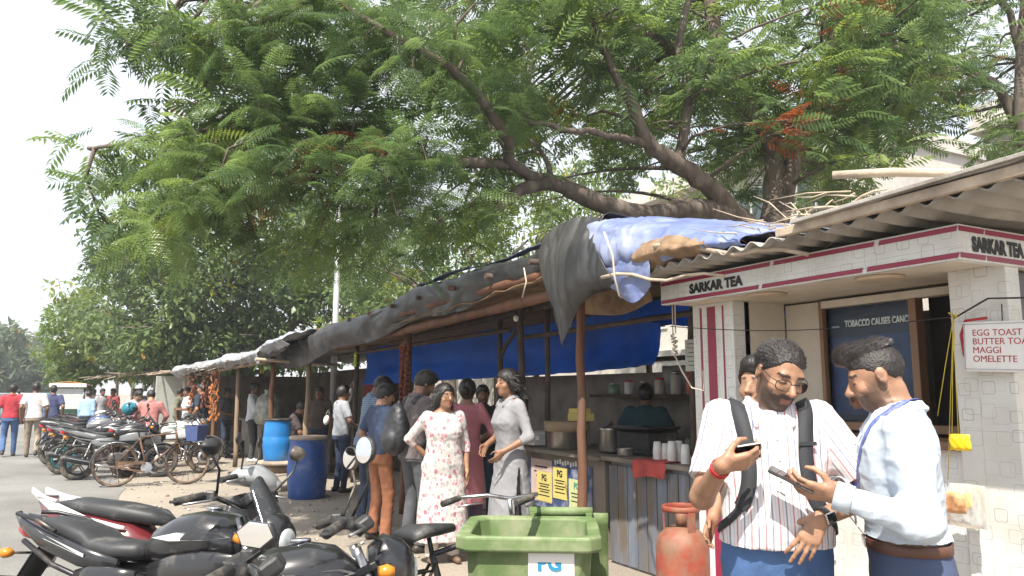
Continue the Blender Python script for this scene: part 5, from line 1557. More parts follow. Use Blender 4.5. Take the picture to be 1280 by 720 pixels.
    for sg in (-1, 1):
        b = MB(); b.tube([(hx + .10, .08 * sg, hz - .04), (hx + .09, .15 * sg, hz - .04)], .007, 6); i_ = B(b, 'indicator', M_black)
        b = MB(); b.loft([(hx + .06, .175 * sg, hz - .04, .022, .018, 2.4), (hx + .095, .175 * sg, hz - .04, .032, .026, 2.6), (hx + .12, .175 * sg, hz - .04, .02, .015, 2.2)], 10); B(b, 'indicator_lens', M_amber, i_)
    if guard:
        b = MB(); b.tube([(.28, -.06, .56), (.34, -.26, .52), (.33, -.27, .30), (.22, -.06, .26)], .012, 7); b.tube([(.28, .06, .56), (.34, .26, .52), (.33, .27, .30), (.22, .06, .26)], .012, 7); b.tube([(.28, -.06, .56), (.28, .06, .56)], .012, 7); B(b, 'leg_guard', M_dkmetal)
    return root


def bicycle(label, loc, heading, lean=R(6), basket=None, colour=None, carrier=True, group=None):
    m = colour or M_rust
    root = empty('bicycle', (loc[0], loc[1], 0)); root.rotation_euler = Euler((-lean, 0, heading), 'XYZ'); tag(root, label, 'bicycle', group)
    B = lambda b, n, mm=m, par=root: b.build(n, mm, par)
    Rw, xr, xf = .355, -.53, .56
    wheel(root, xr, Rw, .040, M_rust, 18, False, thin=True); wheel(root, xf, Rw, .040, M_rust, 18, False, thin=True)
    bb, st_, sd, hd0, hd1 = (-.06, 0, .30), (-.20, 0, .80), (-.23, 0, .93), (.36, 0, .86), (.40, 0, .70)
    b = MB(); b.tube([bb, st_], .016, 8); b.tube([st_, hd0], .014, 8); b.tube([bb, hd1], .017, 8); b.tube([(hd0[0] - .01, 0, hd0[2] + .05), hd1], .019, 8)
    for sg in (-1, 1): b.tube([(bb[0], .03 * sg, bb[2]), (xr, .06 * sg, Rw)], .009, 6); b.tube([(st_[0], .02 * sg, st_[2] - .04), (xr, .06 * sg, Rw)], .008, 6)
    B(b, 'frame')
    b = MB()
    for sg in (-1, 1): b.tube([(.405, .03 * sg, .69), (.47, .05 * sg, .52), (xf, .055 * sg, Rw)], .010, 7)
    B(b, 'fork')
    b = MB(); b.tube([(.35, 0, .90), (.34, 0, 1.0)], .012, 7); b.tube([(.12, -.27, 1.0), (.24, -.27, 1.02), (.36, -.18, 1.02), (.35, 0, 1.0), (.36, .18, 1.02), (.24, .27, 1.02), (.12, .27, 1.0)], .011, 8)
    b.tube([(.34, -.20, .985), (.20, -.25, .975)], .005, 5); b.tube([(.34, .20, .985), (.20, .25, .975)], .005, 5); hb = B(b, 'handlebar', M_steel)
    for sg in (-1, 1):
        b = MB(); b.tube([(.23, .27 * sg, 1.018), (.11, .27 * sg, .998)], .017, 8); B(b, 'grip', M_rubber, hb)
    b = MB(); b.tube([st_, (-.215, 0, .88)], .012, 7); b.loft([(-.36, 0, .90, .10, .03, 2.4), (-.30, 0, .915, .105, .035, 2.4), (-.18, 0, .91, .06, .03, 2.4), (-.06, 0, .905, .02, .02, 2.2)], 12); B(b, 'saddle', M_vinyl)
    b = MB(); b.lathe([(.085, -.003), (.09, 0), (.085, .003)], 22, (bb[0], -.045, bb[2]), 'Y'); b.bar((bb[0], -.06, bb[2]), (bb[0] + .12, -.07, bb[2] - .11), .012, .018); b.bar((bb[0], .06, bb[2]), (bb[0] - .12, .07, bb[2] + .11), .012, .018); B(b, 'crank', M_steel)
    for sx, sy in ((.12, -.11), (-.12, .11)):
        b = MB(); b.box((bb[0] + sx, sy, bb[2] - sx * .92), (.09, .08, .02)); B(b, 'pedal', M_rubber)
    b = MB(); b.bar((bb[0] - .02, -.05, bb[2] + .075), (xr, -.05, Rw + .035), .02, .05); b.bar((bb[0] - .02, -.05, bb[2] - .07), (xr, -.05, Rw - .03), .02, .03); B(b, 'chain_guard')
    for nm, x, a0, a1 in (('rear_mudguard', xr, 15, 185), ('front_mudguard', xf, 30, 175)):
        b = MB(); b.grid(lambda u, v: (x + (Rw + .022) * math.cos(R(a0 + (a1 - a0) * u)), (v - .5) * .055, Rw + (Rw + .022) * math.sin(R(a0 + (a1 - a0) * u)) - .008 * (2 * v - 1) ** 2), 20, 4); B(b, nm, M_dkmetal if nm[0] == 'f' else M_steel).modifiers.new('s', 'SOLIDIFY').thickness = .003
    if carrier:
        b = MB()
        for sg in (-1, 0, 1): b.tube([(-.25, .06 * sg, .74), (-.78, .06 * sg, .745)], .006, 6)
        b.tube([(-.78, -.06, .745), (-.78, .06, .745)], .006, 6)
        for sg in (-1, 1): b.tube([(-.62, .065 * sg, .74), (xr, .065 * sg, Rw)], .006, 6)
        B(b, 'carrier', M_dkmetal)
    b = MB(); b.tube([(xr + .02, .07, Rw - .03), (xr + .06, .16, .03)], .008, 6); B(b, 'kick_stand', M_steel)
    return root


def scooter(label, loc, heading, body_m, lean=R(6), turn=0.0):
    root = empty('scooter', (loc[0], loc[1], 0)); root.rotation_euler = Euler((-lean, 0, heading), 'XYZ'); tag(root, label, 'scooter')
    B = lambda b, n, m=body_m, par=root, **k: b.build(n, m, par, **k)
    wheel(root, -.60, .225, .10, M_alloy_bk, 5, False); wheel(root, .62, .225, .095, M_alloy_bk, 5, False)
    b = MB(); b.loft([(-1.06, 0, .86, .05, .03, 2.6), (-.90, 0, .74, .14, .10, 2.6), (-.60, 0, .62, .18, .17, 2.6), (-.35, 0, .55, .17, .19, 2.8), (-.20, 0, .48, .14, .16, 3)], 20); B(b, 'body_shell', paint('maroon', (.13, .018, .022)))
    for sg in (-1, 1):
        b = MB(); b.loft([(-.35, .165 * sg, .70, .006, .012, 2.2), (-.60, .168 * sg, .73, .014, .03, 2.4), (-.90, .125 * sg, .82, .018, .035, 2.4), (-1.10, .06 * sg, .91, .012, .022, 2.2)], 12); B(b, 'tail_trim', M_p_white)
        b = MB(); b.loft([(-.30, .168 * sg, .64, .006, .010, 2.2), (-.55, .176 * sg, .665, .012, .022, 2.4), (-.88, .125 * sg, .755, .012, .022, 2.4)], 12); B(b, 'red_trim', M_p_red)
    b = MB(); b.loft([(-.90, 0, .82, .08, .03, 2.6), (-.75, 0, .82, .135, .055, 2.8), (-.45, 0, .79, .145, .06, 3), (-.22, 0, .76, .12, .05, 2.8), (-.13, 0, .73, .05, .03, 2.4)], 18); B(b, 'seat', M_vinyl)
    b = MB(); b.box((.08, 0, .27), (.52, .34, .06)); B(b, 'floor_board', M_black, bevel=.02)
    b = MB(); b.loft([(.27, 0, .56, .15, .28, 4), (.31, 0, .58, .185, .33, 4), (.34, 0, .60, .18, .32, 3.5), (.41, 0, .64, .10, .25, 2.6), (.45, 0, .66, .05, .16, 2.2)], 20); B(b, 'leg_shield', M_p_black)
    b = MB(); b.box((.262, 0, .60), (.02, .22, .42)); B(b, 'inner_panel', M_black, bevel=.01)
    b = MB(); b.grid(lambda u, v: (.62 + .27 * math.cos(R(15 + 140 * u)), (v - .5) * .15, .225 + .27 * math.sin(R(15 + 140 * u)) - .04 * (2 * v - 1) ** 2), 14, 6); B(b, 'front_mudguard', body_m, solid=.006)
    b = MB(); b.tube([(.62, 0, .225), (.50, 0, .45), (.36, 0, .90)], .028, 10); B(b, 'fork', M_dkmetal)
    e = MB(); T_ = Matrix.Translation((.34, 0, 1.0)) @ Matrix.Rotation(turn, 4, 'Z')
    def TT(b): b.v = [tuple(T_ @ Vector(p)) for p in b.v]; return b
    b = MB(); b.loft([(-.10, 0, .0, .10, .035, 2.6), (-.02, 0, .025, .20, .065, 2.4), (.08, 0, .02, .19, .075, 2.4), (.17, 0, -.02, .12, .06, 2.4), (.21, 0, -.035, .06, .03, 2.2)], 20); hc_ = B(TT(b), 'handlebar_cowl')
    b = MB(); b.loft([(.165, 0, -.015, .10, .045, 2.4), (.215, 0, -.035, .06, .028, 2.2)], 14); B(TT(b), 'headlight', M_lens, hc_)
    b = MB(); b.grid(lambda u, v: (-.095 + .0, -.08 + .16 * u, -.01 + .06 * v), 4, 4); B(TT(b), 'instrument_panel', M_visor, hc_)
    for sg in (-1, 1):
        b = MB(); b.tube([(-.02, .18 * sg, .02), (-.07, .36 * sg, .0)], [.020, .019], 10); B(TT(b), 'grip', M_rubber, hc_)
        b = MB(); b.tube([(.03, .20 * sg, .02), (.03, .28 * sg, .01), (-.03, .37 * sg, -.01)], .006, 6); B(TT(b), 'lever', M_steel, hc_)
        b = MB(); b.tube([(0, .16 * sg, .06), (.02, .22 * sg, .15), (.0, .28 * sg, .22)], .006, 6); mm = B(TT(b), 'mirror', M_black, root)
        b = MB(); b.ball((.0, .30 * sg, .245), (.014, .060, .038), 14, 8); B(TT(b), 'mirror_housing', M_black, mm)
    b = MB(); b.loft([(-1.0, 0, .66, .05, .03, 2.4), (-.97, 0, .67, .09, .045, 2.4), (-.92, 0, .68, .11, .05, 2.4)], 12); B(b, 'tail_light', M_tail_red)
    b = MB(); b.tube([(-.85, -.14, .85), (-1.02, -.10, .88), (-1.02, .10, .88), (-.85, .14, .85)], .012, 8); B(b, 'grab_rail', M_p_silver)
    b = MB(); b.box((-.98, 0, .48), (.008, .18, .11), (0, .3, 0)); B(b, 'number_plate', M_plate)
    b = MB(); b.tube([(-.35, -.17, .28), (-.6, -.18, .28), (-.88, -.18, .34)], [.03, .045, .045], 12); B(b, 'muffler', M_black)
    return root


# near bikes: nosed in towards the stalls
motorcycle('black motorcycle with silver tank stripe and a smoked visor', (.28, 4.06), R(-46), M_p_black, M_p_black, M_p_silver, mir='drop', rearm=M_alloy_bk)
scooter('silver and grey scooter with white tail and red trim behind the silver striped motorcycle', (.50, 5.30), R(-36), M_p_dsil, turn=R(14))
motorcycle('black motorcycle with grey tank and two round mirrors beside the bin', (.47, 2.92), R(-12), M_p_black, M_p_black, M_p_silver, mir='round', visor=False, mir_up=1.2, mir_rot=.55)
motorcycle('black motorcycle at the kerb with one bright hexagonal mirror held low', (.02, 2.36), R(-14), M_p_black, M_p_grey, M_p_silver, mir='hex', visor=False, mirrors=(-1,), mir_up=.28, mir_rot=.95)
bicycle('old dark bicycle leaning between the round mirror motorcycle and the bin', (1.62, 3.42), R(18), colour=M_dkmetal)
# the row further up
b0_ = G(140, 610); bicycle('rusty roadster bicycle with a blue basket parked at the end of the row', (b0_.x + .55, b0_.y), R(-6))
bk = MB(); bk.prism([(-.17, -.15), (.17, -.15), (.14, .15), (-.14, .15)][::-1], .0, .0)
e = empty('basket', (b0_.x + 1.22, b0_.y - .10, .72)); tag(e, 'dark blue plastic basket on the rusty roadster bicycle', 'basket')
b = MB(); b.lathe([(.14, 0), (.15, .01), (.19, .26), (.20, .27), (.185, .27), (.14, .02), (0, .015)], 4, smooth=False); b.build('basket_shell', paint('basket_blue', (.05, .08, .22), .5), e)
rowsB = [(95, 601, R(-4), M_p_black, M_p_grey, M_p_silver, M_alloy_bk, 'dusty black motorcycle with grey tail beside the rusty bicycle'), (77, 594, R(-6), M_p_black, M_p_grey, M_p_silver, M_teal_al, 'black motorcycle with bright teal rear wheel'),
         (66, 583, R(-3), M_p_grey, M_p_black, M_p_white, M_alloy_bk, 'grey motorcycle parked past the teal wheeled one'), (72, 573, R(-2), M_p_blue, M_p_black, M_p_silver, M_alloy_bk, 'blue tanked motorcycle further up the parked row'), (80, 563, R(0), M_p_black, M_p_black, M_p_red, M_alloy_bk, 'black motorcycle with red stripe further up the parked row'),
         (84, 555, R(2), M_p_white, M_p_black, M_p_silver, M_alloy_bk, 'white tanked motorcycle near the rickshaw')]
for i, (px, py, hd, a, c, d, rm, lb) in enumerate(rowsB):
    p_ = G(px, py); motorcycle(lb, (p_.x + .66, p_.y), hd, a, c, d, rearm=rm, mir='drop', visor=(i % 2 == 0), guard=False)
p_ = G(150, 598); motorcycle('white and silver motorcycle standing behind the rusty bicycle', (p_.x + .75, p_.y + .25), R(2), M_p_white, M_p_silver, M_p_green, mir='drop', visor=True)
p_ = G(192, 588); motorcycle('dark motorcycle beside the salmon pink shirt man', (p_.x + .45, p_.y + .6), R(10), M_p_grey, M_p_black, M_p_silver, mir='drop')
# teal helmet on a seat, black helmet cluster
p_ = DP(162, 511, 15.2); e = empty('helmet', p_); tag(e, 'shiny teal blue helmet resting on a parked motorcycle', 'helmet')
b = MB(); b.ball((0, 0, 0), (.15, .13, .135), 20, 14); b.build('shell', paint('teal', (.01, .15, .22), .2), e)
b = MB(); b.grid(lambda u, v: (.157 * math.cos(R(-70 + 140 * u)) * math.cos(R(-25 + 40 * v)), .137 * math.sin(R(-70 + 140 * u)) * math.cos(R(-25 + 40 * v)), .14 * math.sin(R(-25 + 40 * v))), 12, 6); b.build('visor', M_visor, e)

# e-rickshaw down the road
p_ = G(85, 541); e = empty('auto_rickshaw', (p_.x, p_.y, 0), R(-3)); tag(e, 'open sided electric rickshaw with orange and white canopy down the road', 'rickshaw')
b = MB(); b.box((0, 0, .45), (1.05, 2.3, .5)); b.box((0, -1.1, .75), (.95, .10, .5)); b.build('body', paint('rick_green', (.03, .16, .10), .4), e, bevel=.05)
b = MB(); b.grid(lambda u, v: ((u - .5) * 1.25, (v - .5) * 2.7, 1.78 + .14 * math.cos((u - .5) * 2.6)), 10, 6); b.build('canopy', paint('rick_canopy', (.55, .20, .05), .5), e, solid=.03)
b = MB(); b.box((0, -1.36, 1.80), (1.2, .04, .14)); b.build('canopy_trim', M_white, e)
for sx in (-.55, .55):
    for sy in (-1.25, .2, 1.25):
        b = MB(); b.tube([(sx, sy, .5), (sx, sy, 1.80)], .025, 8); b.build('post', M_black, e)
b = MB(); b.box((0, -1.24, 1.30), (1.0, .02, .75)); b.build('rear_sheet', mat('clear_sheet', (.55, .58, .58), .3, var=.1), e)
for sx, sy in ((-.48, -.8), (.48, -.8), (0, 1.15)):
    w_ = wheel(e, 0, .24, .09, M_alloy_bk, 5, False); w_.location = (sx, sy, .24); w_.rotation_euler = (0, 0, R(90))
b = MB(); b.box((0, .3, .85), (.95, .4, .12)); b.box((0, -.75, .85), (.95, .4, .12)); b.build('seat', M_red, e, bevel=.03)
for sx in (-.4, .4):
    b = MB(); b.box((sx, -1.165, .62), (.10, .03, .16)); b.build('tail_light', M_tail_red, e)
# cars far down the street
for (px, py, c_, lb) in ((22, 528, (.6, .6, .6), 'white car far down the street ahead of the walkers'), (-6, 530, (.25, .3, .32), 'grey car far down the street at the road edge'), (52, 522, (.12, .25, .3), 'teal blue car far down the street')):
    p_ = G(px, py); e = empty('car', (p_.x, p_.y, 0), R(90)); tag(e, lb, 'car')
    pm = paint('car_%d' % px, c_)
    b = MB(); b.loft([(-2.0, 0, .62, .70, .25, 4), (-1.9, 0, .62, .80, .34, 4), (-.6, 0, .62, .84, .36, 4), (1.0, 0, .60, .84, .34, 4), (1.85, 0, .55, .76, .28, 4), (2.0, 0, .52, .66, .2, 4)], 20); b.build('body', pm, e)
    b = MB(); b.loft([(-1.7, 0, .98, .62, .06, 4), (-1.25, 0, 1.18, .66, .28, 4), (.1, 0, 1.20, .66, .29, 4), (.8, 0, .98, .62, .06, 4)], 20); b.build('cabin', M_winglass, e)
    b = MB(); b.loft([(-1.2, 0, 1.44, .6, .05, 4), (.05, 0, 1.46, .6, .05, 4)], 16); b.build('roof', pm, e)
    for sx in (-1.25, 1.25):
        for sy in (-.78, .78):
            w_ = wheel(e, 0, .31, .18, M_steel, 5, False); w_.location = (sx, sy, .31)
    for sy in (-.62, .62):
        b = MB(); b.box((-1.98, sy, .72), (.06, .25, .16)); b.build('tail_light', M_tail_red, e, bevel=.02)

# ================================================================== BARRELS, BIN, GAS CYLINDER, SMALL THINGS
def barrel(label, loc, r_, h, m, rim=None, lid=None, handles=False):
    e = empty('barrel', loc); tag(e, label, 'barrel')
    b = MB(); b.lathe([(r_ * .86, 0), (r_ * .90, .01), (r_ * .94, h * .18), (r_, h * .36), (r_ * 1.0, h * .55), (r_ * .965, h * .57), (r_ * .97, h * .59), (r_ * .93, h * .80), (r_ * .88, h * .93), (r_ * .90, h * .96), (r_ * .88, h)], 32); b.build('drum', m, e)
    if rim:
        b = MB(); b.lathe([(r_ * .89, h * .965), (r_ * .95, h * .97), (r_ * .95, h * 1.0), (r_ * .93, h * 1.02), (r_ * .80, h * 1.02), (0, h * 1.01)], 32); b.build('lid', rim, e)
    if handles:
        for a in (2.4, -.4):
            b = MB(); b.tube([(r_ * .97 * math.cos(a), r_ * .97 * math.sin(a), h * .74), (r_ * 1.18 * math.cos(a), r_ * 1.18 * math.sin(a), h * .76), (r_ * 1.18 * math.cos(a), r_ * 1.18 * math.sin(a), h * .84), (r_ * .95 * math.cos(a), r_ * .95 * math.sin(a), h * .86)], .014, 7); b.build('handle', M_black, e)
    return e


M_drum_b = mat('deep_blue_drum', (.028, .085, .30), .45, var=.2, scale=3, dirt=(.20, .20, .25), dirt_amt=.3, dirt_scale=4)
M_drum_l = mat('bright_blue_drum', (.015, .17, .46), .4, var=.15, scale=3, dirt=(.2, .25, .3), dirt_amt=.2)
p_ = G(383, 622); barrel('large deep blue barrel with dusty lid standing on the dirt', (p_.x, p_.y, 0), .295, .88, M_drum_b, mat('dusty_lid', (.34, .27, .22), .8, var=.2))
p_ = DP(345, 588, 12.4); zt = .47
barrel('bright blue barrel with black lid standing on the round stool', (p_.x, p_.y, zt + .005), .225, .64, M_drum_l, M_black, handles=True)
e = empty('stool', (p_.x + .12, p_.y - .1, 0)); tag(e, 'weathered round stool under the bright blue barrel', 'stool')
b = MB(); b.lathe([(.42, zt - .05), (.44, zt - .02), (.43, zt)], 24); b.build('stool_top', M_woodlt, e)
for k in range(4):
    a = .6 + k * 1.57; b = MB(); b.tube([(.34 * math.cos(a), .34 * math.sin(a), 0), (.30 * math.cos(a), .30 * math.sin(a), zt - .04)], .03, 8); b.build('leg', M_woodlt, e)
b = MB(); b.lathe([(.33, .30), (.33, .42)], 20, caps=False); b.build('apron', M_jute, e, solid=.01)
p_ = G(265, 556); barrel('blue barrel beside the red cabinet at the grey roofed stall', (p_.x, p_.y, 0), .30, .92, M_drum_b, None)
p_ = G(345, 562); barrel('blue barrel in the shade of the grey roofed stall', (p_.x + .6, p_.y + .3, 0), .28, .86, M_drum_b, None)
b = MB(); b.lathe([(.12, 0), (.15, .25), (.155, .26), (.145, .26), (.115, .02), (0, .02)], 18); o = b.build('paint_bucket', mat('beige_bucket', (.42, .36, .28), .6, dirt=DUST, dirt_amt=.3)); p_ = DP(252, 640, 5.6); o.location = (p_.x, p_.y, .0); tag(o, 'beige plastic bucket between the scooter and the motorcycles', 'bucket')
# crate stool and white sacks by the stone counter
p_ = G(292, 572); e = empty('plastic_crate', (p_.x, p_.y, 0)); tag(e, 'dark plastic crate at the feet of the white shirt man', 'crate')
b = MB()
for z in (.03, .14, .25, .36): b.box((0, 0, z), (.42, .30, .05))
for sx in (-.19, .19):
    for sy in (-.13, .13): b.box((sx, sy, .2), (.04, .04, .4))
b.build('crate_body', M_dkmetal, e)
for i, (px, py, s_) in enumerate(((432, 584, .13), (447, 583, .15))):
    b = MB(); b.ball((0, 0, s_ * .7), (s_, s_ * .9, s_ * .8), 12, 8); o = b.build('plastic_bag', M_cup); p_ = G(px, py); o.location = (p_.x, p_.y, 0); tag(o, 'knotted white plastic bag on the ground by the stone counter', 'bag', 'white bags by the stone counter')
    for v in o.data.vertices: v.co += Vector((random.Random(v.index).uniform(-.02, .02), random.Random(v.index + 9).uniform(-.02, .02), random.Random(v.index + 5).uniform(-.0, .02)))
for i, (px, py, w_, h_, lb) in enumerate(((408, 525, .16, .20, 'white paper packet pinned to the stone counter edge'), (437, 495, .12, .36, 'white cloth bag hanging from the wooden post'), (434, 530, .22, .26, 'pale carrier bag hanging low on the wooden post'))):
    p_ = DP(px, py, 13.3); b = MB(); b.ball((0, 0, 0), (w_ * .32, .05, h_ * .42), 12, 8); b.tube([(-.03, 0, h_ * .45), (0, 0, h_ * .45 + .1), (.03, 0, h_ * .45)], .005, 5); o = b.build('carrier_bag', M_cup if i < 2 else mat('pale_bag', (.5, .42, .34), .6, var=.3)); o.location = p_; o.rotation_euler = (0, .2, -.5); tag(o, lb, 'bag')

# green wheeled bin
bp = DP(663, 560, 3.68); M_bin = mat('green_bin_plastic', (.115, .175, .062), .62, var=.25, scale=4, dirt=(.26, .27, .17), dirt_amt=.5, dirt_scale=4, bump=.1)
bn = empty('wheeled_bin', (bp.x, bp.y, 0)); bn.rotation_euler = (0, 0, -YAW + R(-4)); tag(bn, 'open green wheeled bin with a PG sticker and its lid hanging back', 'bin')
b = MB(); H_ = .93
sec = lambda hw, hd, z, c=.05: [(-hw + c, -hd, z), (hw - c, -hd, z), (hw, -hd + c, z), (hw, hd - c, z), (hw - c, hd, z), (-hw + c, hd, z), (-hw, hd - c, z), (-hw, -hd + c, z)]
rings = [sec(.23, .19, .04), sec(.25, .215, .40), sec(.275, .245, .83), sec(.28, .25, .86), sec(.315, .285, .862), sec(.32, .29, .875), sec(.32, .29, .925), sec(.312, .282, .93), sec(.262, .235, .925), sec(.255, .225, .80), sec(.215, .175, .10)]
V = [p for r_ in rings for p in r_]
F_ = [(j * 8 + k, j * 8 + (k + 1) % 8, (j + 1) * 8 + (k + 1) % 8, (j + 1) * 8 + k) for j in range(len(rings) - 1) for k in range(8)] + [tuple(range(7, -1, -1)), tuple((len(rings) - 1) * 8 + k for k in range(8))]
b.add(V, F_); b.build('bin_body', M_bin, bn, bevel=.008)
b = MB(); b.tube([(-.02, .325, .945), (.30, .325, .945)], .024, 12); b.box((.0, .30, .92), (.03, .08, .05)); b.box((.28, .30, .92), (.03, .08, .05)); b.build('handle', M_bin, bn)
b = MB(); b.grid(lambda u, v: (-.02 + .40 * u, .35 + .05 * v + .10 * math.sin(math.pi * v) * (.6 + .4 * math.sin(math.pi * u)), .935 - .72 * v), 12, 12); b.build('lid', M_bin, bn, solid=.012)
for sx in (-.24, .24):
    b = MB(); b.lathe([(.09, -.03), (.10, -.02), (.10, .02), (.09, .03)], 20, (0, 0, 0), 'X'); o = b.build('wheel', M_rubber, bn); o.location = (sx, .24, .10)
b = MB(); b.box((.10, -.2460, .795), (.20, .003, .13), (R(3.4), 0, 0)); st_ = b.build('sticker', M_signw, bn)
text_obj('lettering', 'PG', .085, mat('cyan_ink', (.02, .20, .36), .5), bn, (.040, -.2500, .786), (R(86.6), 0, 0), bold=.004)

# red gas cylinder
gp = DP(849, 560, 4.85); M_gas = mat('worn_red_cylinder', (.25, .042, .022), .6, var=.35, scale=6, dirt=(.22, .12, .075), dirt_amt=.75, dirt_scale=5, bump=.1)
gc = empty('gas_cylinder', (gp.x, gp.y, 0)); tag(gc, 'worn red gas cylinder with a ring collar beside the stained counter', 'gas cylinder')
b = MB(); b.lathe([(.13, 0), (.135, .03), (.155, .07), (.160, .12), (.162, .36), (.164, .37), (.164, .39), (.162, .40), (.160, .60), (.145, .67), (.10, .715), (.05, .73), (.0, .735)], 36); b.build('tank', M_gas, gc)
b = MB(); b.lathe([(.13, 0), (.135, 0), (.135, .05), (.13, .05)], 28); b.build('foot_ring', M_gas, gc)
b = MB(); b.lathe([(.105, .828), (.112, .82), (.118, .83), (.118, .85), (.110, .856), (.104, .846), (.105, .828)], 28, caps=False)
col_ = b.build('collar_ring', M_gas, gc)
for a in (.4, 2.5, 4.6):
    b = MB(); b.bar((.105 * math.cos(a), .105 * math.sin(a), .69), (.110 * math.cos(a), .110 * math.sin(a), .835), .05, .008); b.build('collar_stay', M_gas, gc)
b = MB(); b.lathe([(.035, .73), (.035, .80), (.022, .82), (.0, .822)], 14); b.build('valve', M_gas, gc)
# bricks and rubble at the counter foot
M_brick = mat('grimy_brick', (.28, .13, .085), .9, var=.3, bump=.3, dirt=(.25, .2, .16), dirt_amt=.4)
for k, (px, py) in enumerate(((790, 712), (800, 703), (770, 716))):
    p_ = G(px, min(py + 0, 719), 0); b = MB(); b.box((0, 0, .04), (.22, .10, .075)); o = b.build('brick', M_brick, bevel=.006); p_ = DP(px, 600, 6.1 - .15 * k); o.location = (p_.x, p_.y, 0); o.rotation_euler = (0, 0, .4 + k); tag(o, 'loose grimy brick at the foot of the stained counter', 'brick', 'loose bricks by the counter')

# ================================================================== PEOPLE: smooth-union distance fields meshed by surface nets
V3 = lambda *a: np.array(a, dtype=np.float64)


def rotm(rx=0, ry=0, rz=0):
    return np.array(Euler((rx, ry, rz)).to_matrix())


class Cap:
    def __init__(s, a, b, ra, rb=None, k=.02, flat=False, flat0=False, su=None):
        s.a, s.b = np.array(a, float), np.array(b, float)
        s.ra, s.rb, s.k, s.flat, s.flat0, s.su = ra, ra if rb is None else rb, k, flat, flat0, su
        r_ = max(s.ra, s.rb)
        s.lo, s.hi = np.minimum(s.a, s.b) - r_, np.maximum(s.a, s.b) + r_

    def d(s, X, Y, Z):
        ba = s.b - s.a; l2 = max(ba @ ba, 1e-12)
        px, py, pz = X - s.a[0], Y - s.a[1], Z - s.a[2]
        t0 = (px * ba[0] + py * ba[1] + pz * ba[2]) / l2
        t = np.clip(t0, 0, 1)
        dd = np.sqrt((px - t * ba[0]) ** 2 + (py - t * ba[1]) ** 2 + (pz - t * ba[2]) ** 2) - (s.ra + (s.rb - s.ra) * t)
        l = math.sqrt(l2)
        if s.flat: dd = np.maximum(dd, (t0 - 1) * l)
        if s.flat0: dd = np.maximum(dd, -t0 * l)
        return dd

    def coord(s, X, Y, Z):            # stripe coordinate: across the limb
        ax = (s.b - s.a) / max(np.linalg.norm(s.b - s.a), 1e-6)
        w = np.cross(ax, s.su); w = w / max(np.linalg.norm(w), 1e-6)
        return (X - s.a[0]) * w[0] + (Y - s.a[1]) * w[1] + (Z - s.a[2]) * w[2]


class Ell:
    def __init__(s, c, r, M=None, k=.02, sub=False):
        s.c, s.r, s.M, s.k, s.sub = np.array(c, float), np.array(r, float), np.eye(3) if M is None else M, k, sub
        e = np.sqrt(((s.M * s.r[None, :]) ** 2).sum(1))
        s.lo, s.hi = s.c - e, s.c + e

    def d(s, X, Y, Z):
        px, py, pz = X - s.c[0], Y - s.c[1], Z - s.c[2]
        q = [px * s.M[0, i] + py * s.M[1, i] + pz * s.M[2, i] for i in range(3)]
        k0 = np.sqrt(sum((q[i] / s.r[i]) ** 2 for i in range(3)))
        k1 = np.sqrt(sum((q[i] / s.r[i] ** 2) ** 2 for i in range(3)))
        return k0 * (k0 - 1) / np.maximum(k1, 1e-6)


class Loft:
    """stack of ellipses (z, half width, half depth, y offset) in a frame M, t"""
    def __init__(s, st, M=None, t=(0, 0, 0), e=2.3, k=.03, cutfn=None):
        s.st = np.array(st, float); s.M = np.eye(3) if M is None else M; s.t = np.array(t, float); s.e, s.k, s.cutfn = e, k, cutfn
        a, b = s.st[:, 1].max(), (s.st[:, 2] + abs(s.st[:, 3])).max()
        cs = np.array([[x, y, z] for x in (-a, a) for y in (-b, b) for z in (s.st[0, 0], s.st[-1, 0])]) @ s.M.T + s.t
        s.lo, s.hi = cs.min(0), cs.max(0)

    def d(s, X, Y, Z):
        px, py, pz = X - s.t[0], Y - s.t[1], Z - s.t[2]
        x, y, z = [px * s.M[0, i] + py * s.M[1, i] + pz * s.M[2, i] for i in range(3)]
        zs = s.st[:, 0]
        zc = np.clip(z, zs[0], zs[-1])
        A, B, C = (np.interp(zc, zs, s.st[:, i]) for i in (1, 2, 3))
        q = ((np.abs(x) / A) ** s.e + (np.abs(y - C) / B) ** s.e) ** (1 / s.e)
        dr = (q - 1) * np.minimum(A, B)
        dz = np.maximum(zs[0] - z, z - zs[-1])
        dd = np.maximum(dr, dz)
        if s.cutfn is not None: dd = np.maximum(dd, s.cutfn(x, y, z))
        return dd


class Fn:
    def __init__(s, f, lo, hi, k=.01, sub=False):
        s.d, s.lo, s.hi, s.k, s.sub = f, np.array(lo, float), np.array(hi, float), k, sub


_EDG = [(0, 1), (2, 3), (4, 5), (6, 7), (0, 2), (1, 3), (4, 6), (5, 7), (0, 4), (1, 5), (2, 6), (3, 7)]


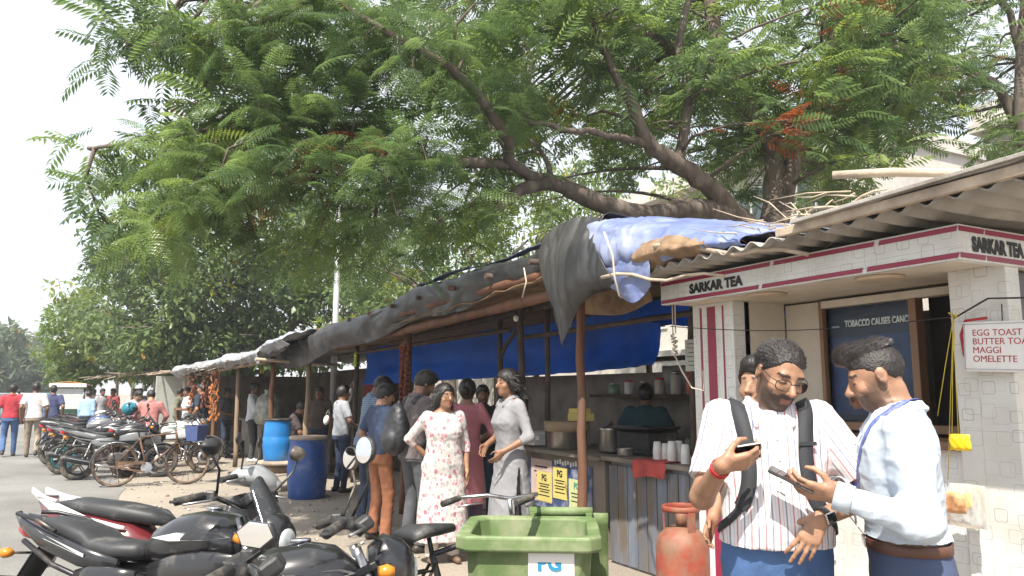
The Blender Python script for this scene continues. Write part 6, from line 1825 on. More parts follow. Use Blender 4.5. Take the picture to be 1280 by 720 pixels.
def sdf_mesh(prims, h):
    lo = np.min([p.lo for p in prims if not getattr(p, 'sub', False)], axis=0) - 3 * h
    hi = np.max([p.hi for p in prims if not getattr(p, 'sub', False)], axis=0) + 3 * h
    n = np.ceil((hi - lo) / h).astype(int) + 1
    D = np.full(n, .25, np.float32)
    ax = [lo[i] + h * np.arange(n[i]) for i in range(3)]
    for p in prims:
        pad = p.k + 2.5 * h
        i0 = np.clip(np.floor((p.lo - pad - lo) / h).astype(int), 0, n); i1 = np.clip(np.ceil((p.hi + pad - lo) / h).astype(int) + 1, 0, n)
        if (i1 <= i0).any(): continue
        sl = tuple(slice(a, b) for a, b in zip(i0, i1))
        X, Y, Z = np.meshgrid(*[ax[i][sl[i]] for i in range(3)], indexing='ij', sparse=True)
        d = p.d(X, Y, Z).astype(np.float32) + np.zeros_like(D[sl])
        cur = D[sl]; k = max(p.k, 1e-4)
        if getattr(p, 'sub', False):
            hh = np.clip(.5 - .5 * (cur + d) / k, 0, 1)
            D[sl] = cur * (1 - hh) - d * hh + k * hh * (1 - hh)
        else:
            hh = np.clip(.5 + .5 * (cur - d) / k, 0, 1)
            D[sl] = cur * (1 - hh) + d * hh - k * hh * (1 - hh)
    ins = D < 0
    c = [ins[a:n[0] - 1 + a, b:n[1] - 1 + b, e:n[2] - 1 + e] for a in (0, 1) for b in (0, 1) for e in (0, 1)]
    sm = sum(q.astype(np.int8) for q in c)
    act = np.argwhere((sm > 0) & (sm < 8))
    idx = np.full(sm.shape, -1, np.int32); idx[tuple(act.T)] = np.arange(len(act))
    offs = np.array([(a, b, e) for a in (0, 1) for b in (0, 1) for e in (0, 1)])
    vals = np.stack([D[tuple((act + o).T)] for o in offs], 1)
    acc = np.zeros((len(act), 3)); cnt = np.zeros(len(act))
    for (a, b) in _EDG:
        va, vb = vals[:, a], vals[:, b]
        m = (va < 0) != (vb < 0)
        t = np.where(m, va / np.where(m, va - vb, 1), 0)
        acc += np.where(m[:, None], offs[a] + t[:, None] * (offs[b] - offs[a]), 0); cnt += m
    V = lo + h * (act + acc / cnt[:, None])
    Q = []
    for axis in range(3):
        u, v = (axis + 1) % 3, (axis + 2) % 3
        s0 = [slice(1, -1)] * 3; s1 = [slice(1, -1)] * 3
        s0[axis] = slice(0, -1); s1[axis] = slice(1, None)
        A, B = ins[tuple(s0)], ins[tuple(s1)]
        for flip, msk in ((False, A & ~B), (True, ~A & B)):
            e = np.argwhere(msk)
            if not len(e): continue
            e[:, u] += 1; e[:, v] += 1
            def cell(du, dv):
                q = e.copy(); q[:, u] += du; q[:, v] += dv
                return idx[tuple(q.T)]
            f = np.stack([cell(-1, -1), cell(0, -1), cell(0, 0), cell(-1, 0)], 1)
            Q.append(f[:, ::-1] if flip else f)
    Q = np.concatenate(Q)
    Q = Q[(Q >= 0).all(1)]
    # light smoothing
    nb = np.zeros_like(V); ct = np.zeros(len(V))
    for i in range(4):
        a, b = Q[:, i], Q[:, (i + 1) % 4]
        np.add.at(nb, a, V[b]); np.add.at(ct, a, 1)
    V = V * .55 + nb / np.maximum(ct, 1)[:, None] * .45
    return V, Q


def vnormals(V, Q):
    N = np.cross(V[Q[:, 2]] - V[Q[:, 0]], V[Q[:, 3]] - V[Q[:, 1]])
    out = np.zeros_like(V)
    for i in range(4): np.add.at(out, Q[:, i], N)
    return out / (np.linalg.norm(out, axis=1)[:, None] + 1e-9)


def folds(V, seed, f, dirs):
    r = np.random.default_rng(seed)
    o = np.zeros(len(V))
    for i in range(5):
        w = r.normal(size=3) * np.array(dirs); w *= f * r.uniform(.7, 1.8) / (np.linalg.norm(w) + 1e-6)
        u = r.normal(size=3) * f * .5
        o += (1 - np.abs(np.sin(V @ w + 1.4 * np.sin(V @ u + i) + r.uniform(0, 6)))) ** 2 * r.uniform(.4, 1)
    return o / 5 - .35


def ik(a, b, l1, l2, hint):
    a, b, hint = np.array(a, float), np.array(b, float), np.array(hint, float)
    d = b - a; L = np.linalg.norm(d); L = min(L, (l1 + l2) * .999); u = d / np.linalg.norm(d)
    x = (l1 * l1 - l2 * l2 + L * L) / (2 * L)
    y = math.sqrt(max(l1 * l1 - x * x, 1e-6))
    w = hint - u * (hint @ u); w /= np.linalg.norm(w) + 1e-9
    return a + u * x + w * y, a + u * L


def hand_prims(w, d, n, right, curl=.5, thumb=.5, sc=1.0, spread=.12, curls=None):
    """palm and five jointed fingers; d: direction of the fingers, n: way the palm faces"""
    d = np.array(d, float); d /= np.linalg.norm(d)
    n = np.array(n, float); n -= d * (n @ d); n /= np.linalg.norm(n)
    s = np.cross(d, n) * (1 if right else -1)              # towards the thumb
    P = []
    w = np.array(w, float)
    for i, (off, l0, seg, r_) in enumerate(((.028, .088, (.043, .026, .021), .0090), (.009, .092, (.047, .030, .022), .0092), (-.010, .088, (.043, .028, .021), .0088), (-.028, .080, (.034, .020, .018), .0080))):
        kn = w + (d * l0 + s * off) * sc
        P.append(Cap(w + (d * .012 + s * off * .62) * sc, kn, .0150 * sc, .0122 * sc, .012))
        c = curl if curls is None else curls[i]
        dirn = d + s * (spread * (off / .028)); dirn /= np.linalg.norm(dirn)
        p = kn; ang = 0
        for j, l in enumerate(seg):
            ang += c * (.75, 1.0, .7)[j]
            q = p + (dirn * math.cos(ang) + n * math.sin(ang)) * l * sc
            P.append(Cap(p, q, r_ * (1 - .08 * j) * sc, r_ * (.93 - .09 * j) * sc, .0035))
            p = q
    b0 = w + (d * .018 + s * .026 + n * .006) * sc
    t1 = b0 + (d * .030 + s * .024 + n * .014 * (1 + thumb)) * sc
    t2 = t1 + (d * .030 + s * .010 * (1 - thumb) + n * .012 * (1 + thumb)) * sc
    t3 = t2 + (d * .024 - s * .008 * thumb + n * .008 * thumb) * sc
    P += [Cap(b0, t1, .0150 * sc, .0120 * sc, .012), Cap(t1, t2, .0108 * sc, .0098 * sc, .005), Cap(t2, t3, .0098 * sc, .0080 * sc, .004)]
    return P


def skin_material(name, col, hair=(.012, .010, .009)):
    m = mat(name, col, .46, var=.16, scale=26, bump=.22, bscale=210, detail=8)
    N, L, bs = nodes_of(m)
    src = bs.inputs['Base Color'].links[0].from_socket
    for at, c, f in (('lip', (.22, .085, .07), .8), ('dark', hair, 1.0)):
        a = N.new('ShaderNodeAttribute'); a.attribute_name = at
        mx = N.new('ShaderNodeMix'); mx.data_type = 'RGBA'
        mu = N.new('ShaderNodeMath'); mu.operation = 'MULTIPLY'; mu.inputs[1].default_value = f
        L.new(a.outputs['Fac'], mu.inputs[0]); L.new(mu.outputs[0], mx.inputs['Factor']); L.new(src, mx.inputs['A']); mx.inputs['B'].default_value = (*c, 1)
        src = mx.outputs['Result']
    L.new(src, bs.inputs['Base Color'])
    bs.inputs['Subsurface Weight'].default_value = .12
    bs.inputs['Subsurface Radius'].default_value = (.02, .008, .004)
    return m


M_skin_a = skin_material('skin_brown', (.26, .135, .080))
M_skin_b = skin_material('skin_tan', (.315, .170, .105))
M_skin_c = skin_material('skin_deep', (.17, .085, .05))
M_hair = mat('black_hair', (.016, .013, .012), .42, var=.5, scale=60, stretch=(1, 1, .3), bump=.5, bscale=120)
M_hair_g = mat('greying_hair', (.022, .018, .017), .45, var=.5, scale=70, bump=.5, bscale=160)
M_shoe = mat('shoe_leather', (.035, .028, .024), .5, var=.2)
M_jean = mat('blue_denim', (.055, .115, .26), .85, var=.25, scale=8, bump=.25, bscale=220, dirt=(.12, .19, .33), dirt_amt=.35, dirt_scale=3)
M_jean_dk = mat('dark_denim', (.025, .038, .075), .85, var=.25, scale=8, bump=.2, bscale=200)
M_trou_navy = mat('navy_trousers', (.045, .065, .125), .8, var=.12, scale=6, bump=.1, bscale=250)
cloth = lambda n, c, v=.10: mat('cloth_' + n, c, .85, var=v, scale=5, bump=.12, bscale=200)


def head_prims(hc, HM, s, nose=1.0, fine=True):
    q = lambda x, y, z: hc + HM @ (np.array([x, y, z]) * s)
    P = [Ell(q(0, -.012, .03), np.array((.077, .097, .088)) * s, HM, .02), Ell(q(0, .022, -.03), np.array((.063, .072, .09)) * s, HM, .03),
         Ell(q(0, .028, -.072), np.array((.052, .055, .042)) * s, HM, .025), Ell(q(0, .070, -.098), np.array((.022, .020, .018)) * s, HM, .02)]
    if fine:
        P += [Cap(q(-.036, .078, .024), q(.036, .078, .024), .013 * s, None, .012)]
        for sg in (-1, 1):
            P += [Ell(q(.032 * sg, .101, .002), np.array((.019, .016, .011)) * s, HM, .010, True), Ell(q(.032 * sg, .0775, .001), np.array((.0150, .0125, .0105)) * s, HM, .004),
                  Ell(q(.041 * sg, .064, -.03), np.array((.024, .024, .022)) * s, HM, .02)]
        P += [Cap(q(0, .087, .012), q(0, .118, -.030), .0080 * s, .0135 * s * nose, .012), Ell(q(0, .102, -.036), np.array((.0185, .012, .009)) * s * nose, HM, .006)]
        P += [Cap(q(-.019, .086, -.064), q(.019, .086, -.064), .0078 * s, None, .006), Cap(q(-.016, .086, -.078), q(.016, .086, -.078), .0082 * s, None, .005),
              Cap(q(-.024, .100, -.0708), q(.024, .100, -.0708), .0022 * s, None, .003)]
        P[-1].sub = True
    else:
        P += [Cap(q(0, .087, .010), q(0, .110, -.032), .008 * s, .014 * s, .012)]
    for sg in (-1, 1):
        EM = HM @ rotm(0, 0, -.25 * sg)
        P += [Ell(q(.079 * sg, -.012, -.008), np.array((.010, .019, .031)) * s, EM, .008)]
        if fine: P += [Ell(q(.089 * sg, -.008, -.006), np.array((.006, .010, .018)) * s, EM, .005, True)]
    return P


def face_masks(V, hc, HM, s, beard, fine):
    L = ((V - hc) @ HM) / s
    x, y, z = L.T
    sm = lambda e0, e1, v: np.clip((v - e0) / (e1 - e0), 0, 1)
    near = (np.linalg.norm(L, axis=1) < .16) & (y > -.1)
    dark = np.zeros(len(V))
    brow = (np.abs(np.abs(x) - .033) < .020) & (np.abs(z - (.026 - .10 * (np.abs(x) - .02) ** 2 * 20)) < .0055) & (y > .06)
    dark = np.where(brow, .92, dark)
    eye = (np.abs(np.abs(x) - .032) < .0155) & (np.abs(z + .003) < .0030) & (y > .07)
    dark = np.where(eye, .9, dark)
    if beard > 0:
        jaw = sm(-.030, -.052, z - .25 * np.maximum(0, .075 - y) * .0) * sm(.012, .03, y + .35 * np.minimum(0, z + .05) * .0 + .01) * (z > -.15)
        side = sm(.015, -.03, z) * (np.abs(x) > .042) * (y > -.012) * (y < .052) * (z > -.12)
        lipz = (np.abs(x) < .021) & (np.abs(z + .071) < .011)
        cheek = (np.abs(x) < .055) & (z > -.052) & (y > .055)
        mous = (np.abs(x) < .030) & (z < -.044) & (z > -.062) & (y > .07)
        m = np.maximum(jaw, side * .8); m = np.where(lipz | cheek, 0, m); m = np.where(mous, 1, m)
        dark = np.maximum(dark, m * beard)
    lip = ((np.abs(x) < .024 - .5 * np.abs(z + .071)) & (np.abs(z + .071) < .0155) & (y > .075)).astype(float)
    return np.where(near, dark, 0), np.where(near, lip, 0)


TORSO_M = [(-.12, .168, .118, -.01), (-.02, .170, .118, -.01), (.10, .152, .110, .0), (.20, .158, .112, .008), (.30, .172, .116, .010), (.38, .178, .110, .004), (.44, .165, .092, -.004), (.485, .110, .070, -.010), (.52, .068, .058, -.012)]
TORSO_F = [(-.12, .178, .122, -.01), (-.02, .172, .120, -.01), (.10, .132, .100, .0), (.20, .138, .108, .012), (.28, .150, .128, .022), (.36, .152, .108, .008), (.43, .145, .084, -.004), (.475, .100, .064, -.010), (.51, .060, .054, -.012)]


def person(label, pos, facing, H=1.70, female=False, skin=None, h=.012, pelvis_z=None, lean=(0, 0, 0), head=(0, 0, 0), R_arm=None, L_arm=None, feet=None, belly=0., wide=1.0,
           top=None, bottom=None, shoes=M_shoe, hair='short', hair_m=None, beard=0., fine=None, hem=-.06, sleeve='short', flare=None, name='person', group=None, neckline=.50, hseed=1, fold=1.0, knees=None, hs=1.0):
    skin = skin or M_skin_a; hair_m = hair_m or M_hair
    s = H / 1.70
    fine = (h < .009) if fine is None else fine
    root = empty(name, (pos[0], pos[1], pos[2] if len(pos) > 2 else 0)); tag(root, label, 'person', group)
    root.rotation_euler = (0, 0, math.atan2(-facing[0], facing[1]))
    pz = (.95 if pelvis_z is None else pelvis_z)
    TM = rotm(*lean); t0 = V3(0, 0, pz) * s
    tq = lambda x, y, z: t0 + TM @ (V3(x, y, z) * s)
    st = np.array(TORSO_F if female else TORSO_M); st[:, 1] *= wide; st[:, 2] *= (1 + wide) / 2
    if belly:
        g_ = np.exp(-((st[:, 0] - .08) / .13) ** 2) * belly
        st[:, 2] += g_ * .7; st[:, 3] += g_ * .55; st[:, 1] += g_ * .5
    st = st * s
    shx = (.172 if not female else .152) * (1 + (wide - 1) * .8)
    hipx = .092
    HM = TM @ rotm(-head[0], 0, 0) if False else TM @ rotm(0, 0, head[1]) @ rotm(-head[0], 0, 0) @ rotm(0, head[2], 0)
    nb, nt = tq(0, -.012, .47), tq(0, .0, .535)
    hc = nt + HM @ (V3(0, .022, .098) * s * hs)
    s0, s = s, s * hs
    body = [Cap(nb, nt + HM @ (V3(0, -.004, .03) * s), .060 * s * (.86 if female else 1), .053 * s * (.84 if female else 1), .03)]
    body += head_prims(hc, HM, s, fine=h < .016)
    s = s0
    bt = st.copy(); bt[:, 1:3] *= .93
    body.append(Loft(bt, TM, t0, 2.3, .03))
    shirt = []; arms_sh = []
    k1, k2 = .29, .255
    fat = .9 if female else 1.0 * (1 + (wide - 1) * .5)
    watch = None
    joints = {}
    for side, spec in ((1, R_arm), (-1, L_arm)):
        sh = tq(shx * side, -.008, .435)
        spec = spec or {}
        wv = spec.get('w')
        wt = tq(*(wv if wv is not None else (.25 * side, .03, -.10)))
        if spec.get('abs') is not None: wt = np.array(spec['abs'], float)
        e, wt = ik(sh, wt, k1 * s, k2 * s, TM @ V3(*spec.get('e', (.4 * side, -1, 0))))
        hd = TM @ V3(*spec['hd']) if 'hd' in spec else (wt - e)
        pn = TM @ V3(*spec.get('pn', (-side, .2, 0)))
        joints[side] = (sh, e, wt)
        body += [Cap(sh, e, .050 * s * fat, .041 * s * fat, .03), Cap(e, wt, .041 * s * fat, .0275 * s * fat, .02)]
        body += hand_prims(wt, hd, pn, side > 0, spec.get('curl', .45), spec.get('thumb', .3), s * (.90 if female else .93), spec.get('spread', .10), spec.get('curls'))
        nrm = TM @ V3(0, 1, 0)
        slv = spec.get('sleeve', sleeve)
        if slv == 'short':
            q = sh + (e - sh) * .78
            arms_sh.append(Cap(sh - (e - sh) * .05, q, .074 * s * fat, .068 * s * fat, .045, True, su=nrm))
        elif slv == 'long':
            arms_sh += [Cap(sh, e, .070 * s * fat, .056 * s * fat, .045, su=nrm), Cap(e, e + (wt - e) * .93, .056 * s * fat, .042 * s * fat, .025, True, su=nrm)]
        elif slv == 'half':
            arms_sh += [Cap(sh, e, .066 * s * fat, .056 * s * fat, .045, su=nrm), Cap(e, e + (wt - e) * .35, .055 * s * fat, .050 * s * fat, .025, True, su=nrm)]
    # legs
    legs, shs = [], []
    fl = .068 if bottom and bottom.get('wide') else .056
    for i, side in enumerate((1, -1)):
        hip = V3(hipx * side, 0, pz - .05) * s
        f_ = (feet[i] if feet else (.11 * side, .02 * side, 0.0)); fy = f_[3] if len(f_) > 3 else .12 * side
        an = V3(f_[0], f_[1], .085 + f_[2]) * s
        kn_h = knees[i] if knees else (.1 * side, 1, .1)
        kn, an = ik(hip, an, .4155 * s, .4055 * s, V3(*kn_h))
        if bottom:
            legs += [Cap(hip, kn, (.070 if flare else .093) * s * wide, (.062 if flare else .070) * s, .03), Cap(kn, an + V3(0, -.0, -.02) * s, .068 * s, fl * s, .02, True)]
        else:
            body += [Cap(hip, kn, .08 * s, .055 * s, .03), Cap(kn, an, .052 * s, .034 * s, .02)]
        fw = V3(math.sin(fy), math.cos(fy), 0)
        he, to = an + V3(0, 0, -.045) * s - fw * .045 * s, an + V3(0, 0, -.052) * s + fw * .15 * s
        shs += [Cap(he, to, .040 * s, .030 * s, .02), Cap(an + V3(0, 0, .02), an + V3(0, 0, -.04) * s, .040 * s, .042 * s, .02)]
    if bottom:
        body_legs = False
    # ---- meshes
    V, Q = sdf_mesh(body, h)
    me = np_mesh('body', V, Q)
    dk, lp = face_masks(V, hc, HM, s * hs, beard, fine)
    attr_f(me, 'dark', dk); attr_f(me, 'lip', lp)
    link('body', me, skin, root)
    # hair
    hp = []
    s_keep, s = s, s * hs
    sh_ = s
    q = lambda x, y, z: hc + HM @ (V3(x, y, z) * sh_)

    def shell(a, b, infl, zsq=1.0, cx=0.0):
        def f(X, Y, Z):
            px, py, pz_ = X - hc[0], Y - hc[1], Z - hc[2]
            x, y, z = [(px * HM[0, i] + py * HM[1, i] + pz_ * HM[2, i]) / s for i in range(3)]
            r0 = np.array((.077 + infl, .097 + infl, .088 + infl * zsq))
            k0 = np.sqrt((x / r0[0]) ** 2 + ((y + .012) / r0[1]) ** 2 + ((z - .03) / r0[2]) ** 2)
            d = (k0 - 1) * .085
            wob = (.0012 if h < .009 else .003) * np.sin(x * 210 + 3 * np.sin(y * 90)) * np.sin(y * 130 + z * 170)
            cut = (a + b * y - z + .010 * np.sin(x * 60) + cx * np.abs(x)) * .75
            return np.maximum(d + wob, cut) * s
        return Fn(f, hc - .15 * s, hc + .15 * s, .008)
    if hair == 'short':
        hp = [shell(-.012, .74, .015, 1.5), Ell(q(0, .02, .105), np.array((.060, .078, .026)) * s, HM, .02), Ell(q(0, .07, .085), np.array((.05, .03, .025)) * s, HM, .02)]
    elif hair == 'balding':
        hp = [shell(.014, .70, .004, 1.0, -.10)]
    elif hair == 'quiff':
        hp = [shell(.0, .70, .003, 1.0)] + [Ell(q(0, .03 - .016 * i, .098 + .004 * math.sin(i)), np.array((.056, .036, .024)) * s, HM @ rotm(.35, 0, 0), .018) for i in range(5)] + [Ell(q(.0, .088, .095), np.array((.050, .034, .028)) * s, HM @ rotm(.3, 0, 0), .02), Ell(q(.0, .06, .112), np.array((.050, .045, .026)) * s, HM, .02)]
    elif hair in ('bun', 'tail', 'loose'):
        hp = [shell(-.040, 1.02, .016, 1.0, -.12)]
        for sg in (-1, 1): hp.append(Ell(q(.058 * sg, -.015, .005), np.array((.034, .062, .085)) * s, HM, .02))
        hp.append(Ell(q(0, -.07, -.02), np.array((.07, .05, .09)) * s, HM, .02))
        if hair == 'bun': hp.append(Ell(q(0, -.125, -.01), np.array((.045, .040, .042)) * s, HM, .012))
        if hair == 'tail':
            p0, p1, p2 = q(0, -.112, .0), q(0, -.155, -.14), tq(0, -.16, .27)
            hp += [Cap(p0, p1, .050 * s, .062 * s, .02), Cap(p1, p2, .060 * s, .030 * s, .02)]
        if hair == 'loose':
            for sg in (-1, 0, 1): hp.append(Cap(q(.06 * sg, -.06, -.03), tq(.09 * sg, -.085, .36), .050 * s, .042 * s, .03))
    V, Q = sdf_mesh(hp, (h if h < .009 else .0085) if h < .013 else h * .8)
    N = vnormals(V, Q)
    L = ((V - hc) @ HM) / s
    V = V + N * (folds(L, hseed, 95, (1, .35, .6)) * (.0045 if h < .009 else .010) * s)[:, None]
    hob = link('hair', np_mesh('hair', V, Q), hair_m, root)
    s = s_keep
    # top
    if top:
        ss = st.copy()
        if flare:                                # long kurta
            hz = flare['hem'] - pz
            ext = [(hz, flare['w'], flare.get('d', .6 * flare['w']), flare.get('y', -.01)), (hz * .55 - .05, flare['w'] * .92, flare.get('d', .6 * flare['w']) * .93, -.01)]
            ss = np.concatenate([np.array(ext) * s, ss])
            ss[2:, 1:3] += .014 * s
        else:
            ss = ss[ss[:, 0] > hem * s - 1e-6]
            r0 = np.array([hem, np.interp(hem * s, st[:, 0], st[:, 1]) / s + .004, np.interp(hem * s, st[:, 0], st[:, 2]) / s + .006, np.interp(hem * s, st[:, 0], st[:, 3]) / s]) * s
            ss = np.concatenate([[r0], ss]); ss[:, 1:3] += .013 * s
        ss = ss[ss[:, 0] < neckline * s]
        slit = None
        if flare and flare.get('slit'):
            zs_ = (flare['slit'] - pz) * s
            slit = lambda x, y, z: np.where(z < zs_, .004 + (zs_ - z) * .14 - np.abs(y) - np.where(x < 0, 0, 9), -9)
        sp = [Loft(ss, TM, t0, 2.3, .035, slit)] + arms_sh
        # collar
        for k in range(14):
            a0, a1 = 2 * math.pi * k / 14, 2 * math.pi * (k + 1) / 14
            gap = top.get('vneck', .35)
            if abs((a0 + .22 - math.pi / 2)) < gap: continue
            cr_ = (.062 if female else .074)
            g2 = lambda a, z: tq(cr_ * math.cos(a), cr_ * 1.0 * math.sin(a) - .008, z)
            if top.get('collar', True):
                dp = lambda a: .030 * max(0, math.sin(a)) ** 1.5
                sp.append(Cap(g2(a0, .520 - dp(a0)), g2(a1, .520 - dp(a1)), .011 * s, None, .010))
                g3 = lambda a, z: tq((cr_ + .012) * math.cos(a), (cr_ + .014) * math.sin(a) - .008, z)
                sp.append(Cap(g3(a0, .500 - dp(a0)), g3(a1, .500 - dp(a1)), .012 * s, None, .010))
            else: sp.append(Cap(g2(a0, .495 - .028 * max(0, math.sin(a0))), g2(a1, .495 - .028 * max(0, math.sin(a1))), .010 * s, None, .012))
        if top.get('collar', True):
            for sg in (-1, 1):
                sp.append(Cap(tq(.058 * sg, .062, .488), tq(.062 * sg, .112, .425), .015 * s, .008 * s, .010))
                sp.append(Cap(tq(.070 * sg, .040, .490), tq(.062 * sg, .112, .425), .014 * s, .007 * s, .010))
        V, Q = sdf_mesh(sp, max(.0062, h * 1.05))
        N = vnormals(V, Q)
        su = ((V - t0) @ TM)[:, 0] / s
        for c in arms_sh:
            ba = c.b - c.a; t = np.clip(((V - c.a) @ ba) / (ba @ ba), 0, 1)
            dd = np.linalg.norm(V - c.a - t[:, None] * ba, axis=1) - (c.ra + (c.rb - c.ra) * t)
            m = (dd < .012) & (np.abs(((V - t0) @ TM)[:, 0]) > shx * s * .86)
            su = np.where(m, c.coord(V[:, 0], V[:, 1], V[:, 2]) / s + .2, su)
        V = V + N * (folds(V / s, hseed + 3, 17, (.8, .8, .6)) * .020 * fold + folds(V / s, hseed + 9, 42, (.6, .6, 1)) * .007 * fold)[:, None] * s
        me = np_mesh('shirt', V, Q); attr_f(me, 'su', su)
        link('kurta' if flare else 'shirt', me, top['m'], root)
    if bottom:
        wst = st[(st[:, 0] < ((.12 if hem > .02 else max(hem + .02, -.015)) if not flare else -.0) * s)].copy()
        if not flare: wst[-1, 0] = (hem + .02 if hem < .02 else .07) * s; wst[:, 1:3] += .008 * s
        bp = [Loft(wst, TM, t0, 2.3, .04)] + legs
        V, Q = sdf_mesh(bp, max(.0095, h * 1.35))
        N = vnormals(V, Q)
        V = V + N * (folds(V / s, hseed + 5, 22, (.5, .5, 1)) * .016)[:, None] * s
        link('trousers', np_mesh('trousers', V, Q), bottom['m'], root)
    if shoes:
        for k in (0, 2):
            V, Q = sdf_mesh(shs[k:k + 2], max(h, .008)); V[:, 2] = np.maximum(V[:, 2], .002)
            link('shoe', np_mesh('shoe', V, Q), shoes, root)
    info = dict(root=root, hc=hc, HM=HM, TM=TM, t0=t0, s=s, tq=tq, J=joints, q=q, hair=hob)
    return info


def face_dir(pos, theta):
    """facing: 0 looks at the camera, -90 towards its left, 180 away from it"""
    t = Vector((-pos[0], -pos[1], 0)).normalized()
    r_ = Vector((-t.y, t.x, 0))
    r_ = r_ if r_.dot(_rt) > 0 else -r_
    a = R(theta)
    return t * math.cos(a) + r_ * math.sin(a)


def strands(info, n, length, comb, m, seed, region, width=.0011):
    """fine hairs lying on the hair shell so that its outline is not smooth"""
    me = info['hair'].data
    co = np.zeros(len(me.vertices) * 3); me.vertices.foreach_get('co', co); co = co.reshape(-1, 3)
    no = np.zeros(len(me.vertices) * 3); me.vertices.foreach_get('normal', no); no = no.reshape(-1, 3)
    L = (co - info['hc']) @ info['HM']
    r = np.random.default_rng(seed)
    ids = np.where(region(L))[0]
    if not len(ids): return
    ids = r.choice(ids, n)
    V, T = [], []
    for i in ids:
        p = co[i] - no[i] * .003
        cd = info['HM'] @ (np.array(comb(L[i])) + r.normal(size=3) * .22)
        cd /= np.linalg.norm(cd)
        l = length * r.uniform(.5, 1.2)
        a = p; b = p + (cd * .6 + no[i] * .5) * l * .5; c = b + (cd - no[i] * .15) * l * .5
        w = np.cross(cd, no[i]); w = w / (np.linalg.norm(w) + 1e-6) * width
        k = len(V); V += [a - w, a + w, b - w * .8, b + w * .8, c]
        T += [(k, k + 1, k + 3), (k, k + 3, k + 2), (k + 2, k + 3, k + 4)]
    me2 = np_mesh('hair_strands', np.array(V), None, np.array(T))
    o = link('hair_strands', me2, m, info['root']); o['kind'] = 'stuff'

# ================================================================== THE TWO MEN IN FRONT OF THE KIOSK
from mathutils.bvhtree import BVHTree


def local_of(info_pos, facing, p):
    a = math.atan2(-facing[0], facing[1])
    d = Vector(p) - Vector((info_pos[0], info_pos[1], 0))
    return np.array(Matrix.Rotation(-a, 3, 'Z') @ d)


def dir_local(facing, d):
    a = math.atan2(-facing[0], facing[1])
    return tuple(Matrix.Rotation(-a, 3, 'Z') @ Vector(d))


def bvh_of(root, names):
    vs, fs = [], []
    for ch in root.children:
        if ch.name.split('.')[0] in names:
            b = len(vs)
            vs += [v.co.copy() for v in ch.data.vertices]
            fs += [[b + i for i in p.vertices] for p in ch.data.polygons]
    return BVHTree.FromPolygons(vs, fs)


def ribbon(pts, nrm, w, t=.004, sm=4):
    """flat band through points, each with a surface normal"""
    P = [Vector(p) for p in pts]; Nn = [Vector(n) for n in nrm]
    b = MB(); V = []
    for i, p in enumerate(P):
        d = (P[min(i + 1, len(P) - 1)] - P[max(i - 1, 0)]).normalized()
        n = Nn[i]; s_ = d.cross(n).normalized()
        for a_, c_ in ((-1, 0), (-.85, 1), (.85, 1), (1, 0)):
            V.append(p + s_ * (a_ * w / 2) + n * (t * c_))
    F_ = []
    for i in range(len(P) - 1):
        for k in range(3): F_.append((i * 4 + k, i * 4 + k + 1, i * 4 + k + 5, i * 4 + k + 4))
    b.add(V, F_, True)
    return b


def smooth_path(pts, n=40):
    P = [Vector(p) for p in pts]; out = []
    for i in range(n + 1):
        t = i / n * (len(P) - 1); a = min(int(t), len(P) - 2); f = t - a
        g_ = lambda q: P[min(max(q, 0), len(P) - 1)]
        out.append(_cr(g_(a - 1), g_(a), g_(a + 1), g_(a + 2), f))
    return out


def stick_on(bvh, pts, off=.006, n=40):
    """push a path onto the nearest cloth surface"""
    pp, nn = [], []
    for p in smooth_path(pts, n):
        loc, nor, _, _ = bvh.find_nearest(p)
        pp.append(loc + nor * off); nn.append(nor)
    for _ in range(3):
        nn = [(nn[max(i - 1, 0)] + nn[i] + nn[min(i + 1, len(nn) - 1)]).normalized() for i in range(len(nn))]
        pp = [pp[0]] + [(pp[i - 1] + pp[i] * 2 + pp[i + 1]) / 4 for i in range(1, len(pp) - 1)] + [pp[-1]]
    return pp, nn


def ring_on(a, b, at, r_, w, m, name, root, t=.003, n=24):
    a, b = Vector(a), Vector(b); d = (b - a).normalized(); c = a.lerp(b, at)
    u, v = _basis(d)
    q = MB(); V = []
    for k in range(n):
        an = 2 * math.pi * k / n; o_ = u * math.cos(an) + v * math.sin(an)
        for rr_, ww in ((r_, -w / 2), (r_ + t, -w / 2), (r_ + t, w / 2), (r_, w / 2)): V.append(c + o_ * rr_ + d * ww)
    F_ = [(k * 4 + j, k * 4 + (j + 1) % 4, ((k + 1) % n) * 4 + (j + 1) % 4, ((k + 1) % n) * 4 + j) for k in range(n) for j in range(4)]
    q.add(V, F_, True)
    return q.build(name, m, root, fix=True)


def stripe_shirt(name, base, lines, period):
    m = mat(name, base, .8, bump=.1, bscale=220)
    N, L, bs = nodes_of(m)
    at = N.new('ShaderNodeAttribute'); at.attribute_name = 'su'
    mu = N.new('ShaderNodeMath'); mu.operation = 'MULTIPLY'; mu.inputs[1].default_value = 1 / period
    L.new(at.outputs['Fac'], mu.inputs[0])
    fr = N.new('ShaderNodeMath'); fr.operation = 'FRACT'; L.new(mu.outputs[0], fr.inputs[0])
    r = N.new('ShaderNodeValToRGB'); r.color_ramp.interpolation = 'CONSTANT'
    e = r.color_ramp.elements
    e[0].position, e[0].color = 0, (*base, 1)
    e[1].position, e[1].color = .999, (*base, 1)
    for (p, w_, c) in lines:
        k = e.new(p); k.color = (*c, 1)
        k = e.new(p + w_); k.color = (*base, 1)
    L.new(fr.outputs[0], r.inputs[0]); L.new(r.outputs[0], bs.inputs['Base Color'])
    return m


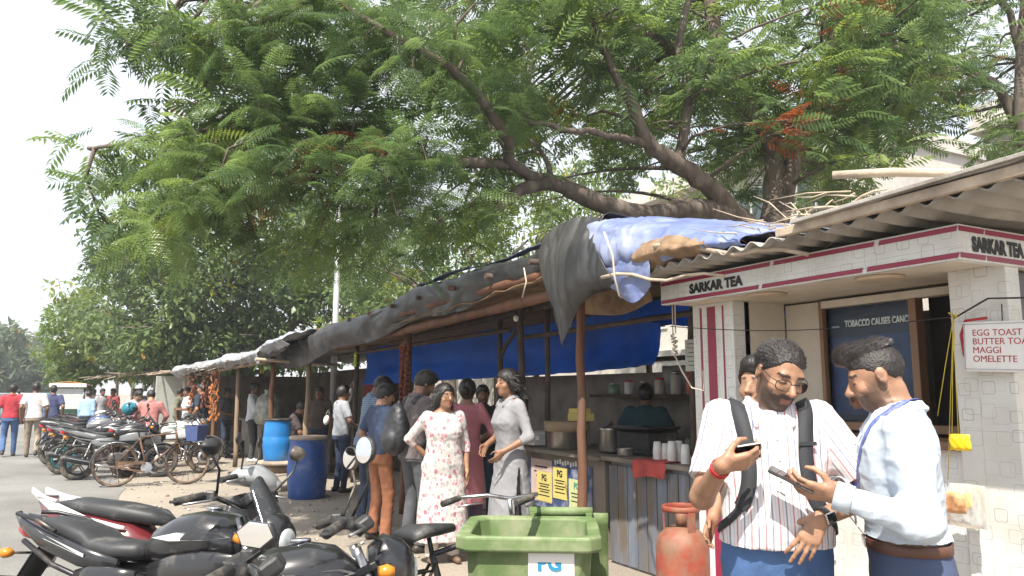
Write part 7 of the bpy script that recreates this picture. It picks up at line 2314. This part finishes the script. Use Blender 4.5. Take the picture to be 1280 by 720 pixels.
M_stripe = stripe_shirt('striped_shirt', (.62, .60, .60), [(.10, .10, (.46, .20, .22)), (.34, .07, (.50, .48, .52)), (.60, .10, (.22, .22, .30)), (.84, .06, (.55, .40, .42))], .046)
M_wshirt = mat('white_cotton', (.44, .50, .57), .8, var=.03, bump=.12, bscale=220)
M_strap = mat('black_webbing', (.020, .021, .026), .7, var=.2, bump=.3, bscale=200)

# ---- man in the striped shirt
p1 = DP(964, 560, 2.9); f1 = face_dir(p1, 8)
lp1 = lambda px, py, d: local_of(p1, f1, DP(px, py, d))
tc1 = Vector((-p1.x, -p1.y, 0)).normalized()
away = -tc1
vl = lambda v: dir_local(f1, v)
RA1 = dict(abs=lp1(903, 581, 2.62), e=(.35, -.25, -1), hd=vl(_rt * .95 + away * -.05 + Vector((0, 0, .15))), pn=vl(away * .75 + Vector((0, 0, .6))), curl=.62, thumb=.9, spread=.02)
A1 = person('bearded man in striped shirt and glasses looking down at his phone', (p1.x, p1.y), f1, H=1.765, skin=M_skin_b, h=.0051, head=(.46, .34, -.16), belly=.055, wide=1.0,
            R_arm=RA1,
            L_arm=dict(abs=lp1(1026, 648, 2.68), e=(-1, -.35, -.2), hd=vl(-_rt * .62 + Vector((0, 0, -.95)) + tc1 * .08), pn=vl(away), curls=(.30, .20, .22, .32), thumb=.1, spread=.16),
            feet=[(.13, .05, 0), (-.15, -.02, 0)], top=dict(m=M_stripe, vneck=.55), bottom=dict(m=M_jean), hair='balding', hair_m=M_hair_g, beard=.85, hs=.96, hem=.015, sleeve='short', hseed=4, fold=1.0, shoes=mat('tan_shoe', (.2, .12, .07), .6))
r1 = A1['root']; q1 = A1['q']; s1 = A1['s']
# glasses
M_gl = mat('spectacle_frame', (.02, .018, .018), .3, .3)
b = MB()
rim = []
for sg in (-1, 1):
    lp_ = []
    for k in range(22):
        an = 2 * math.pi * k / 22
        x = .0345 * sg + .0285 * math.copysign(abs(math.cos(an)) ** .8, math.cos(an)); z = -.007 + .0205 * math.copysign(abs(math.sin(an)) ** .8, math.sin(an))
        lp_.append(q1(x, .1030 - 2.4 * x * x, z))
    b.tube(lp_ + [lp_[0], lp_[1]], .0017, 6, caps=False)
    rim.append(lp_)
    b.tube([q1(.063 * sg, .094, .004), q1(.078 * sg, .06, .006), q1(.083 * sg, .0, .012), q1(.082 * sg, -.015, -.004)], .0016, 6)
b.tube([q1(-.007, .103, .0), q1(0, .106, .004), q1(.007, .103, .0)], .0018, 6)
gls = b.build('glasses', M_gl, r1)
for lp_ in rim:
    b = MB(); c = sum((Vector(p) for p in lp_), Vector()) / len(lp_); b.add([c] + [Vector(p) for p in lp_], [(0, i + 1, (i + 1) % 22 + 1) for i in range(22)]); b.build('lens', M_pane, gls)
# backpack and straps
bv1 = bvh_of(r1, ('shirt',))
tq1 = A1['tq']
for sg in (1, -1):
    pts = [tq1(.125 * sg, -.10, .46), tq1(.120 * sg, -.03, .50), tq1(.112 * sg, .06, .47), tq1(.108 * sg, .14, .38), tq1(.112 * sg, .18, .28), tq1(.13 * sg, .17, .18), tq1(.165 * sg, .11, .10), tq1(.20 * sg, .02, .06), tq1(.20 * sg, -.08, .05)]
    pp, nn = stick_on(bv1, pts, .005, 44)
    ribbon(pp[:30], nn[:30], .056, .012).build('backpack_strap', M_strap, r1)
    ribbon(pp[29:], nn[29:], .030, .006).build('backpack_strap', M_strap, r1)
    k = 17; c = pp[k] + nn[k] * .015
    o = MB(); o.box((0, 0, 0), (.070, .004, .014)); o = o.build('strap_label', M_black, r1, bevel=.001); o.location = c; o.rotation_euler = nn[k].to_track_quat('-Y', 'Z').to_euler()
V, Q = sdf_mesh([Ell(tq1(0, -.25, .25), np.array((.155, .10, .23)) * s1, A1['TM'], .03), Ell(tq1(0, -.30, .17), np.array((.125, .085, .13)) * s1, A1['TM'], .02)], .012)
link('backpack', np_mesh('backpack', V, Q), M_strap, r1)
# wrist watch, threads, phone
sh, e_, w_ = A1['J'][-1]
ring_on(e_, w_, .95, .0300 * s1, .022, mat('watch_strap', (.06, .06, .065), .5), 'watch_strap', r1, .003)
d = Vector(w_ - e_).normalized(); c = Vector(e_).lerp(Vector(w_), .95)
vn = Vector(vl(tc1 * .9 + _rt * .35)); vn = (vn - d * vn.dot(d)).normalized()
sd_ = d.cross(vn)
wm = Matrix((sd_, d, vn)).transposed().to_4x4(); wm.translation = c + vn * .033
o = MB(); o.box((0, 0, 0), (.036, .042, .011)); o = o.build('watch_case', M_chrome, r1, bevel=.004); o.matrix_basis = wm
o2 = MB(); o2.box((0, 0, .0062), (.030, .036, .002)); o2 = o2.build('watch_face', mat('screen_black', (.006, .006, .008), .08), o)
sh, e_, w_ = A1['J'][1]
for at_ in (.86, .90, .925): ring_on(e_, w_, at_, .0305 * s1, .004, mat('red_thread', (.45, .03, .03), .8), 'wrist_thread', r1, .003)


def phone(label, root_loc, right_, up_, m_back, size=(.074, .155, .0085)):
    r_, u_ = Vector(right_).normalized(), Vector(up_).normalized()
    u_ = (u_ - r_ * u_.dot(r_)).normalized(); n_ = r_.cross(u_)
    e = empty('phone', (0, 0, 0)); M4 = Matrix((r_, u_, n_)).transposed().to_4x4(); M4.translation = root_loc; e.matrix_basis = M4
    tag(e, label, 'phone')
    b = MB(); b.box((0, 0, 0), (size[0], size[1], size[2])); b.build('case', m_back, e, bevel=.0035)
    b = MB(); b.box((0, 0, size[2] / 2 + .0006), (size[0] * .93, size[1] * .96, .0012)); b.build('screen', mat('screen_black', (.006, .006, .008), .08), e)
    b = MB(); b.box((-size[0] * .25, size[1] * .36, -size[2] / 2 - .001), (.022, .034, .003)); b.build('camera_bump', M_black, e, bevel=.003)
    return e


def palm_of(info, side, spec, fwd=.085, out=.022):
    """a point in front of the palm, in world space, with the finger direction and palm normal"""
    w_ = Vector(info['J'][side][2]); d = Vector(info['TM'] @ np.array(spec['hd'])).normalized(); n = Vector(info['TM'] @ np.array(spec['pn'])); n = (n - d * n.dot(d)).normalized()
    M4 = Matrix.Translation(info['root'].location) @ info['root'].rotation_euler.to_matrix().to_4x4(); M3 = M4.to_3x3()
    return M4 @ (w_ + d * fwd * info['s'] + n * out * info['s']), M3 @ d, M3 @ n


hp, hd_, hn_ = palm_of(A1, 1, RA1, .078, .024)
phone('pale phone held at chest height by the bearded man in striped shirt', hp + Vector((0, 0, .012)), hd_, hd_.cross(hn_), mat('phone_pale', (.45, .40, .38), .3, var=.1), (.12, .066, .009))

# ---- man in the white shirt
p2 = DP(1126, 560, 2.72); f2 = face_dir(p2, -82)
lp2 = lambda px, py, d: local_of(p2, f2, DP(px, py, d))
vl2 = lambda v: dir_local(f2, v)
tc2 = Vector((-p2.x, -p2.y, 0)).normalized(); aw2 = -tc2
LA2 = dict(abs=lp2(1044, 619, 2.58), e=(-.3, -.35, -1), hd=vl2(-_rt + Vector((0, 0, .20)) + aw2 * .15), pn=vl2(aw2 * .8 + Vector((0, 0, .55))), curl=.58, thumb=.9, spread=.03, sleeve='long')
A2 = person('young man in white shirt and lanyard looking down at a dark phone', (p2.x, p2.y), f2, H=1.75, skin=M_skin_b, h=.0051, lean=(-.02, 0, 0), head=(.34, -.06, 0), wide=1.10,
            L_arm=LA2,
            R_arm=dict(abs=lp2(1046, 612, 2.80), e=(.4, -.3, -1), hd=vl2(-_rt + Vector((0, 0, .25)) - aw2 * .15), pn=vl2(tc2 * .4 + Vector((0, 0, .9))), curl=.50, thumb=.8, spread=.04, sleeve='long'),
            feet=[(.12, .06, 0), (-.12, -.05, 0)], top=dict(m=M_wshirt, vneck=.5), bottom=dict(m=M_trou_navy), hair='quiff', hair_m=M_hair_g, beard=.72, hs=.92, hem=.075, sleeve='long', hseed=11, fold=1.15)
r2_ = A2['root']; tq2 = A2['tq']; s2 = A2['s']
hp, hd_, hn_ = palm_of(A2, -1, LA2, .115, .030)
phone('dark phone seen edge on in the hands of the young man in white shirt', hp + Vector((0, 0, .005)) - _rt * .02, tc2 * -.95 + Vector((0, 0, .12)), -_rt * .93 + Vector((0, 0, .36)), M_black)
bv2 = bvh_of(r2_, ('shirt',))
M_lan = mat('lanyard_ribbon', (.10, .13, .36), .6, var=.5, scale=60)
pts = [tq2(.0, -.085, .51), tq2(-.055, -.05, .53), tq2(-.085, .02, .50), tq2(-.080, .09, .42), tq2(-.055, .13, .32), tq2(-.02, .145, .20)]
pp, nn = stick_on(bv2, pts, .004, 36); ribbon(pp, nn, .019, .003).build('lanyard', M_lan, r2_)
pts = [tq2(.0, -.085, .51), tq2(.055, -.05, .53), tq2(.085, .02, .50), tq2(.070, .09, .42), tq2(.04, .13, .32), tq2(.0, .145, .20)]
pp, nn = stick_on(bv2, pts, .004, 36); ribbon(pp, nn, .019, .003).build('lanyard', M_lan, r2_)
o = MB(); o.box((0, 0, 0), (.06, .004, .09)); o = o.build('name_card', M_signw, r2_, bevel=.002); o.location = Vector(tq2(-.01, .155, .15)); o.rotation_euler = (R(-6), 0, 0)
# belt
bv2t = bvh_of(r2_, ('trousers', 'shirt'))
pp, nn = [], []
for a in np.linspace(0, 2 * math.pi, 73):
    o_ = Vector((math.cos(a), math.sin(a), 0)); c = Vector(tq2(0, 0, .055))
    loc, nor, _, _ = bv2t.ray_cast(c + o_ * .6, -o_)
    pp.append(loc + o_ * .004); nn.append(o_)
ribbon(pp, nn, .036, .006).build('belt', mat('brown_belt', (.085, .035, .022), .45, var=.2), r2_)
c = Vector(tq2(0, .14, .055)); loc, nor, _, _ = bv2t.find_nearest(c)
o = MB(); o.box((0, 0, 0), (.05, .006, .040)); o = o.build('belt_buckle', M_chrome, r2_, bevel=.003); o.location = loc + nor * .010; o.rotation_euler = nor.to_track_quat('-Y', 'Z').to_euler()
# fine hair
strands(A1, 6000, .026, lambda l: (.3 * np.sign(l[0]), -.9, .1), M_hair_g, 1, lambda L: L[:, 2] > -.2)
strands(A2, 4200, .036, lambda l: (.0, -.95, .12) if l[1] < .06 else (0, -.5, .5), mat('hair_sheen', (.055, .046, .045), .38, var=.3), 2, lambda L: L[:, 2] > .085)
strands(A2, 2600, .007, lambda l: (.4 * np.sign(l[0]), -.5, -.5), M_hair_g, 3, lambda L: L[:, 2] <= .09)

# plackets, buttons and cuffs
M_button = mat('shirt_button', (.6, .58, .55), .3)
for info, m_, zs in ((A1, M_stripe, (.40, .33, .26)), (A2, M_wshirt, (.40, .32, .24, .16, .09))):
    bv = bvh_of(info['root'], ('shirt',)); tq_ = info['tq']
    pp, nn = stick_on(bv, [tq_(.0, .20, .455), tq_(.0, .24, .30), tq_(.0, .26, min(zs) - .03)], .0012, 30)
    pk = ribbon(pp, nn, .030, .0025).build('placket', M_wshirt if info is A2 else mat('placket_white', (.60, .58, .58), .8), info['root'])
    for z in zs:
        loc, nor, _, _ = bv.find_nearest(Vector(tq_(.0, .24, z)))
        o = MB(); o.lathe([(.0055, 0), (.0055, .002), (0, .0025)], 10); o = o.build('button', M_button, info['root']); o.location = loc + nor * .004; o.rotation_euler = nor.to_track_quat('Z', 'Y').to_euler()
for side in (1, -1):
    sh, e_, w_ = A2['J'][side]; ring_on(e_, w_, .90, .043 * s2, .055, M_wshirt, 'cuff', r2_, .004, 32)

# ================================================================== EVERYONE ELSE
def floral(name):
    m = mat(name, (.70, .66, .64), .85, bump=.1, bscale=200)
    N, L, bs = nodes_of(m)
    tc = N.new('ShaderNodeTexCoord'); src = None
    base = N.new('ShaderNodeRGB'); base.outputs[0].default_value = (.52, .49, .475, 1); src = base.outputs[0]
    for (sc, off, th, col) in ((18, 0, .31, (.40, .14, .18)), (16, 3.3, .28, (.28, .30, .28)), (23, 7.7, .30, (.48, .22, .27)), (28, 1.7, .32, (.36, .35, .34)), (21, 5.1, .22, (.50, .34, .34))):
        mp = N.new('ShaderNodeMapping'); mp.inputs['Location'].default_value = (off, off * .5, off * .2); mp.inputs['Scale'].default_value = (1, 1, .8)
        L.new(tc.outputs['Object'], mp.inputs[0])
        nz = N.new('ShaderNodeTexNoise'); nz.inputs['Scale'].default_value = 60; L.new(mp.outputs[0], nz.inputs[0])
        ad = N.new('ShaderNodeVectorMath'); ad.operation = 'MULTIPLY_ADD'; L.new(nz.outputs['Color'], ad.inputs[0]); ad.inputs[1].default_value = (.022,) * 3; L.new(mp.outputs[0], ad.inputs[2])
        v = N.new('ShaderNodeTexVoronoi'); v.inputs['Scale'].default_value = sc; L.new(ad.outputs[0], v.inputs['Vector'])
        lt = N.new('ShaderNodeMath'); lt.operation = 'LESS_THAN'; lt.inputs[1].default_value = th; L.new(v.outputs['Distance'], lt.inputs[0])
        sp = N.new('ShaderNodeSeparateColor'); L.new(v.outputs['Color'], sp.inputs[0])
        g2 = N.new('ShaderNodeMath'); g2.operation = 'GREATER_THAN'; g2.inputs[1].default_value = .3; L.new(sp.outputs[0], g2.inputs[0])
        mu = N.new('ShaderNodeMath'); mu.operation = 'MULTIPLY'; L.new(lt.outputs[0], mu.inputs[0]); L.new(g2.outputs[0], mu.inputs[1])
        mx = N.new('ShaderNodeMix'); mx.data_type = 'RGBA'; L.new(mu.outputs[0], mx.inputs['Factor']); L.new(src, mx.inputs['A']); mx.inputs['B'].default_value = (*col, 1)
        src = mx.outputs['Result']
    L.new(src, bs.inputs['Base Color'])
    return m


def check(name, c1, c2, sc):
    m = mat(name, c1, .85)
    N, L, bs = nodes_of(m)
    tc = N.new('ShaderNodeTexCoord'); w = []
    for ax_ in ('X', 'Z'):
        t = N.new('ShaderNodeTexWave'); t.bands_direction = ax_; t.inputs['Scale'].default_value = sc; L.new(tc.outputs['Object'], t.inputs[0]); w.append(t.outputs['Fac'])
    mu = N.new('ShaderNodeMath'); mu.operation = 'MULTIPLY'; L.new(w[0], mu.inputs[0]); L.new(w[1], mu.inputs[1])
    mx = N.new('ShaderNodeMix'); mx.data_type = 'RGBA'; L.new(mu.outputs[0], mx.inputs['Factor']); mx.inputs['A'].default_value = (*c1, 1); mx.inputs['B'].default_value = (*c2, 1)
    L.new(mx.outputs['Result'], bs.inputs['Base Color'])
    return m


HANG_R = dict(w=(.235, .03, -.06)); HANG_L = dict(w=(-.235, .03, -.06))


def stand(label, px, dep, theta, **k):
    p = DP(px, 490, dep)
    return person(label, (p.x, p.y, k.pop('zbase', 0.0)), face_dir(p, theta), **k)


# passer-by half hidden behind the bearded man
stand('man mostly hidden behind the bearded man in striped shirt', 953, 3.45, -28, H=1.70, h=.009, skin=M_skin_b, top=dict(m=cloth('salmon', (.45, .16, .13))), bottom=dict(m=M_jean_dk), hseed=21,
      R_arm=dict(w=(.22, .10, .02), curl=.4), hem=-.08, fine=True)
# customers waiting at the long stall
Wf = stand('woman in white floral kurta and glasses standing behind the green bin', 555, 7.25, 14, H=1.625, female=True, h=.0105, skin=M_skin_b, wide=1.12, belly=.03, head=(.0, .28, .04), hair='loose', hair_m=M_hair, hseed=31, fine=True,
           top=dict(m=floral('floral_print'), collar=False, vneck=.8), flare=dict(hem=.20, w=.27, d=.19), bottom=dict(m=cloth('cream_salwar', (.58, .52, .47)), wide=True), sleeve='half',
           R_arm=dict(w=(.13, -.15, .04), e=(1, -.25, 0), hd=(-1, -.1, -.2), pn=(0, -1, 0)), L_arm=dict(w=(-.225, .05, -.09), e=(-.7, -1, 0), hd=(0, .25, -1), curl=.3), shoes=mat('sandal', (.15, .09, .06), .6))
qf = Wf['q']
b = MB()
for sg in (-1, 1): b.tube([qf(.034 * sg + .024 * math.cos(a), .102 - 2 * (.034 + .024 * math.cos(a) * sg) ** 2, -.004 + .018 * math.sin(a)) for a in np.linspace(0, 6.4, 16)], .002, 5)
b.tube([qf(-.012, .102, 0), qf(.012, .102, 0)], .002, 5)
for sg in (-1, 1): b.tube([qf(.06 * sg, .09, .002), qf(.083 * sg, .0, .01)], .0018, 5)
b.build('glasses', M_gl, Wf['root'])
Wg = stand('woman with ponytail in long pale grey kurta beside the posters', 637, 7.05, -62, H=1.755, female=True, h=.0105, skin=M_skin_a, head=(.02, .12, 0), hair='tail', hseed=33, fine=True,
           top=dict(m=cloth('pale_grey', (.23, .23, .245), .15), collar=True, vneck=.5), flare=dict(hem=.26, w=.235, d=.20, slit=.85), bottom=dict(m=cloth('charcoal', (.045, .045, .055)), wide=True), sleeve='half',
           R_arm=dict(w=(.15, .16, .08), e=(.7, -.8, -.4), hd=(-.3, .5, -.6)), L_arm=dict(w=(-.17, .15, .05), e=(-.6, -1, -.2), hd=(.2, .5, -.6), curl=.4))
Bp = stand('man in grey shirt with a black backpack looking down', 520, 7.75, 118, H=1.775, h=.0105, skin=M_skin_a, head=(.45, -.15, 0), lean=(-.05, 0, 0), hair='short', beard=.7, hseed=35, fine=True,
           top=dict(m=cloth('mauve_grey', (.125, .105, .11))), bottom=dict(m=cloth('slate_trousers', (.075, .078, .088), .2), wide=True), sleeve='long', hem=-.10,
           R_arm=dict(w=(.10, .25, .12), e=(.8, -.6, -.6), hd=(-.3, .8, .3)), L_arm=dict(w=(-.12, .24, .12), e=(-.8, -.6, -.6), hd=(.3, .8, .3), sleeve='long'))
tb_ = Bp['tq']; sb_ = Bp['s']
V, Q = sdf_mesh([Ell(tb_(0, -.215, .17), np.array((.155, .105, .25)) * sb_, Bp['TM'], .03), Ell(tb_(0, -.28, .08), np.array((.125, .075, .13)) * sb_, Bp['TM'], .02), Cap(tb_(0, -.17, .40), tb_(0, -.2, .43), .02, None, .02)], .011)
Nn = vnormals(V, Q); V = V + Nn * (folds(V, 3, 30, (1, 1, .6)) * .018)[:, None]
link('backpack', np_mesh('backpack', V, Q), mat('black_nylon', (.022, .023, .027), .5, var=.3, bump=.2), Bp['root'])
bvb = bvh_of(Bp['root'], ('shirt',))
for sg in (1, -1):
    pp, nn = stick_on(bvb, [tb_(.10 * sg, -.12, .42), tb_(.11 * sg, -.03, .48), tb_(.115 * sg, .08, .42), tb_(.12 * sg, .12, .28), tb_(.16 * sg, .06, .10), tb_(.17 * sg, -.08, .0)], .006, 30); ribbon(pp, nn, .055, .01).build('backpack_strap', M_strap, Bp['root'])
stand('woman in rose pink kurta with her back turned at the counter', 584, 8.5, 165, H=1.69, female=True, h=.0115, hair='bun', hseed=37, top=dict(m=cloth('rose', (.40, .145, .18)), collar=False), flare=dict(hem=.35, w=.22, d=.17), bottom=dict(m=cloth('purple_pants', (.12, .07, .13)), wide=True), sleeve='half',
      R_arm=dict(w=(.13, .2, .10), e=(1, -.6, -.4)), L_arm=HANG_L, skin=M_skin_a)
stand('dark haired man in black behind the rose pink kurta', 603, 9.4, 10, H=1.62, h=.0125, skin=M_skin_c, hseed=39, top=dict(m=cloth('black_tee', (.03, .03, .034))), bottom=dict(m=M_jean_dk), hem=-.08, R_arm=HANG_R, L_arm=HANG_L, beard=.6)
stand('man in blue checked shirt bending over the counter', 461, 9.3, 112, H=1.77, h=.0115, skin=M_skin_c, head=(.5, -.1, 0), lean=(-.16, 0, 0), hseed=41, top=dict(m=check('blue_check', (.07, .12, .22), (.33, .40, .47), 14)), bottom=dict(m=M_jean_dk), sleeve='long', hem=-.09,
      R_arm=dict(w=(.10, .28, .06), e=(.8, -.7, -.5)), L_arm=dict(w=(-.12, .26, .05), e=(-.8, -.7, -.5)))
stand('person in navy top with a bent elbow and rust brown trousers', 477, 8.3, 120, H=1.63, h=.0105, skin=M_skin_b, head=(.25, -.3, 0), hair='short', hseed=43, top=dict(m=cloth('navy_top', (.035, .052, .105))), bottom=dict(m=cloth('rust_brown', (.26, .105, .052)), wide=True), sleeve='short', hem=-.02,
      L_arm=dict(w=(-.17, .06, .02), e=(-1, -.8, .15), hd=(.8, .5, -.2)), R_arm=dict(w=(.1, .22, .1), e=(.8, -.6, -.4)))
for inf, n_, ln_ in ((Wf, 1500, .05), (Wg, 1500, .06), (Bp, 1500, .028)):
    strands(inf, n_, ln_, lambda l: (.5 * np.sign(l[0]), -.5, -.6) if ln_ > .03 else (.2 * np.sign(l[0]), .3, .6), M_hair, n_ + int(ln_ * 1000), lambda L: L[:, 2] > -.15, .0016)
# cook behind the counter
p_ = XP(806, 490, 5.25)
person('cook in dark teal shirt working with his back turned', (p_.x, p_.y), face_dir(p_, 172), H=1.62, h=.0115, skin=M_skin_c, hseed=45, top=dict(m=cloth('dark_teal', (.02, .06, .075))), bottom=dict(m=cloth('khaki_dk', (.16, .11, .07))), sleeve='short', hem=.0, lean=(-.06, 0, 0), wide=1.1,
       R_arm=dict(w=(.18, .20, .06), e=(1, -.6, -.3)), L_arm=dict(w=(-.18, .20, .06), e=(-1, -.6, -.3)))
# at the grey roofed stall
p_ = G(313, 577)
person('man in white shirt with folded arms at the grey roofed stall', (p_.x, p_.y), face_dir(p_, 78), H=1.74, h=.014, skin=M_skin_c, hseed=47, top=dict(m=cloth('white_shirt', (.55, .58, .62))), bottom=dict(m=cloth('dark_grey', (.055, .058, .065))), sleeve='long', hem=-.08, head=(.1, -.3, 0),
       R_arm=dict(w=(-.08, .20, .22), e=(1, -.2, -.8), hd=(-1, .1, .1)), L_arm=dict(w=(.08, .22, .20), e=(-1, -.2, -.8), hd=(1, .1, .1)), shoes=M_white, beard=.6)
p_ = DP(366, 490, 13.9)
person('man in dark brown shirt seated working at the stone counter', (p_.x, p_.y), face_dir(p_, 74), H=1.70, h=.013, skin=M_skin_c, pelvis_z=.66, feet=[(.14, .42, 0), (-.14, .40, 0)], knees=[(.1, 1, .9), (-.1, 1, .9)], lean=(-.22, 0, 0), head=(.3, 0, 0), hseed=49, top=dict(m=cloth('dark_brown', (.055, .042, .045))),
       bottom=dict(m=cloth('black_trousers', (.03, .03, .035))), sleeve='short', hem=-.08, R_arm=dict(w=(.08, .40, .20), e=(.7, -.3, -.8)), L_arm=dict(w=(-.10, .38, .12), e=(-.7, -.3, -.8)))
p_ = G(249, 571)
person('man in navy shirt and grey jeans standing by the blue barrel', (p_.x, p_.y), face_dir(p_, -128), H=1.74, h=.014, skin=M_skin_b, hseed=51, top=dict(m=cloth('navy_shirt', (.022, .032, .055))), bottom=dict(m=cloth('grey_jeans', (.15, .16, .17), .2)), sleeve='short', hem=-.08, head=(0, .25, 0),
       R_arm=dict(w=(.12, .24, .30), e=(1, -.4, -.8), hd=(-.2, .3, 1)), L_arm=dict(w=(-.21, .12, -.02)))
p_ = G(231, 563)
person('person in white t-shirt and blue jeans beside the navy shirt man', (p_.x, p_.y), face_dir(p_, -75), H=1.66, h=.015, skin=M_skin_c, hseed=53, top=dict(m=cloth('white_tee', (.58, .60, .64))), bottom=dict(m=M_jean), sleeve='short', hem=-.08, R_arm=dict(w=(.1, .26, .18), e=(.8, -.4, -.8)), L_arm=dict(w=(-.1, .26, .16), e=(-.8, -.4, -.8)))
p_ = G(221, 560)
person('person in olive patterned shirt beside the pale sheet', (p_.x, p_.y), face_dir(p_, 70), H=1.64, h=.016, skin=M_skin_c, hseed=55, top=dict(m=cloth('olive', (.16, .16, .11), .4)), bottom=dict(m=cloth('olive_dk', (.07, .075, .055))), sleeve='half', hem=-.08)
for (px, dep, th, c_, lb) in ((283, 18.8, 60, (.10, .10, .12), 'man in black at the red cabinet'), (400, 14.6, -20, (.09, .07, .06), 'stall keeper in dark clothes behind the stone counter'), (428, 12.2, 110, (.30, .31, .34), 'customer in pale grey shirt at the wooden post')):
    stand(lb, px, dep, th, H=1.64, h=.015, skin=M_skin_c, hseed=px, top=dict(m=cloth('extra_%d' % px, c_)), bottom=dict(m=M_jean_dk), hem=-.06, R_arm=dict(w=(.14, .2, .1), e=(1, -.5, -.5)))
# by the parked bikes
p_ = DP(189, 490, 15.6)
person('man in salmon pink shirt standing among the parked bikes', (p_.x, p_.y), face_dir(p_, 172), H=1.60, h=.013, skin=M_skin_b, hseed=57, wide=1.08, lean=(-.12, 0, 0), head=(.35, .3, 0), top=dict(m=cloth('salmon_shirt', (.42, .17, .16))), bottom=dict(m=cloth('dull_grey', (.09, .09, .1))), sleeve='long', hem=-.06,
       R_arm=dict(w=(.24, .22, .02), e=(1, -.4, -.6)), L_arm=dict(w=(-.22, .22, .04), e=(-1, -.4, -.6)))
p_ = DP(170, 490, 17.5)
person('man bending beside the teal helmet among the bikes', (p_.x, p_.y), face_dir(p_, 20), H=1.60, h=.015, skin=M_skin_b, hseed=59, lean=(-.15, 0, 0), head=(.3, .2, 0), top=dict(m=cloth('bluish_white', (.45, .47, .5))), bottom=dict(m=M_jean_dk), sleeve='short', hem=-.06)
p_ = DP(110, 490, 23)
person('person in light blue shirt sitting behind the parked bikes', (p_.x, p_.y), face_dir(p_, 150), H=1.58, h=.016, skin=M_skin_b, hseed=61, lean=(-.1, 0, 0), top=dict(m=cloth('light_blue', (.26, .38, .55))), bottom=dict(m=M_jean_dk), sleeve='long', hem=-.06, wide=1.1)
# walkers on the road
for (px, fy, lb, tm, bm, H_, st_) in ((9, 571, 'walker in dark red shirt and blue jeans on the road', (.36, .03, .045), M_jean, 1.73, .12), (38, 572, 'walker in white shirt and beige trousers on the road', (.62, .57, .57), cloth('beige_trousers', (.27, .22, .17)), 1.76, -.14),
                                      (61, 563, 'walker in navy blue clothes ahead of the white shirt walker', (.045, .055, .13), cloth('navy_pants', (.04, .05, .11)), 1.72, .1)):
    p_ = G(px, fy)
    person(lb, (p_.x, p_.y), face_dir(p_, 176), H=H_, h=.014, skin=M_skin_c, hseed=px + 3, wide=1.04, top=dict(m=cloth('walker_%d' % px, tm)), bottom=dict(m=bm), sleeve='short', hem=-.05,
           feet=[(.10, st_, 0 if st_ > 0 else .05), (-.10, -st_, .05 if st_ > 0 else 0)], R_arm=dict(w=(.25, -st_ * .6, -.05)), L_arm=dict(w=(-.25, st_ * .6, -.05)))
# small figures further down the street
for i, (px, dep, th, c_, lb) in enumerate(((128, 27, 30, (.34, .34, .36), 'distant person in pale grey beside the bright green tree'), (97, 31, 170, (.5, .5, .48), 'distant person in off white past the light blue shirt'), (142, 26, -40, (.25, .05, .05), 'distant person in maroon by the thatched stall posts'),
                                           (196, 24.6, 10, (.30, .07, .05), 'stall keeper in red under the thatched roof'), (176, 26, -30, (.07, .07, .09), 'stall customer in black under the thatched roof'), (24, 38, 180, (.3, .32, .4), 'distant walker between the red and white shirts'), (118, 33, 175, (.5, .5, .5), 'distant person in white standing past the parked bikes'))):
    stand(lb, px, dep, th, H=1.66, h=.022, skin=M_skin_c, hseed=70 + i, top=dict(m=cloth('far_%d' % i, c_)), bottom=dict(m=M_jean_dk if i % 2 else cloth('far_dk', (.06, .06, .065))), hem=-.06)

# ================================================================== MILKY AIR
hzm = bpy.data.materials.new('haze_air'); hzm.use_nodes = True
_nt = hzm.node_tree; _nt.nodes.clear()
_ou = _nt.nodes.new('ShaderNodeOutputMaterial'); _pv = _nt.nodes.new('ShaderNodeVolumePrincipled')
_pv.inputs['Color'].default_value = (.93, .96, 1.0, 1); _pv.inputs['Density'].default_value = 0.0018; _pv.inputs['Anisotropy'].default_value = .3
_nt.links.new(_pv.outputs[0], _ou.inputs['Volume'])
b = MB(); b.box((-25, 66, 8.5), (150, 152, 19.4)); tag(b.build('haze', hzm), kind='stuff')
